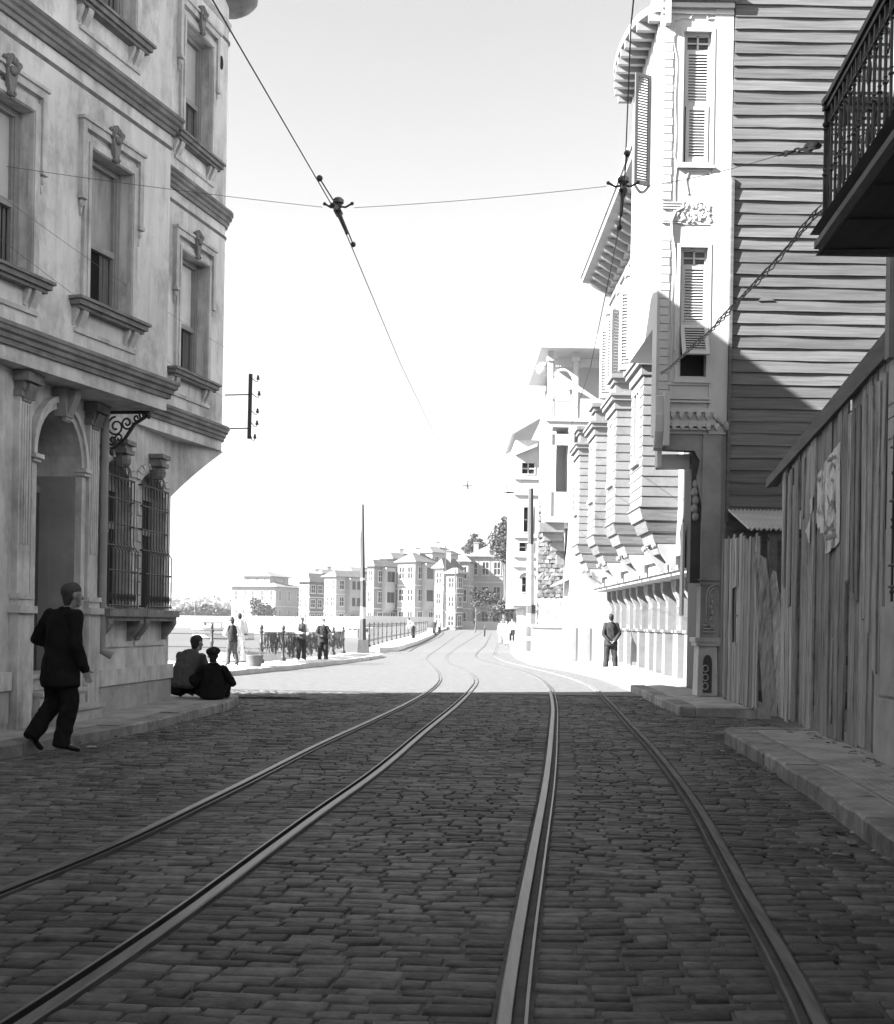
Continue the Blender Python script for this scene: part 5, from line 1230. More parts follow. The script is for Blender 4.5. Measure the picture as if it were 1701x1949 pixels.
PR = [(58.6, -3.85), (70, -3.75), (80, -3.45), (95, -3.1), (110, -2.65), (125, -2.5), (140, -2.35), (152, -2.6)]
y = 58.6; k = 0
while y < 150:
    x = interp(y, PR); 
    if k % 6 == 0: rail_post(x, y, gz(y) + .2, r2, 1.2)
    else:
        q = MB(); q.box(x - .035, x + .035, y - .035, y + .035, gz(y) + .2, gz(y) + 1.15); obj('picket', q, 'whiteboard', r2)
    y += .5 * (1 + (y - 58) * .02); k += 1
q = MB()
for h in (.35, 1.12): q.tube([(interp(y, PR), y, gz(y) + .2 + h) for y in np.linspace(58.6, 150, 20)], .035, 5)
obj('rail', q, 'whiteboard', r2)
# nets drying over the railing
def net(p0, p1, drop, label, seed):
    r_ = random.Random(seed); a, b = Vector(p0), Vector(p1); n = 46; m_ = 8; mb = MB(); d = (b - a); s_ = Vector((-d.y, d.x)).normalized()
    low = [drop * (.75 + .25 * math.sin(i * .35 + seed) * math.sin(i * .9) + r_.uniform(-.08, .08)) for i in range(n + 1)]
    for side in (1, -1):
        o = len(mb.v)
        for i in range(n + 1):
            p = a + d * (i / n)
            for j in range(m_ + 1):
                t = j / m_; zt = gz(p.y) + 1.03 - low[i] * t * (1 if side > 0 else .8); wv = .05 * math.sin(i * 1.1) + .03 * math.sin(i * 2.7 + j)
                off = side * (.035 + (.05 + wv) * t); mb.v.append((p.x + s_.x * off, p.y + s_.y * off, zt + .03 * (j == 0)))
        for i in range(n):
            for j in range(m_): mb.f.append((o + i * (m_ + 1) + j, o + (i + 1) * (m_ + 1) + j, o + (i + 1) * (m_ + 1) + j + 1, o + i * (m_ + 1) + j + 1))
    obj('fishing_net', mb, 'net', smooth=True, label=label, cat='fishing net', group='nets hung over the railing')
net((-5.50, 35.9), (-5.28, 37.9), .72, 'grey fishing net draped on the railing by the corner post', 1)
net((-5.2, 38.1), (-4.98, 40.8), .85, 'dark fishing net draped behind the two talking men', 2)
net((-4.93, 41.2), (-4.74, 43.8), .92, 'dark fishing net draped behind the capped man', 3)
net((-4.70, 44.2), (-4.38, 49.4), .88, 'longest dark fishing net draped left of the utility pole', 4)
# poles
def pole(name, label, base, top, r0, r1, bands, extra=None):
    t = thing(name, label, 'pole', tuple(base)); b, tp = Vector(base), Vector(top); L = tp.z - b.z
    q = MB(); q.tube([tuple(b), tuple(tp)], r0, 8, r1=r1); obj('mast', q, 'pole', t)
    for z0, z1, m_ in bands:
        q = MB(); f0, f1 = z0 / L, z1 / L; ra = r0 + (r1 - r0) * f0 + .012; rb_ = r0 + (r1 - r0) * f1 + .012; q.tube([tuple(b.lerp(tp, f0)), tuple(b.lerp(tp, f1))], ra, 8, r1=rb_); obj('painted_band', q, m_, t)
    return t
pb = gr(691, 1243); pt_ = at(690, 960, pb.y)
t = pole('utility_pole', 'tall utility pole with painted bands at the quay kerb', pb, pt_, .15, .06, [(.15, .5, 'polewhite'), (1.6, 2.15, 'polewhite'), (3.4, 3.5, 'polewhite')])
q = MB(); q.tube([tuple(pb + Vector((-.10, 0, 2.2))), tuple(at(687, 1040, pb.y)), tuple(at(687.5, 1012, pb.y))], .05, 6); q.tube([tuple(pb + Vector((-.17, .02, 0))), tuple(pb + Vector((-.13, .02, 2.2)))], .07, 6); obj('splice_post', q, 'pole', t)
q = MB(); q.box(pb.x - .26, pb.x + .26, pb.y - .2, pb.y + .2, pb.z, pb.z + .62, .03); obj('pole_base', q, 'pole', t)
pb = gr(1009, 1243, .1); t = pole('utility_pole', 'pale utility pole with dark bands before the rubble wall', pb, at(1010, 930, pb.y), .2, .12, [(.0, 5.2, 'polewhite')])
for z0, z1 in ((.1, .62), (.8, 1.3), (1.9, 2.3)): q = MB(); q.tube([(pb.x, pb.y, pb.z + z0), (pb.x, pb.y, pb.z + z1)], .235, 8); obj('dark_band', q, 'pole', t)
pb = gr(989, 1226, .1); t = pole('utility_pole', 'second pale banded pole just beyond the banded utility pole', pb, at(988, 1090, pb.y), .18, .12, [(.0, 3.6, 'polewhite')])
q = MB(); q.tube([(pb.x, pb.y, pb.z + .5), (pb.x, pb.y, pb.z + 1.45)], .225, 8); obj('dark_band', q, 'pole', t)
q = MB(); q.tube([tuple(at(988, 1090, pb.y)), tuple(at(988, 1060, pb.y))], .06, 6); obj('pole_tip', q, 'pole', t)
# basket on the kerb
bx = gr(484, 1268, .13); t = thing('basket', 'wicker basket standing on the quay kerb by the fisherman', 'basket', tuple(bx))
q = MB(); q.lathe(tuple(bx), [(.17, 0), (.22, .12), (.235, .27), (.245, .28), (.245, .31), (.20, .31), (.19, .1), (.02, .08)], 14); obj('basket_body', q, 'wicker', t, smooth=True)
q = MB(); q.tube([(bx.x + .22 * math.cos(a), bx.y, bx.z + .30 + .20 * math.sin(a)) for a in np.linspace(0, math.pi, 10)], .015, 5); obj('handle', q, 'wicker', t)
# rowing boats
def rowboat(label, c, L, yaw, hull, mast=0, cabin=False):
    t = thing('rowing_boat' if not cabin else 'motor_boat', label, 'boat', (c[0], c[1], -1.0), 'boats moored off the quay'); ca, sa = math.cos(yaw), math.sin(yaw)
    T = lambda x, y, z: (c[0] + ca * x - sa * y, c[1] + sa * x + ca * y, -1.0 + z)
    mb = MB(T); n = 9; W = L * .17
    for i in range(n + 1):
        s = i / n * 2 - 1; wd = W * (1 - abs(s) ** 2.6) * (1 if s > 0 else .92) + .02; sh_ = .12 * s * s * (1.7 if s > 0 else 1)
        mb.v += [T(s * L / 2, -wd, .55 + sh_), T(s * L / 2, -wd * .75, .12), T(s * L / 2, 0, -.05), T(s * L / 2, wd * .75, .12), T(s * L / 2, wd, .55 + sh_), T(s * L / 2, wd * .9, .50 + sh_), T(s * L / 2, 0, .15), T(s * L / 2, -wd * .9, .50 + sh_)]
    for i in range(n):
        for j in range(8): mb.f.append((i * 8 + j, i * 8 + (j + 1) % 8, i * 8 + 8 + (j + 1) % 8, i * 8 + 8 + j))
    obj('hull', mb, hull, t, smooth=True)
    q = MB(T); [q.tube([(s * L / 2, -W * (1 - abs(s) ** 2.6) , .57 + .12 * s * s * (1.7 if s > 0 else 1)) for s in np.linspace(-.98, .98, 12)], .03, 5), q.tube([(s * L / 2, W * (1 - abs(s) ** 2.6), .57 + .12 * s * s * (1.7 if s > 0 else 1)) for s in np.linspace(-.98, .98, 12)], .03, 5)]; obj('gunwale', q, 'boatdark', t)
    for x in (-.25, .1, .35): q = MB(T); q.box(x * L - .1, x * L + .1, -W * .85, W * .85, .40, .44); obj('thwart', q, 'rail_wood', t)
    if mast: q = MB(T); q.tube([(L * .1, 0, .2), (L * .1, 0, mast)], .05, 6, r1=.03); q.tube([(L * .1, 0, .9), (L * .48, 0, mast * .8)], .035, 5); obj('mast', q, 'rail_wood', t)
    if cabin: q = MB(T); q.box(-L * .28, L * .12, -W * .7, W * .7, .5, 1.7, .06); q.box(-L * .32, L * .16, -W * .8, W * .8, 1.7, 1.8); q2 = obj('cabin', q, 'boat', t); q = MB(T); [q.box(x - .18, x + .18, -W * .72, -W * .66, 1.0, 1.45) for x in (-L * .2, -L * .05)]; obj('cabin_window', q, 'farwindow', q2)
    return t
def wat(x, y):
    d = ray(x, y); Y = (-1.0 - EYE) / d.z; return (d.x * Y, Y)
rowboat('white rowing boat moored right behind the basket', wat(492, 1262), 5.2, .15, 'boat')
rowboat('white rowing boat with a dark stern box moored below the corner railing post', (-7.2, 44.5), 4.4, -.2, 'boat')
rowboat('dark rowing boat lying behind the fisherman', (-9.6, 41.0), 4.6, .1, 'boatdark')
rowboat('small white cabin boat lying off the far pier', (-44, 225), 9, .0, 'boat', 0, True)
rowboat('low dark lighter moored against the far pier', (-33.5, 222), 12, .05, 'boatdark')
rowboat('white dinghy lying between the far pier and the railing', (-25.5, 135), 7, .05, 'boat')

# ================================================================== PEOPLE
def caps(mb, p0, p1, r0, r1, k=1.0, side=(1, 0, 0), n=14, ends=4, e0=1.0, e1=1.0):
    """tapered limb of elliptical section (k = depth/width) with rounded ends"""
    a, b = Vector(p0), Vector(p1); d = (b - a); L = d.length; d = d / L if L > 1e-6 else Vector((0, 0, 1))
    s = Vector(side); s = s - d * s.dot(d); s = s.normalized() if s.length > 1e-4 else d.orthogonal().normalized(); t = d.cross(s)
    prof = []
    for i in range(ends + 1): x = math.pi / 2 * i / ends; prof.append((-r0 * e0 * math.cos(x) * min(1, k + .2), r0 * math.sin(x)))
    for i in range(1, 5): prof.append((L * i / 5, r0 + (r1 - r0) * i / 5))
    for i in range(ends + 1): x = math.pi / 2 * i / ends; prof.append((L + r1 * e1 * math.sin(x) * min(1, k + .2), r1 * math.cos(x)))
    prof = prof[1:-1]; o = len(mb.v)
    for h, r in prof:
        for j in range(n): th = 2 * math.pi * j / n; mb.v.append(mb.T(*(a + d * h + s * (r * math.cos(th)) + t * (r * k * math.sin(th)))))
    m_ = len(prof)
    for i in range(m_ - 1):
        for j in range(n): mb.f.append((o + i * n + j, o + i * n + (j + 1) % n, o + (i + 1) * n + (j + 1) % n, o + (i + 1) * n + j))
    mb.f.append(tuple(o + j for j in range(n))[::-1]); mb.f.append(tuple(o + (m_ - 1) * n + j for j in range(n)))
    return mb
import mathutils.noise as mnoise
def blend(mb, name, voxel, smooth_it=4, fold=0):
    """many overlapping volumes fused to one continuous skin"""
    me = mesh_of(mb, name); o = bpy.data.objects.new('tmp', me); COL.objects.link(o)
    md = o.modifiers.new('r', 'REMESH'); md.mode = 'VOXEL'; md.voxel_size = voxel
    ms = o.modifiers.new('s', 'SMOOTH'); ms.factor = .5; ms.iterations = smooth_it
    dg = bpy.context.evaluated_depsgraph_get(); ev_ = o.evaluated_get(dg); m2 = bpy.data.meshes.new_from_object(ev_); m2.name = name
    bpy.data.objects.remove(o); bpy.data.meshes.remove(me)
    if fold:                        # creases of worn cloth
        nv = len(m2.vertices); co = np.empty(nv * 3); m2.vertices.foreach_get('co', co); co = co.reshape(-1, 3)
        no = np.empty(nv * 3); m2.vertices.foreach_get('normal', no); no = no.reshape(-1, 3)
        d_ = np.array([mnoise.noise(Vector((c[0] * 7 + c[2] * 3, c[1] * 7 - c[2] * 2, c[2] * 4.5))) + .6 * mnoise.noise(Vector((c[0] * 17, c[1] * 17, c[2] * 9 + c[0] * 6))) for c in co])
        co = co + no * (np.abs(d_)[:, None] * -2.0 + .5) * fold; m2.vertices.foreach_set('co', co.ravel()); m2.update()
    m2.materials.clear(); m2.polygons.foreach_set('use_smooth', [True] * len(m2.polygons)); return m2
STAND = dict(pel=(0, 0, .95), wst=(0, 0, 1.10), chs=(0, 0, 1.30), nck=(0, -.01, 1.46), hd=(0, .02, 1.60), face=(0, 1, 0),
             shL=(-.165, 0, 1.40), shR=(.165, 0, 1.40), elL=(-.25, -.03, 1.13), elR=(.25, -.03, 1.13), wrL=(-.26, .05, .88), wrR=(.26, .05, .88), hnL=(-.26, .08, .80), hnR=(.26, .08, .80),
             hpL=(-.095, 0, .92), hpR=(.095, 0, .92), knL=(-.11, .02, .50), knR=(.11, .02, .50), anL=(-.12, -.02, .09), anR=(.12, -.02, .09), toL=(-.15, .13, .03), toR=(.15, .13, .03))
def person(label, loc, yaw, pose, jacket='suit', trousers='trouser', hair='hair', hat=None, scale=1.0, voxel=.014, coat=.0, sleeves='jacket', group=None, bulk=1.0, head=1.0):
    J = dict(STAND); J.update(pose); J = {k: Vector(v) for k, v in J.items()}
    t = thing('person', label, 'person', tuple(loc), group)
    ca, sa = math.cos(yaw), math.sin(yaw); lx_, ly_, lz_ = loc
    T = lambda x, y, z: (lx_ + scale * (ca * x - sa * y), ly_ + scale * (sa * x + ca * y), lz_ + scale * z)
    fc = J['face'].normalized(); rt = fc.cross(Vector((0, 0, 1))).normalized(); up = Vector((0, 0, 1)); hd = J['hd']; hs_ = head
    def H(r, f, u): return hd + rt * r * hs_ + fc * f * hs_ + up * u * hs_
    side = (J['shR'] - J['shL']).normalized()
    # ---- body: one continuous figure
    b = MB(T)
    caps(b, J['pel'], J['wst'], .14, .13, .72, side); caps(b, J['wst'], J['chs'], .13, .155, .68, side); caps(b, J['chs'], J['nck'] - Vector((0, 0, .03)), .15, .07, .7, side)
    caps(b, J['nck'] - up * .03, hd - up * .06 - fc * .01, .058, .055, 1, side)
    caps(b, H(0, -.022, .035), H(0, .012, .03), .078 * hs_, .074 * hs_, 1.12, rt); caps(b, H(0, .035, -.02), H(0, .052, -.075), .058 * hs_, .036 * hs_, .9, rt)
    caps(b, H(0, .088, .012), H(0, .104, -.022), .010, .016, 1, rt, 8); caps(b, H(0, .075, -.065), H(0, .08, -.068), .02, .02, .6, rt, 8)
    for e in (-1, 1): caps(b, H(e * .080, -.008, .015), H(e * .082, -.014, -.028), .022, .014, .45, fc, 8)
    for s_ in 'LR':
        e = -1 if s_ == 'L' else 1
        caps(b, J['sh' + s_], J['el' + s_], .05, .038, 1); caps(b, J['el' + s_], J['wr' + s_], .038, .026, .9)
        w_, h_ = J['wr' + s_], J['hn' + s_]; d = (h_ - w_).normalized(); n_ = d.cross(Vector((0, 1, 0)) if abs(d.y) < .8 else Vector((0, 0, 1))).normalized(); m_ = d.cross(n_).normalized()
        caps(b, w_, w_ + d * .07, .028, .040, .5, m_, 10)
        for q_, (off, ln) in enumerate(((-.03, .062), (-.010, .075), (.010, .070), (.030, .054))):
            p = w_ + d * .085 + m_ * off; k1 = p + d * ln * .5 + n_ * (.006 * e); k2 = k1 + (d * .75 + n_ * (.5 * e)).normalized() * ln * .5
            caps(b, p - d * .02, k1, .0095, .009, 1, n=7, ends=2); caps(b, k1, k2, .009, .0075, 1, n=7, ends=2)
        p = w_ + d * .03 - m_ * .035; caps(b, p, p + (d * .6 - m_ * .6 + n_ * .2 * e).normalized() * .055, .012, .009, 1, n=7, ends=2)
        caps(b, J['hp' + s_], J['kn' + s_], .078, .055, 1); caps(b, J['kn' + s_], J['an' + s_], .055, .036, 1); caps(b, J['an' + s_], J['to' + s_], .038, .030, .8)
    me = blend(b, 'body', voxel * .62, 3); obj('body', me, 'skin', t)
    # ---- trousers
    b = MB(T); caps(b, J['pel'] + up * .06, J['pel'] - up * .03, .14, .150, .72, side)
    for s_ in 'LR': caps(b, J['hp' + s_], J['kn' + s_], .108, .092, 1.05, side); kn, an = J['kn' + s_], J['an' + s_]; caps(b, kn, an - (kn - an).normalized() * .015, .088, .080, 1.1, side, e1=.2)
    obj('trousers', blend(b, 'trousers', voxel, 3, .012), trousers, t)
    for s_ in 'LR':
        b = MB(T); an, to = J['an' + s_], J['to' + s_]; d = (to - an); caps(b, an - d * .35 - up * .0, an + up * .02, .036, .045, 1); caps(b, an - d * .3, to, .038, .042, .75, (d.y, -d.x, 0)); obj('shoe', blend(b, 'shoe', voxel, 2), 'shoe', t)
    # ---- jacket
    b = MB(T)
    kb = bulk
    caps(b, J['pel'] - up * (.06 + coat), J['wst'], .205 * kb, .170 * kb, .80, side, e0=.25); caps(b, J['wst'], J['chs'], .172 * kb, .178 * kb, .74, side); caps(b, J['chs'], J['nck'] - up * .07, .172 * kb, .085, .74, side); caps(b, (J['shL'] * .82 + J['shR'] * .18) - up * .01, J['nck'] - up * .055, .075, .07, .95, up); caps(b, (J['shR'] * .82 + J['shL'] * .18) - up * .01, J['nck'] - up * .055, .075, .07, .95, up)
    slv = MB(T) if sleeves != 'jacket' else b
    for s_ in 'LR': caps(slv, J['sh' + s_], J['el' + s_], .074, .064, 1); caps(slv, J['el' + s_], J['wr' + s_], .064, .052, .95)
    caps(b, J['nck'] - up * .05 - fc * .02, J['nck'] + up * .025 - fc * .025, .080, .068, 1, side, e1=.2)
    obj('jacket' if sleeves == 'jacket' else 'waistcoat', blend(b, 'jacket', voxel, 3, .012), jacket, t)
    if sleeves != 'jacket': obj('shirt_sleeves', blend(slv, 'sleeves', voxel, 3, .010), sleeves, t)
    # ---- hair, hat
    b = MB(T); caps(b, H(0, -.035, .042), H(0, .012, .060), .083 * hs_, .074 * hs_, 1.08, rt); caps(b, H(0, -.048, .01), H(0, -.05, -.055), .078 * hs_, .056 * hs_, .75, rt); obj('hair', blend(b, 'hair', voxel * .8, 2), hair, t)
    if hat:
        b = MB(T)
        if hat == 'cap': caps(b, H(0, -.03, .085), H(0, .05, .08), .098, .088, .42, rt); caps(b, H(0, .08, .06), H(0, .13, .045), .07, .055, .2, rt)
        elif hat == 'beret': caps(b, H(-.02, -.03, .07), H(.03, .02, .095), .108, .10, .62, rt)
        else: caps(b, H(0, 0, .07), H(0, 0, .13), .09, .075, 1, rt); caps(b, H(0, -.04, .07), H(0, .04, .07), .13, .13, .12, rt)
        obj('hat', blend(b, 'hat', voxel * .8, 2), 'trouser' if hat == 'beret' else 'greycoat', t)
    return t
WALK = dict(pel=(0, 0, .95), chs=(0, .03, 1.29), nck=(.03, .05, 1.46), hd=(.06, .09, 1.60), face=(.25, .97, 0), wst=(0, .01, 1.1),
            shL=(-.20, .02, 1.40), shR=(.20, .03, 1.40), elL=(-.36, -.04, 1.16), wrL=(-.26, .17, 1.04), hnL=(-.18, .22, 1.0), elR=(.25, .0, 1.10), wrR=(.27, .10, .86), hnR=(.27, .13, .77),
            hpL=(-.10, 0, .92), knL=(-.12, .02, .51), anL=(-.12, -.24, .16), toL=(-.13, -.13, .05), hpR=(.095, 0, .92), knR=(.11, .04, .50), anR=(.10, -.05, .08), toR=(.13, .12, .03))
pw = gr(112, 1431); person('man in a dark suit walking along the kerb past the arched doorway', pw, R(-36), WALK, 'suit', 'suit', 'hair_grey', None, 1.0, .013, .20, bulk=1.13, head=1.05)
CRO = dict(pel=(-.05, 0, .29), wst=(-.03, .03, .41), chs=(.02, .11, .58), nck=(.07, .18, .715), hd=(.095, .23, .835), face=(.5, .85, 0), shL=(-.125, .13, .64), shR=(.20, .15, .62), elL=(-.20, .30, .42), wrL=(-.10, .46, .46), hnL=(-.04, .50, .45), elR=(.27, .24, .36), wrR=(.22, .42, .44), hnR=(.16, .47, .46),
           hpL=(-.10, .0, .27), hpR=(.11, .0, .27), knL=(-.20, .38, .46), knR=(.26, .36, .44), anL=(-.16, .16, .09), anR=(.20, .14, .09), toL=(-.19, .30, .03), toR=(.26, .27, .03))
p_ = gr(352, 1329, .12); person('man in a grey jacket crouching at the foot of the house corner', p_, R(-8), CRO, 'greycoat', 'suit', 'hair', None, 1.04, .013, .03, bulk=1.06)
SIT = dict(CRO); SIT.update(pel=(0, 0, .20), wst=(0, .0, .32), chs=(.0, .04, .47), nck=(.01, .06, .60), hd=(-.01, .08, .73), face=(-.2, 1, 0), shL=(-.155, .04, .525), shR=(.165, .04, .525), elL=(-.26, .12, .31), elR=(.31, .10, .30), wrL=(-.18, .30, .36), wrR=(.20, .30, .36), hnL=(-.12, .35, .38), hnR=(.14, .35, .38), hpL=(-.1, .0, .17), hpR=(.1, .0, .17), knL=(-.18, .36, .36), knR=(.20, .36, .36), anL=(-.16, .3, .09), anR=(.18, .3, .09), toL=(-.16, .42, .03), toR=(.18, .42, .03))
p_ = gr(404, 1331, .12) - Vector((0, 0, .035)); person('figure in dark clothes and beret sitting on the pavement corner', p_, R(5), SIT, 'suit', 'suit', 'hair', 'beret', .97, .013, .06)
p_ = gr(330, 1329, .12) + Vector((.0, .30, 0)); S2_ = dict(SIT); S2_.update(hd=(.02, .16, .70), face=(.6, .8, 0)); person('dark clad sitter half hidden behind the house corner', p_, R(-50), S2_, 'suit', 'suit', 'hair', None, .78, .016, .05)
def stand(**k): return k
FIS = dict(shL=(-.19, .02, 1.41), elL=(-.27, .12, 1.16), wrL=(-.12, .32, 1.08), hnL=(-.06, .40, 1.08), elR=(.27, -.05, 1.14), wrR=(.2, .18, 1.0), hnR=(.16, .26, 1.0), knL=(-.12, .03, .5), anL=(-.16, -.05, .09), toL=(-.2, .08, .03), anR=(.16, -.1, .09), toR=(.22, .02, .03), hd=(-.02, .04, 1.6), face=(-.5, .8, 0))
def hgt(px): return None
p_ = gr(441, 1267, .13); person('fisherman in white shirt, dark waistcoat and hat at the railing', p_, R(25), FIS, 'suit2', 'greycoat', 'hair', 'hat', 90 * p_.y / 2250 / 1.73, .016, .0, 'shirt')
p_ = gr(449, 1262, .13) + Vector((0, .5, 0)); person('pale clad figure standing behind the fisherman', p_, R(15), stand(elR=(.24, .02, 1.14)), 'paleclothes', 'paleclothes', 'hair', None, .86, .02, .0)
TA = dict(elR=(.26, .08, 1.14), wrR=(.12, .30, 1.10), hnR=(.06, .36, 1.11), elL=(-.26, .06, 1.13), wrL=(-.14, .28, 1.05), hnL=(-.08, .34, 1.05), face=(.5, .8, 0))
p_ = gr(573, 1257, .13); person('bareheaded man in shirt sleeves talking to the capped man', p_, R(-150), TA, 'greycoat', 'suit2', 'hair', 'cap', 82 * p_.y / 2250 / 1.73, .016, .0, 'shirt')
TB = dict(elL=(-.28, .06, 1.16), wrL=(-.34, .28, 1.12), hnL=(-.36, .35, 1.13), elR=(.25, .06, 1.13), wrR=(.12, .25, 1.06), hnR=(.05, .30, 1.06), face=(-.4, .9, 0))
p_ = gr(614, 1263, .0); person('man in a dark suit and flat cap standing on the quay kerb edge', p_, R(-175), TB, 'suit2', 'suit2', 'hair', 'cap', 87 * p_.y / 2250 / 1.75, .016, .06)
HB = dict(elL=(-.245, -.06, 1.12), elR=(.255, -.04, 1.13), wrL=(-.10, -.20, .92), wrR=(.10, -.20, .93), hnL=(-.01, -.22, .88), hnR=(.0, -.22, .87), face=(-.1, 1, 0), knL=(-.12, .02, .5), knR=(.13, .02, .5), anL=(-.15, 0, .09), anR=(.16, 0, .09), hd=(.0, .05, 1.6))
p_ = gr(1161, 1277, .05); person('man in a dark suit standing with hands clasped behind his back', p_, R(4), HB, 'suit2', 'suit2', 'hair', None, 108 * p_.y / 2250 / 1.72, .015, .10, bulk=1.08)
p_ = gr(963, 1228, .05); person('pale clad walker nearest the banded poles', p_, R(170), dict(knL=(-.1, .1, .5), anL=(-.1, .2, .09), toL=(-.1, .34, .04), anR=(.1, -.2, .1), toR=(.1, -.08, .03)), 'paleclothes', 'paleclothes', 'hair', None, 48 * p_.y / 2250 / 1.73, .024, .1)
p_ = gr(954, 1226, .0); person('pale clad walker on the street side of the pair', p_, R(175), dict(knR=(.1, .1, .5), anR=(.1, .2, .09), toR=(.1, .34, .04)), 'paleclothes', 'paleclothes', 'hair_grey', None, 46 * p_.y / 2250 / 1.73, .024, .1)
p_ = gr(974, 1221, .1); person('thin dark legged figure behind the pale clad pair', p_, R(170), stand(), 'paleclothes', 'trouser', 'hair', None, 44 * p_.y / 2250 / 1.73, .024)
BEN = dict(wst=(0, .06, 1.05), chs=(0, .2, 1.18), nck=(0, .3, 1.28), hd=(0, .38, 1.38), shL=(-.18, .24, 1.25), shR=(.18, .24, 1.25), elL=(-.26, .3, 1.0), elR=(.26, .3, 1.0), wrL=(-.2, .4, .8), wrR=(.2, .4, .8), hnL=(-.18, .44, .72), hnR=(.18, .44, .72))
p_ = gr(786, 1216, .2); person('man in a pale coat leaning on the promenade railing', p_, R(70), BEN, 'paleclothes', 'suit2', 'hair', None, 40 * p_.y / 2250 / 1.5, .026)
for i, (x_, y_, h_, jk, lab) in enumerate(((826, 1206, 30, 'suit2', 'distant dark figure on the promenade near the houses'), (836, 1203, 26, 'paleclothes', 'distant pale figure beside the dark one on the promenade'), (903, 1196, 22, 'suit2', 'tiny dark figure at the head of the street'), (922, 1195, 22, 'greycoat', 'tiny grey figure at the head of the street, further right'))):
    p_ = gr(x_, y_ + 3, .05); person(lab, p_, R(160 + 30 * i), stand(), jk, 'suit2', 'hair', None, h_ * p_.y / 2250 / 1.73, .04)
# ================================================================== FAR BUILDINGS, TREES, HILLS
def far_house(label, corner, yaw, wl, wr, h, roof_h, floors, nl, nr, zb=None, wallm='farwall', over=.5, group=None, roofm='farroof', bay=False, chimney=None):
    """corner: nearest vertical edge; lit face runs back to the left of it, shaded face back to the right"""
    zb = gz(corner[1]) - .3 if zb is None else zb
    t = thing('far_house', label, 'house', (corner[0], corner[1], zb), group)
    C_ = Vector(corner); dl = Vector((-math.cos(yaw), math.sin(yaw))); dr = Vector((math.sin(yaw), math.cos(yaw)))
    FL = Fr(corner, dl, 1); FL.N = -dr; FR_ = Fr(corner, dr, 1); FR_.N = -dl
    A, B, D_ = C_ + dl * wl, C_ + dr * wr, C_ + dl * wl + dr * wr
    q = MB(); ring = [tuple(p) for p in (C_, B, D_, A)]
    for a, b in zip(ring, ring[1:] + ring[:1]): q.poly([a + (zb - 1,), b + (zb - 1,), b + (zb + h,), a + (zb + h,)])
    obj('wall', q, wallm, t)
    q = MB(); e = over
    O4 = [C_ - dl * e - dr * e, B - dl * e + dr * e, D_ + dl * e + dr * e, A + dl * e - dr * e]; zt = zb + h
    m_ = min(wl, wr) / 2 + e
    if wr >= wl: R1, R2 = (O4[0] + O4[3]) / 2 + dr * m_ * .8, (O4[1] + O4[2]) / 2 - dr * m_ * .8; fs = [(0, 1, 5, 4), (1, 2, 5), (2, 3, 4, 5), (3, 0, 4)]
    else: R1, R2 = (O4[0] + O4[1]) / 2 + dl * m_ * .8, (O4[3] + O4[2]) / 2 - dl * m_ * .8; fs = [(0, 1, 4), (1, 2, 5, 4), (2, 3, 5), (3, 0, 4, 5)]
    V = [tuple(p) + (zt + .12,) for p in O4] + [tuple(R1) + (zt + roof_h,), tuple(R2) + (zt + roof_h,)]
    q.add(V, fs); q.add([tuple(p) + (zt,) for p in O4] + [tuple(p) + (zt + .12,) for p in O4], [(3, 2, 1, 0), (0, 1, 5, 4), (1, 2, 6, 5), (2, 3, 7, 6), (3, 0, 4, 7)])
    ro = obj('roof', q, roofm, t)
    if chimney: q = MB(); p = (R1 + R2) / 2 + dl * chimney[0]; q.box(p.x - .4, p.x + .4, p.y - .4, p.y + .4, zt, zt + roof_h + chimney[1]); q.box(p.x - .5, p.x + .5, p.y - .5, p.y + .5, zt + roof_h + chimney[1], zt + roof_h + chimney[1] + .15); obj('chimney', q, wallm, ro)
    if bay:       # jutting upper bay on consoles
        Fm, L = (FR_, wr) if wr > 4 else (FL, wl); q = MB(Fm); u0, u1 = L * .30, L * .66; q.box(u0, u1, 0, 1.0, zb + h / floors + .1, zb + h - .1); q.prism([(0, zb + h / floors - .8), (0, zb + h / floors + .1), (1.0, zb + h / floors + .1)], u0, u1, 0); bo_ = obj('bay', q, 'farwall', t)
        for fl in range(1, floors):
            z0 = zb + (fl + .28) * h / floors
            for u_ in (.3, .7): q = MB(Fm); c_ = u0 + (u1 - u0) * u_; q.box(c_ - .4, c_ + .4, 1.0, 1.04, z0, z0 + h / floors * .5); obj('window', q, 'farwindow', bo_)
    for Fm, L, n in ((FL, wl, nl), (FR_, wr, nr)):
        for fl in range(floors):
            fh = h / floors; z0 = zb + fl * fh + fh * .28; z1 = zb + fl * fh + fh * .80
            q = MB(Fm); q.box(0, L, 0, .08, zb + (fl + 1) * fh - .18, zb + (fl + 1) * fh); 
            if fl < floors - 1: obj('floor_band', q, 'white', t)
            for i in range(n):
                c_ = L * (i + .5) / n; ww = min(.55, L / n * .3)
                f = MB(Fm); f.frame(c_ - ww - .1, c_ + ww + .1, z0 - .1, z1 + .1, .13, -.02, .09); f.box(c_ - .04, c_ + .04, .01, .07, z0, z1); f.box(c_ - ww, c_ + ww, .01, .07, (z0 + z1) / 2 - .04, (z0 + z1) / 2 + .04); f.box(c_ - ww - .2, c_ + ww + .2, 0, .15, z0 - .2, z0 - .1); wo = obj('window', f, 'white', t)
                p = MB(Fm); p.box(c_ - ww, c_ + ww, .003, .02, z0, z1); obj('pane', p, 'farwindow', wo)
    return t
def px_w(p, Y): return p * Y / 2250
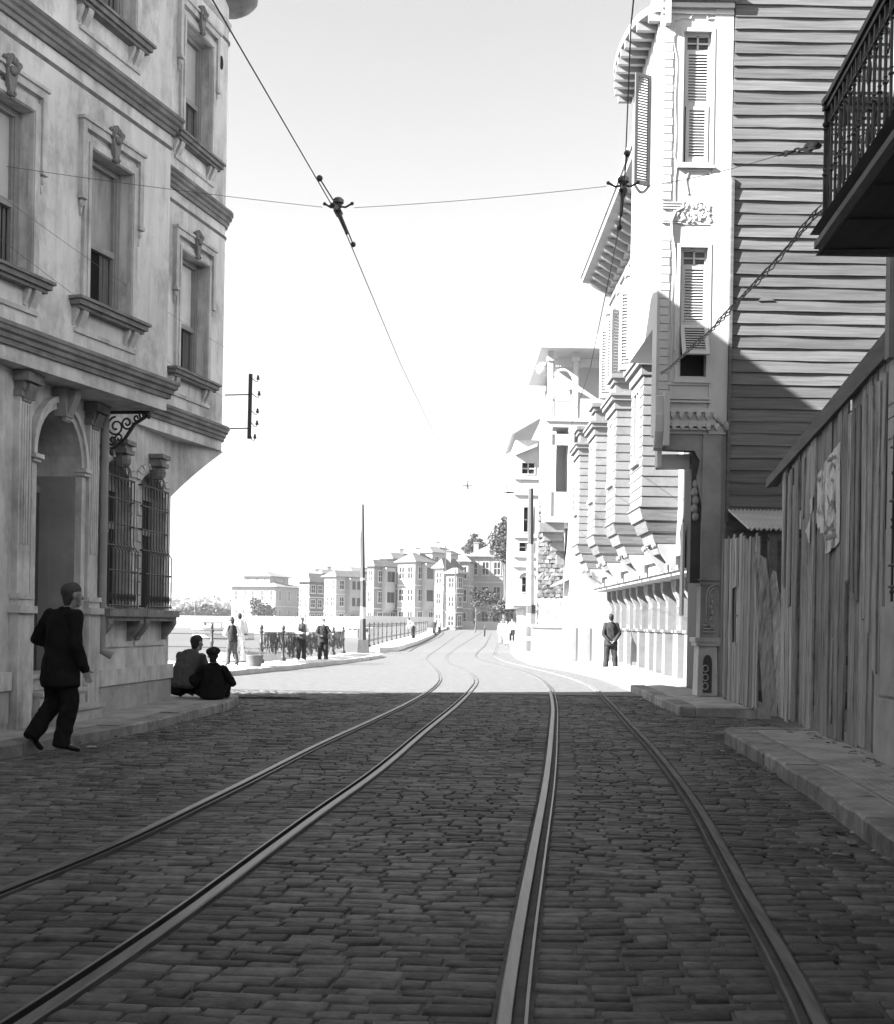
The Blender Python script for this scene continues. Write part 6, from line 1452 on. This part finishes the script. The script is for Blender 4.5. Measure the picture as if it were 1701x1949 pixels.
# waterfront row (each placed by its nearest edge)
def fh(label, xedge, Y, left_px, right_px, y_eave, roof_px, floors, nl, nr, yaw=38, ybase=1188, **k):
    c_ = at(xedge, ybase, Y); s = Y / 2250; ze = at(xedge, y_eave, Y).z; zb = min(gz(Y) - .2, c_.z)
    return far_house(label, (c_.x, Y), R(yaw), left_px * s / math.cos(R(yaw)), right_px * s / math.sin(R(yaw)) if yaw > 20 else k.pop('depth', 9), ze - zb, roof_px * s, floors, nl, nr, zb, **k)
G_ = 'houses along the far waterfront'
fh('far waterfront house with dark timber flank, nearest the mansion', 588, 215, 22, 34, 1108, 18, 3, 2, 3, group=G_, wallm='farwall2')
fh('far waterfront house with low hip roof left of the utility pole', 638, 205, 24, 58, 1098, 14, 3, 2, 3, group=G_, bay=True)
fh('narrow far house squeezed between two larger waterfront houses', 612, 222, 14, 28, 1092, 8, 3, 1, 2, group=G_, wallm='farwall2')
fh('far waterfront house with a wide shaded flank right of the utility pole', 710, 190, 14, 46, 1078, 14, 3, 1, 2, group=G_, wallm='farwall2', bay=True)
fh('tall pale far house with three storeys in the middle of the row', 788, 190, 34, 40, 1070, 20, 3, 2, 2, group=G_, chimney=(0, .8), bay=True)
fh('pale far house with a steep roof before the end house', 842, 185, 16, 34, 1082, 20, 3, 1, 2, group=G_, chimney=(0, 1.2))
fh('slim far house wedged beside the end house', 868, 180, 20, 12, 1092, 12, 3, 1, 1, group=G_, wallm='farwall2')
fh('far house on rising ground behind the timber flanked house', 600, 255, 20, 60, 1094, 12, 3, 2, 4, group=G_, wallm='farwall2', chimney=(0, .6))
fh('far house with a long ridge roof behind the utility pole', 668, 250, 26, 60, 1088, 10, 3, 2, 4, group=G_, chimney=(0, 1.0))
fh('far house on rising ground between the shaded flank and the tall house', 745, 240, 26, 56, 1064, 14, 4, 2, 3, group=G_, wallm='farwall2', chimney=(0, .8))
fh('far house on rising ground behind the tall pale house', 820, 235, 30, 50, 1052, 14, 4, 2, 3, group=G_, wallm='farwall', chimney=(0, 1.0))
# end house facing down the street
c_ = at(890, 1190, 196); far_house('wide pale house closing the end of the street', (at(955, 1190, 196).x, 196), R(6), px_w(66, 196), 9, at(890, 1056, 196).z - gz(196), 2.0, 3, 3, 2, group=G_, chimney=(2, .6))
far_house('plain annexe wing joined to the house closing the street', (at(985, 1190, 199).x, 199), R(4), px_w(30, 199), 9, at(985, 1064, 199).z - gz(199), 1.6, 3, 1, 2, group=G_)
q = at(890, 1190, 192); far_house('small white corner house before the end house', (at(890, 1190, 190).x, 190), R(10), px_w(18, 190), 6, at(890, 1066, 190).z - gz(190), 1.2, 3, 1, 1, group=G_)
# mansion across the water with raised centre
YM = 380
far_house('pale two storey mansion standing alone across the water', (at(523, 1180, YM).x, YM), R(24), px_w(90, YM) / math.cos(R(24)), px_w(40, YM) / math.sin(R(24)), at(523, 1117, YM).z + .5, 2.2, 2, 5, 3, -.5, over=1.4)
far_house('raised belvedere storey on top of the far mansion', (at(512, 1180, YM + 6).x, YM + 6), R(24), px_w(54, YM) / math.cos(R(24)), px_w(28, YM) / math.sin(R(24)), 2.6, 2.0, 1, 3, 2, at(523, 1115, YM).z + .6, over=1.2)
# pier and waterfront walls
q = MB(); c_ = at(500, 1188, 230); d_ = at(700, 1190, 170)
def quad_wall(a, b, z0, z1, th_=.4): return MB().add([(a[0], a[1], z0), (b[0], b[1], z0), (b[0], b[1] + th_, z0), (a[0], a[1] + th_, z0), (a[0], a[1], z1), (b[0], b[1], z1), (b[0], b[1] + th_, z1), (a[0], a[1] + th_, z1)], [(0, 1, 5, 4), (1, 2, 6, 5), (2, 3, 7, 6), (3, 0, 4, 7), (4, 5, 6, 7)])
pr = thing('pier', 'white fenced pier below the far waterfront houses', 'pier', (c_.x, c_.y, 0))
obj('deck', quad_wall((at(500, 0, 240).x, 240), (at(650, 0, 235).x, 235), -.6, .1, 6), 'quay', pr)
for i in range(26):
    x = at(505 + i * 5.4, 0, 240).x; q = MB(); q.box(x - .22, x + .22, 239.6, 239.9, .1, 2.0); obj('picket', q, 'white', pr)
sw = thing('garden_wall', 'white waterfront wall on dark piles below the far houses', 'wall', (at(660, 0, 165).x, 165, 0))
obj('wall', quad_wall((at(606, 0, 176).x, 176), (at(712, 0, 160).x, 160), .3, 1.9), 'white', sw)
for i in range(14):
    t_ = i / 13; x = at(606, 0, 176).x * (1 - t_) + at(712, 0, 160).x * t_; y = 176 - 16 * t_; q = MB(); q.tube([(x, y - .2, -1.2), (x, y - .2, .35)], .22, 6); obj('pile', q, 'boatdark', sw)
q = thing('garden_wall', 'white wall along the promenade below the middle houses', 'wall', (at(770, 0, 178).x, 178, 0)); obj('wall', quad_wall((at(706, 0, 170).x, 170), (at(846, 0, 180).x, 180), gz(175) - .5, gz(175) + 1.9), 'white', q)
q = thing('garden_wall', 'pale wall in front of the end house', 'wall', (at(930, 0, 192).x, 192, 0)); obj('wall', quad_wall((at(880, 0, 190).x, 190), (at(985, 0, 190).x, 190), gz(190) - .2, gz(190) + 1.3), 'white', q)
# far shore on the left: low wall, dark hedge, hills
ts = MB(); rh = random.Random(9)
def ridge(name, x0, x1, Y, depth, hfun, m, n=70, k=7):
    mb = MB()
    for j in range(k + 1):
        t = j / k
        for i in range(n + 1):
            s = i / n; x = x0 + (x1 - x0) * s; h = hfun(s) * math.sin(min(1, t * 1.15) * math.pi / 2) if j < k else 0
            mb.v.append((x, Y + depth * t, -1 + h + rh.uniform(-.05, .05) * h))
    for j in range(k):
        for i in range(n): a = j * (n + 1) + i; mb.f.append((a, a + 1, a + n + 2, a + n + 1))
    return obj(name, mb, m, kind='structure', smooth=True)
ridge('hill', -420, 60, 900, 500, lambda s: 26 + 10 * math.sin(s * 9) + 5 * math.sin(s * 31 + 1) + 14 * s, 'hill')
ridge('hill', -330, 20, 640, 200, lambda s: 9 + 4 * math.sin(s * 14 + 2) + 2 * math.sin(s * 47), 'hill')
ridge('far_shore', -400, -20, 430, 120, lambda s: 1.6, 'earth', 30, 4)
q = thing('sea_wall', 'low pale sea wall on the far shore at the left', 'wall', (-75, 428, -1)); obj('wall', quad_wall((-160, 428), (-58, 424), -1.1, 1.1), 'farwall', q)
# trees
def leaf_cloud(blobs, n, size, seed):
    r_ = random.Random(seed); mb = MB(); tot = sum(b[3] ** 2 for b in blobs)
    for (x, y, z, r, f) in blobs:
        for _ in range(int(n * r * r / tot)):
            d = Vector((r_.gauss(0, 1), r_.gauss(0, 1), r_.gauss(0, 1))).normalized() * r * (r_.random() ** .45); d.z *= f
            c_ = Vector((x, y, z)) + d; a = Vector((r_.gauss(0, 1), r_.gauss(0, 1), r_.gauss(0, .6))).normalized() * size * r_.uniform(.6, 1.3); b = a.cross(Vector((r_.gauss(0, 1), r_.gauss(0, 1), r_.gauss(0, 1)))).normalized() * size * r_.uniform(.4, .8)
            mb.poly([tuple(c_ - a), tuple(c_ + b), tuple(c_ + a), tuple(c_ - b)])
    return mb
def tree(label, x, y, z0, h, blobs, n=1400, size=.35, seed=1):
    t = thing('tree', label, 'tree', (x, y, z0)); q = MB(); top = max(b[2] for b in blobs)
    q.tube([(x, y, z0), (x + .1, y, z0 + h * .4), (x - .1, y, top)], h * .025, 7, r1=h * .008)
    for b in blobs: q.tube([(x, y, z0 + h * .45), ((x + b[0]) / 2, (y + b[1]) / 2, (z0 + h * .5 + b[2]) / 2), (b[0], b[1], b[2])], h * .01, 5, r1=.03)
    obj('trunk', q, 'bark', t); obj('crown', leaf_cloud(blobs, n, size, seed), 'leaf', t); return t
def T_(x, y, Y): return at(x, y, Y)
p = T_(905, 1030, 225); tree('layered conifer rising behind the house closing the street', p.x, 225, gz(225), p.z, [(T_(903, 1020, 225).x, 225, T_(903, 1020, 225).z, .9, .5), (T_(904, 1030, 225).x, 225, T_(904, 1029, 225).z, 1.6, .3), (T_(906, 1038, 225).x, 225, T_(906, 1037, 225).z, 2.2, .35), (T_(903, 1048, 225).x, 225, T_(903, 1046, 225).z, 2.6, .4)], 1500, .3, 1)
p = T_(962, 1020, 170); tree('tall leafy tree behind the narrow house on the right', p.x, 170, gz(170), p.z, [(T_(962, 1000, 170).x, 170, T_(962, 1000, 170).z, 1.1, 1.3), (T_(958, 1015, 170).x, 171, T_(958, 1015, 170).z, 1.5, 1.2), (T_(952, 1030, 170).x, 170, T_(952, 1030, 170).z, 1.9, 1), (T_(968, 1030, 170).x, 170, T_(968, 1030, 170).z, 1.8, 1), (T_(962, 1045, 170).x, 170, T_(962, 1045, 170).z, 2.4, .8)], 2600, .25, 2)
p = T_(905, 1140, 150); tree('small street tree with ragged crown before the end house', p.x, 150, gz(150), p.z, [(T_(x, y, 150).x, 150 + d, T_(x, y, 150).z, r, .75) for x, y, r, d in ((905, 1130, .9, 0), (915, 1137, 1.1, .5), (930, 1138, 1.2, -.5), (937, 1142, .8, .4), (908, 1148, .8, -.3), (922, 1126, .7, .2))], 1500, .16, 3)
p = T_(985, 1120, 95); tree('ivy clad tree by the banded poles', p.x, 95, gz(95), p.z, [(T_(x, y, 95).x, 95 + d, T_(x, y, 95).z, r, 1) for x, y, r, d in ((984, 1112, .7, 0), (994, 1118, .6, .3), (982, 1130, .7, 0), (978, 1148, .5, .2), (992, 1140, .5, 0))], 1300, .12, 4)
p = T_(980, 1190, 130); tree('bushes over the garden wall on the right of the street', p.x, 130, gz(130), 2.4, [(T_(x, y, 130).x, 130, T_(x, y, 130).z, r, .8) for x, y, r in ((948, 1160, 1.0), (960, 1155, 1.2), (972, 1152, 1.3), (940, 1168, .8))], 1200, .16, 5)
for i, (xa, ya, r_) in enumerate(((395, 1163, 5.5), (408, 1165, 4.5), (372, 1166, 4.0), (350, 1167, 4.0))):
    p = T_(xa, ya, 432); tree(['dark spreading tree on the far shore, larger one', 'dark low tree on the far shore beside the larger one', 'rounded shrub tree on the sea wall in the middle', 'leftmost rounded shrub tree on the sea wall'][i], p.x, 432, -.5, p.z + 1, [(p.x - r_ * .8, 432, p.z, r_ * .7, .4), (p.x + r_ * .8, 432, p.z - .3, r_ * .7, .4), (p.x, 432, p.z + .5, r_ * .8, .4)], 900, .8, 20 + i)
p = T_(505, 1150, 330); tree('slight tree in front of the far mansion', p.x, 330, .2, p.z, [(T_(x, y, 330).x, 330, T_(x, y, 330).z, r, 1) for x, y, r in ((486, 1150, 1.8), (488, 1162, 2.0), (500, 1160, 2.6), (512, 1165, 2.0))], 900, .5, 30)
tb = MB(); hill_leaf = []
for i in range(60):
    x = rh.uniform(-330, -90); hill_leaf.append((x, 640 + rh.uniform(40, 120), rh.uniform(5, 12), rh.uniform(6, 12), .55))
obj('hill_trees', leaf_cloud(hill_leaf, 9000, 1.6, 77), 'farleaf', kind='stuff')
# far shore lamp
p = T_(371, 1165, 420); t = thing('street_lamp', 'thin lamp post on the far shore', 'street lamp', (p.x, 420, 0)); q = MB(); q.tube([(p.x, 420, 0), (p.x, 420, T_(371, 1148, 420).z)], .18, 6); obj('post', q, 'pole', t); q = MB(); q.lathe((p.x, 420, T_(371, 1148, 420).z), [(.3, 0), (.7, .4), (.8, 1.0), (.2, 1.4)], 8); obj('lantern', q, 'frame', t)
for i, (x_, y0, y1, Y) in enumerate(((867, 1085, 1190, 170), (848, 1040, 1120, 184))):
    p = T_(x_, y1, Y); q = MB(); q.tube([(p.x, Y - 2, gz(Y)), (T_(x_, y0, Y).x, Y - 2, T_(x_, y0, Y).z)], .1, 5); t = thing('pole', ['thin telegraph pole before the slim far house', 'thin mast over the pale far house'][i], 'pole', (p.x, Y - 2, gz(Y))); obj('mast', q, 'pole', t)

# ================================================================== RIGHT SIDE BEYOND THE TERRACE
def block(name, label, F, parts): pass
# tall ornate house with roof loggia
TX, TY = 3.95, 44.0
tl = thing('loggia_house', 'tall white house with carved loggias beyond the terrace', 'building', (6, 48, 0))
FT2 = Fr((0, TY), (1, 0), 1); FT3 = Fr((TX, TY), (0, 1), -1)
q = MB(FT2); q.wall(TX, 12, 5.1, 11.3, [(4.62, 5.15, 6.3, 8.6, .2)], 0); q.T = FT3; q.wall(0, 8, 5.1, 11.3, [(1.2 + i * 1.7, 1.9 + i * 1.7, z, z + 1.8, .2) for i in range(4) for z in (6.3, 9.3)], 0); q.T = ident; q.poly([(TX, TY, 5.1), (12, TY, 5.1), (12, TY + 8, 5.1), (TX, TY + 8, 5.1)]); obj('wall', q, 'white', tl)
for i in range(4):
    for z in (6.3, 9.3): f = MB(FT3); f.frame(1.2 + i * 1.7, 1.9 + i * 1.7, z, z + 1.8, .06, -.18, .04); f.box(1.5 + i * 1.7, 1.6 + i * 1.7, -.15, -.1, z, z + 1.8); wo = obj('window', f, 'white', tl); p = MB(FT3); p.box(1.2 + i * 1.7, 1.9 + i * 1.7, -.19, -.18, z, z + 1.8); obj('pane', p, 'glass', wo)
f = MB(FT2); f.frame(4.62, 5.15, 6.3, 8.6, .05, -.18, .05); f.box(4.62, 5.15, -.15, -.08, 7.3, 7.4); wo = obj('window', f, 'white', tl); p = MB(FT2); p.box(4.62, 5.15, -.19, -.18, 6.3, 7.3); obj('pane', p, 'glass', wo); p = MB(FT2); p.box(4.62, 5.15, -.17, -.16, 7.4, 8.6); obj('blind', p, 'white', wo)
# loggia: two storeys of posts, balustrade, deep eaves, on the camera side
LG = (3.62, 4.62); LY = 1.1
q = MB(FT2); q.box(3.5, 5.6, 0, LY, 8.55, 8.75); q.box(3.45, 5.65, 0, LY + .06, 8.75, 8.85); q.box(3.5, 5.6, 0, LY, 5.1, 5.3); lo = obj('loggia', q, 'white', tl)
for u in (3.6, 4.52, 5.5): q = MB(FT2); q.box(u - .09, u + .09, LY - .2, LY - .02, 8.85, 11.3); q.box(u - .14, u + .14, LY - .25, LY + .03, 10.95, 11.1); obj('post', q, 'white', lo)
for i in range(11): q = MB(FT2); u = 3.68 + i * .075; q.box(u, u + .04, LY - .12, LY - .07, 8.85, 9.75 + (.45 * max(0, 1 - abs(i - 5) / 4))); obj('baluster', q, 'white', lo)
q = MB(FT2); q.box(3.6, 4.52, LY - .14, LY - .05, 9.5, 9.58)
for i in range(10): q.box(3.7 + i * .08, 3.74 + i * .08, LY - .1, LY - .05, 10.75, 11.05)
for i in range(10): q.box(4.62 + i * .08, 4.66 + i * .08, LY - .1, LY - .05, 10.75, 11.05)
obj('loggia_rail', q, 'white', lo, kind='stuff')
q = MB(FT2); q.box(4.56, 5.46, LY - .14, LY - .05, 8.85, 9.6); q.box(3.5, 3.7, .1, LY, 5.3, 8.55); q.box(4.3, 4.5, .1, LY, 5.3, 8.55); q.box(3.7, 4.3, LY - .1, LY - .04, 5.3, 6.2); q.box(3.7, 4.3, LY - .1, LY - .04, 7.9, 8.3); obj('loggia_screen', q, 'white', lo)
q = MB(FT2); q.tube([(4.06 + .42 * math.cos(a), LY - .08, 10.15 + .5 * math.sin(a)) for a in np.linspace(0, math.pi, 12)], .06, 5); obj('carved_arch', q, 'white', lo)
for c_, r_ in (((3.35, .6, 10.75), .25), ((3.62, .7, 8.2), .16)): q = MB(FT2); q.ball(c_, r_, r_, r_, 8, 6); obj('carved_boss', q, 'white', lo, smooth=True)
q = MB(FT2); q.box(3.2, 5.9, -5.2, LY + .55, 11.3, 11.55); q.box(3.35, 5.7, -5, LY + .3, 11.55, 11.77); q.box(4.2, 6.0, -4.5, LY - .2, 11.77, 12.02); obj('eaves', q, 'white', tl)
q = MB(FT2); q.box(3.3, 4.2, .0, .95, 4.75, 5.1); q.box(3.5, 4.2, .0, .75, 4.45, 4.75); q.box(3.8, 4.25, 0, .5, 4.1, 4.45); q.box(4.0, 4.3, 0, .3, 3.6, 4.1); obj('corbel', q, 'whiteboard', tl)
q = MB(FT2); q.box(4.2, 5.3, -.6, .9, 4.9, 5.25); obj('slab', q, 'white', tl)
q = MB(); q.box(4.35, 5.6, 42.1, 44.4, -.2, 5.1); lt = obj('lower_wall', q, 'white', tl)
for a_ in (4.45, 4.95): q = MB(Fr((0, 42.1), (1, 0), 1)); q.box(a_, a_ + .15, 0, .03, .1, 1.3); obj('basement_window', q, 'porch', tl)
q = MB(); q.add([(4.33, 42.2, 3.0), (4.33, 44.2, 3.1), (4.33, 44.0, 4.4), (3.8, 42.2, 2.75), (3.8, 44.2, 2.8)], [(0, 1, 2), (0, 3, 4, 1)]); obj('awning', q, 'porch', tl)
# rubble retaining wall with picket fence
rw = thing('rubble_wall', 'tall rough rubble wall behind the pale banded pole', 'wall', (4.2, 50, 0))
q = MB(); q.box(3.82, 5.2, 50.4, 51, -.2, 6.6); obj('core', q, 'rubble', rw)
st_me = []
rr = random.Random(4)
for v_ in range(6):
    b = MB(); pts = [(rr.uniform(-.16, -.1), rr.uniform(-.1, -.06)), (rr.uniform(.1, .16), rr.uniform(-.1, -.06)), (rr.uniform(.12, .17), rr.uniform(.03, .1)), (rr.uniform(-.05, .05), rr.uniform(.08, .11)), (rr.uniform(-.17, -.12), rr.uniform(.02, .09))]
    b.prism(pts, -.12, .02, 1); m_ = mesh_of(b, 'stone'); m_.materials.append(M['rubble']); st_me.append(m_)
bigst = MB()
for zi in range(36):
    for xi in range(6): 
        o = len(bigst.v); x = 3.92 + xi * .24 + (.12 if zi % 2 else 0) + rr.uniform(-.03, .03); z = zi * .18 + .1
        src = st_me[rr.randrange(6)]; bigst.v += [(x + v.co.x * 1.0, 50.38 + v.co.y + rr.uniform(-.02, .02), z + v.co.z * 1.0) for v in src.vertices]; bigst.f += [tuple(o + i for i in p.vertices) for p in src.polygons]
obj('stones', bigst, 'rubble', rw, kind='stuff')
for m_ in st_me: bpy.data.meshes.remove(m_)
lw_ = thing('garden_wall', 'low white garden wall at the foot of the rubble wall', 'wall', (4.0, 49, 0)); q = MB(); q.box(3.5, 5.6, 48.7, 49.0, -.2, 1.25); q.box(3.45, 5.6, 48.65, 49.05, 1.25, 1.35); obj('wall', q, 'white', lw_)
pf_ = thing('picket_fence', 'grey picket fence standing on the low garden wall', 'fence', (4.2, 48.8, 1.35))
for i in range(16): q = MB(); x = 3.78 + i * .075; q.box(x, x + .06, 48.82, 48.86, 1.35, 2.45 + .02 * (i % 3)); obj('picket', q, 'frame', pf_)
# narrow house with overhanging storeys
NX, NY = 3.32, 60.0
nw = thing('narrow_house', 'narrow tall white house overhanging its arched porch beyond the rubble wall', 'building', (4, 62, 0))
FN1 = Fr((0, NY), (1, 0), 1)
wins = [(3.62, 4.35, 8.95, 9.6), (3.75, 4.30, 6.0, 7.35), (3.55, 4.35, 5.0, 5.55), (3.72, 4.25, 2.95, 3.8)]
q = MB(FN1); q.wall(NX, 4.55, 2.2, 10.7, [w_ + (.25,) for w_ in wins], 0); q.T = ident; q.poly([(NX, NY, 2.2), (NX, NY + 7, 2.2), (NX, NY + 7, 10.7), (NX, NY, 10.7)]); q.poly([(NX, NY, 2.2), (4.55, NY, 2.2), (4.55, NY + 7, 2.2), (NX, NY + 7, 2.2)]); q.box(3.9, 4.9, NY + .6, NY + 6, -.2, 2.2); obj('wall', q, 'white', nw)
for a, b, c_, d in wins:
    f = MB(FN1); f.frame(a, b, c_, d, .05, -.2, .03); f.box((a + b) / 2 - .03, (a + b) / 2 + .03, -.18, -.1, c_, d); f.box(a, b, -.18, -.1, (c_ + d) / 2 - .03, (c_ + d) / 2 + .03); wo = obj('window', f, 'white', nw); p = MB(FN1); p.box(a, b, -.22, -.21, c_, d); obj('pane', p, 'farwindow', wo)
for z in (2.3, 4.25, 4.75, 5.75, 7.9, 8.7): q = MB(FN1); q.box(NX - .05, 4.6, 0, .1, z, z + .12); obj('floor_band', q, 'white', nw)
q = MB(FN1); q.tube([(3.98 + .42 * math.cos(a), .06, 3.6 + .42 * math.sin(a)) for a in np.linspace(.2, math.pi * .9, 10)], .05, 5); obj('arch_moulding', q, 'white', nw)
q = MB(); q.add([(NX - .25, NY - .5, 10.9), (4.6, NY - .5, 11.8), (4.6, NY + 7, 11.8), (NX - .25, NY + 7, 10.9), (NX - .25, NY - .5, 11.1), (4.6, NY - .5, 12.0), (4.6, NY + 7, 12.0), (NX - .25, NY + 7, 11.1)], [(3, 2, 1, 0), (4, 5, 6, 7), (0, 1, 5, 4), (1, 2, 6, 5), (2, 3, 7, 6), (3, 0, 4, 7)]); obj('roof', q, 'white', nw)
q = MB(FN1); q.prism([(NX, 9.9), (4.4, 10.35), (4.4, 10.5), (NX, 10.05)], 0, .35, 1); q.lathe((0, 0, 0), [(.001, 0)], 3); obj('gable_moulding', q, 'white', nw)
q = MB(); q.box(2.95, 3.32, NY + .3, NY + 1.2, 8.1, 8.75); q.lathe((2.98, NY + .7, 8.1), [(.3, 0), (.35, .3), (.3, .65), (.1, .75)], 10); obj('box_balcony', q, 'porch', nw)
# street wall and gates further right
q = thing('garden_wall', 'white street wall running on beyond the narrow house', 'wall', (6, 90, 0)); obj('wall', MB().add([(5.0, 66, -.2), (9.6, 150, 0), (9.9, 150, 0), (5.3, 66, -.2), (5.0, 66, 2.2), (9.6, 150, 2.6), (9.9, 150, 2.6), (5.3, 66, 2.2)], [(0, 1, 5, 4), (2, 3, 7, 6), (4, 5, 6, 7), (0, 3, 7, 4), (1, 2, 6, 5)]), 'white', q)

# ================================================================== HAZE
hz = MB(); hz.box(-1200, 700, -60, 2400, -3, 75)
me = mesh_of(hz, 'haze'); hm = bpy.data.materials.new('air_haze'); hm.use_nodes = True; hn = hm.node_tree; hn.nodes.clear()
ho = hn.nodes.new('ShaderNodeOutputMaterial'); hv = hn.nodes.new('ShaderNodeVolumePrincipled'); hv.inputs['Density'].default_value = .00022; hv.inputs['Color'].default_value = (.95, .95, .95, 1); hv.inputs['Anisotropy'].default_value = .0
hn.links.new(hv.outputs[0], ho.inputs['Volume']); me.materials.append(hm)
h_o = bpy.data.objects.new('haze', me); COL.objects.link(h_o); h_o['kind'] = 'stuff'
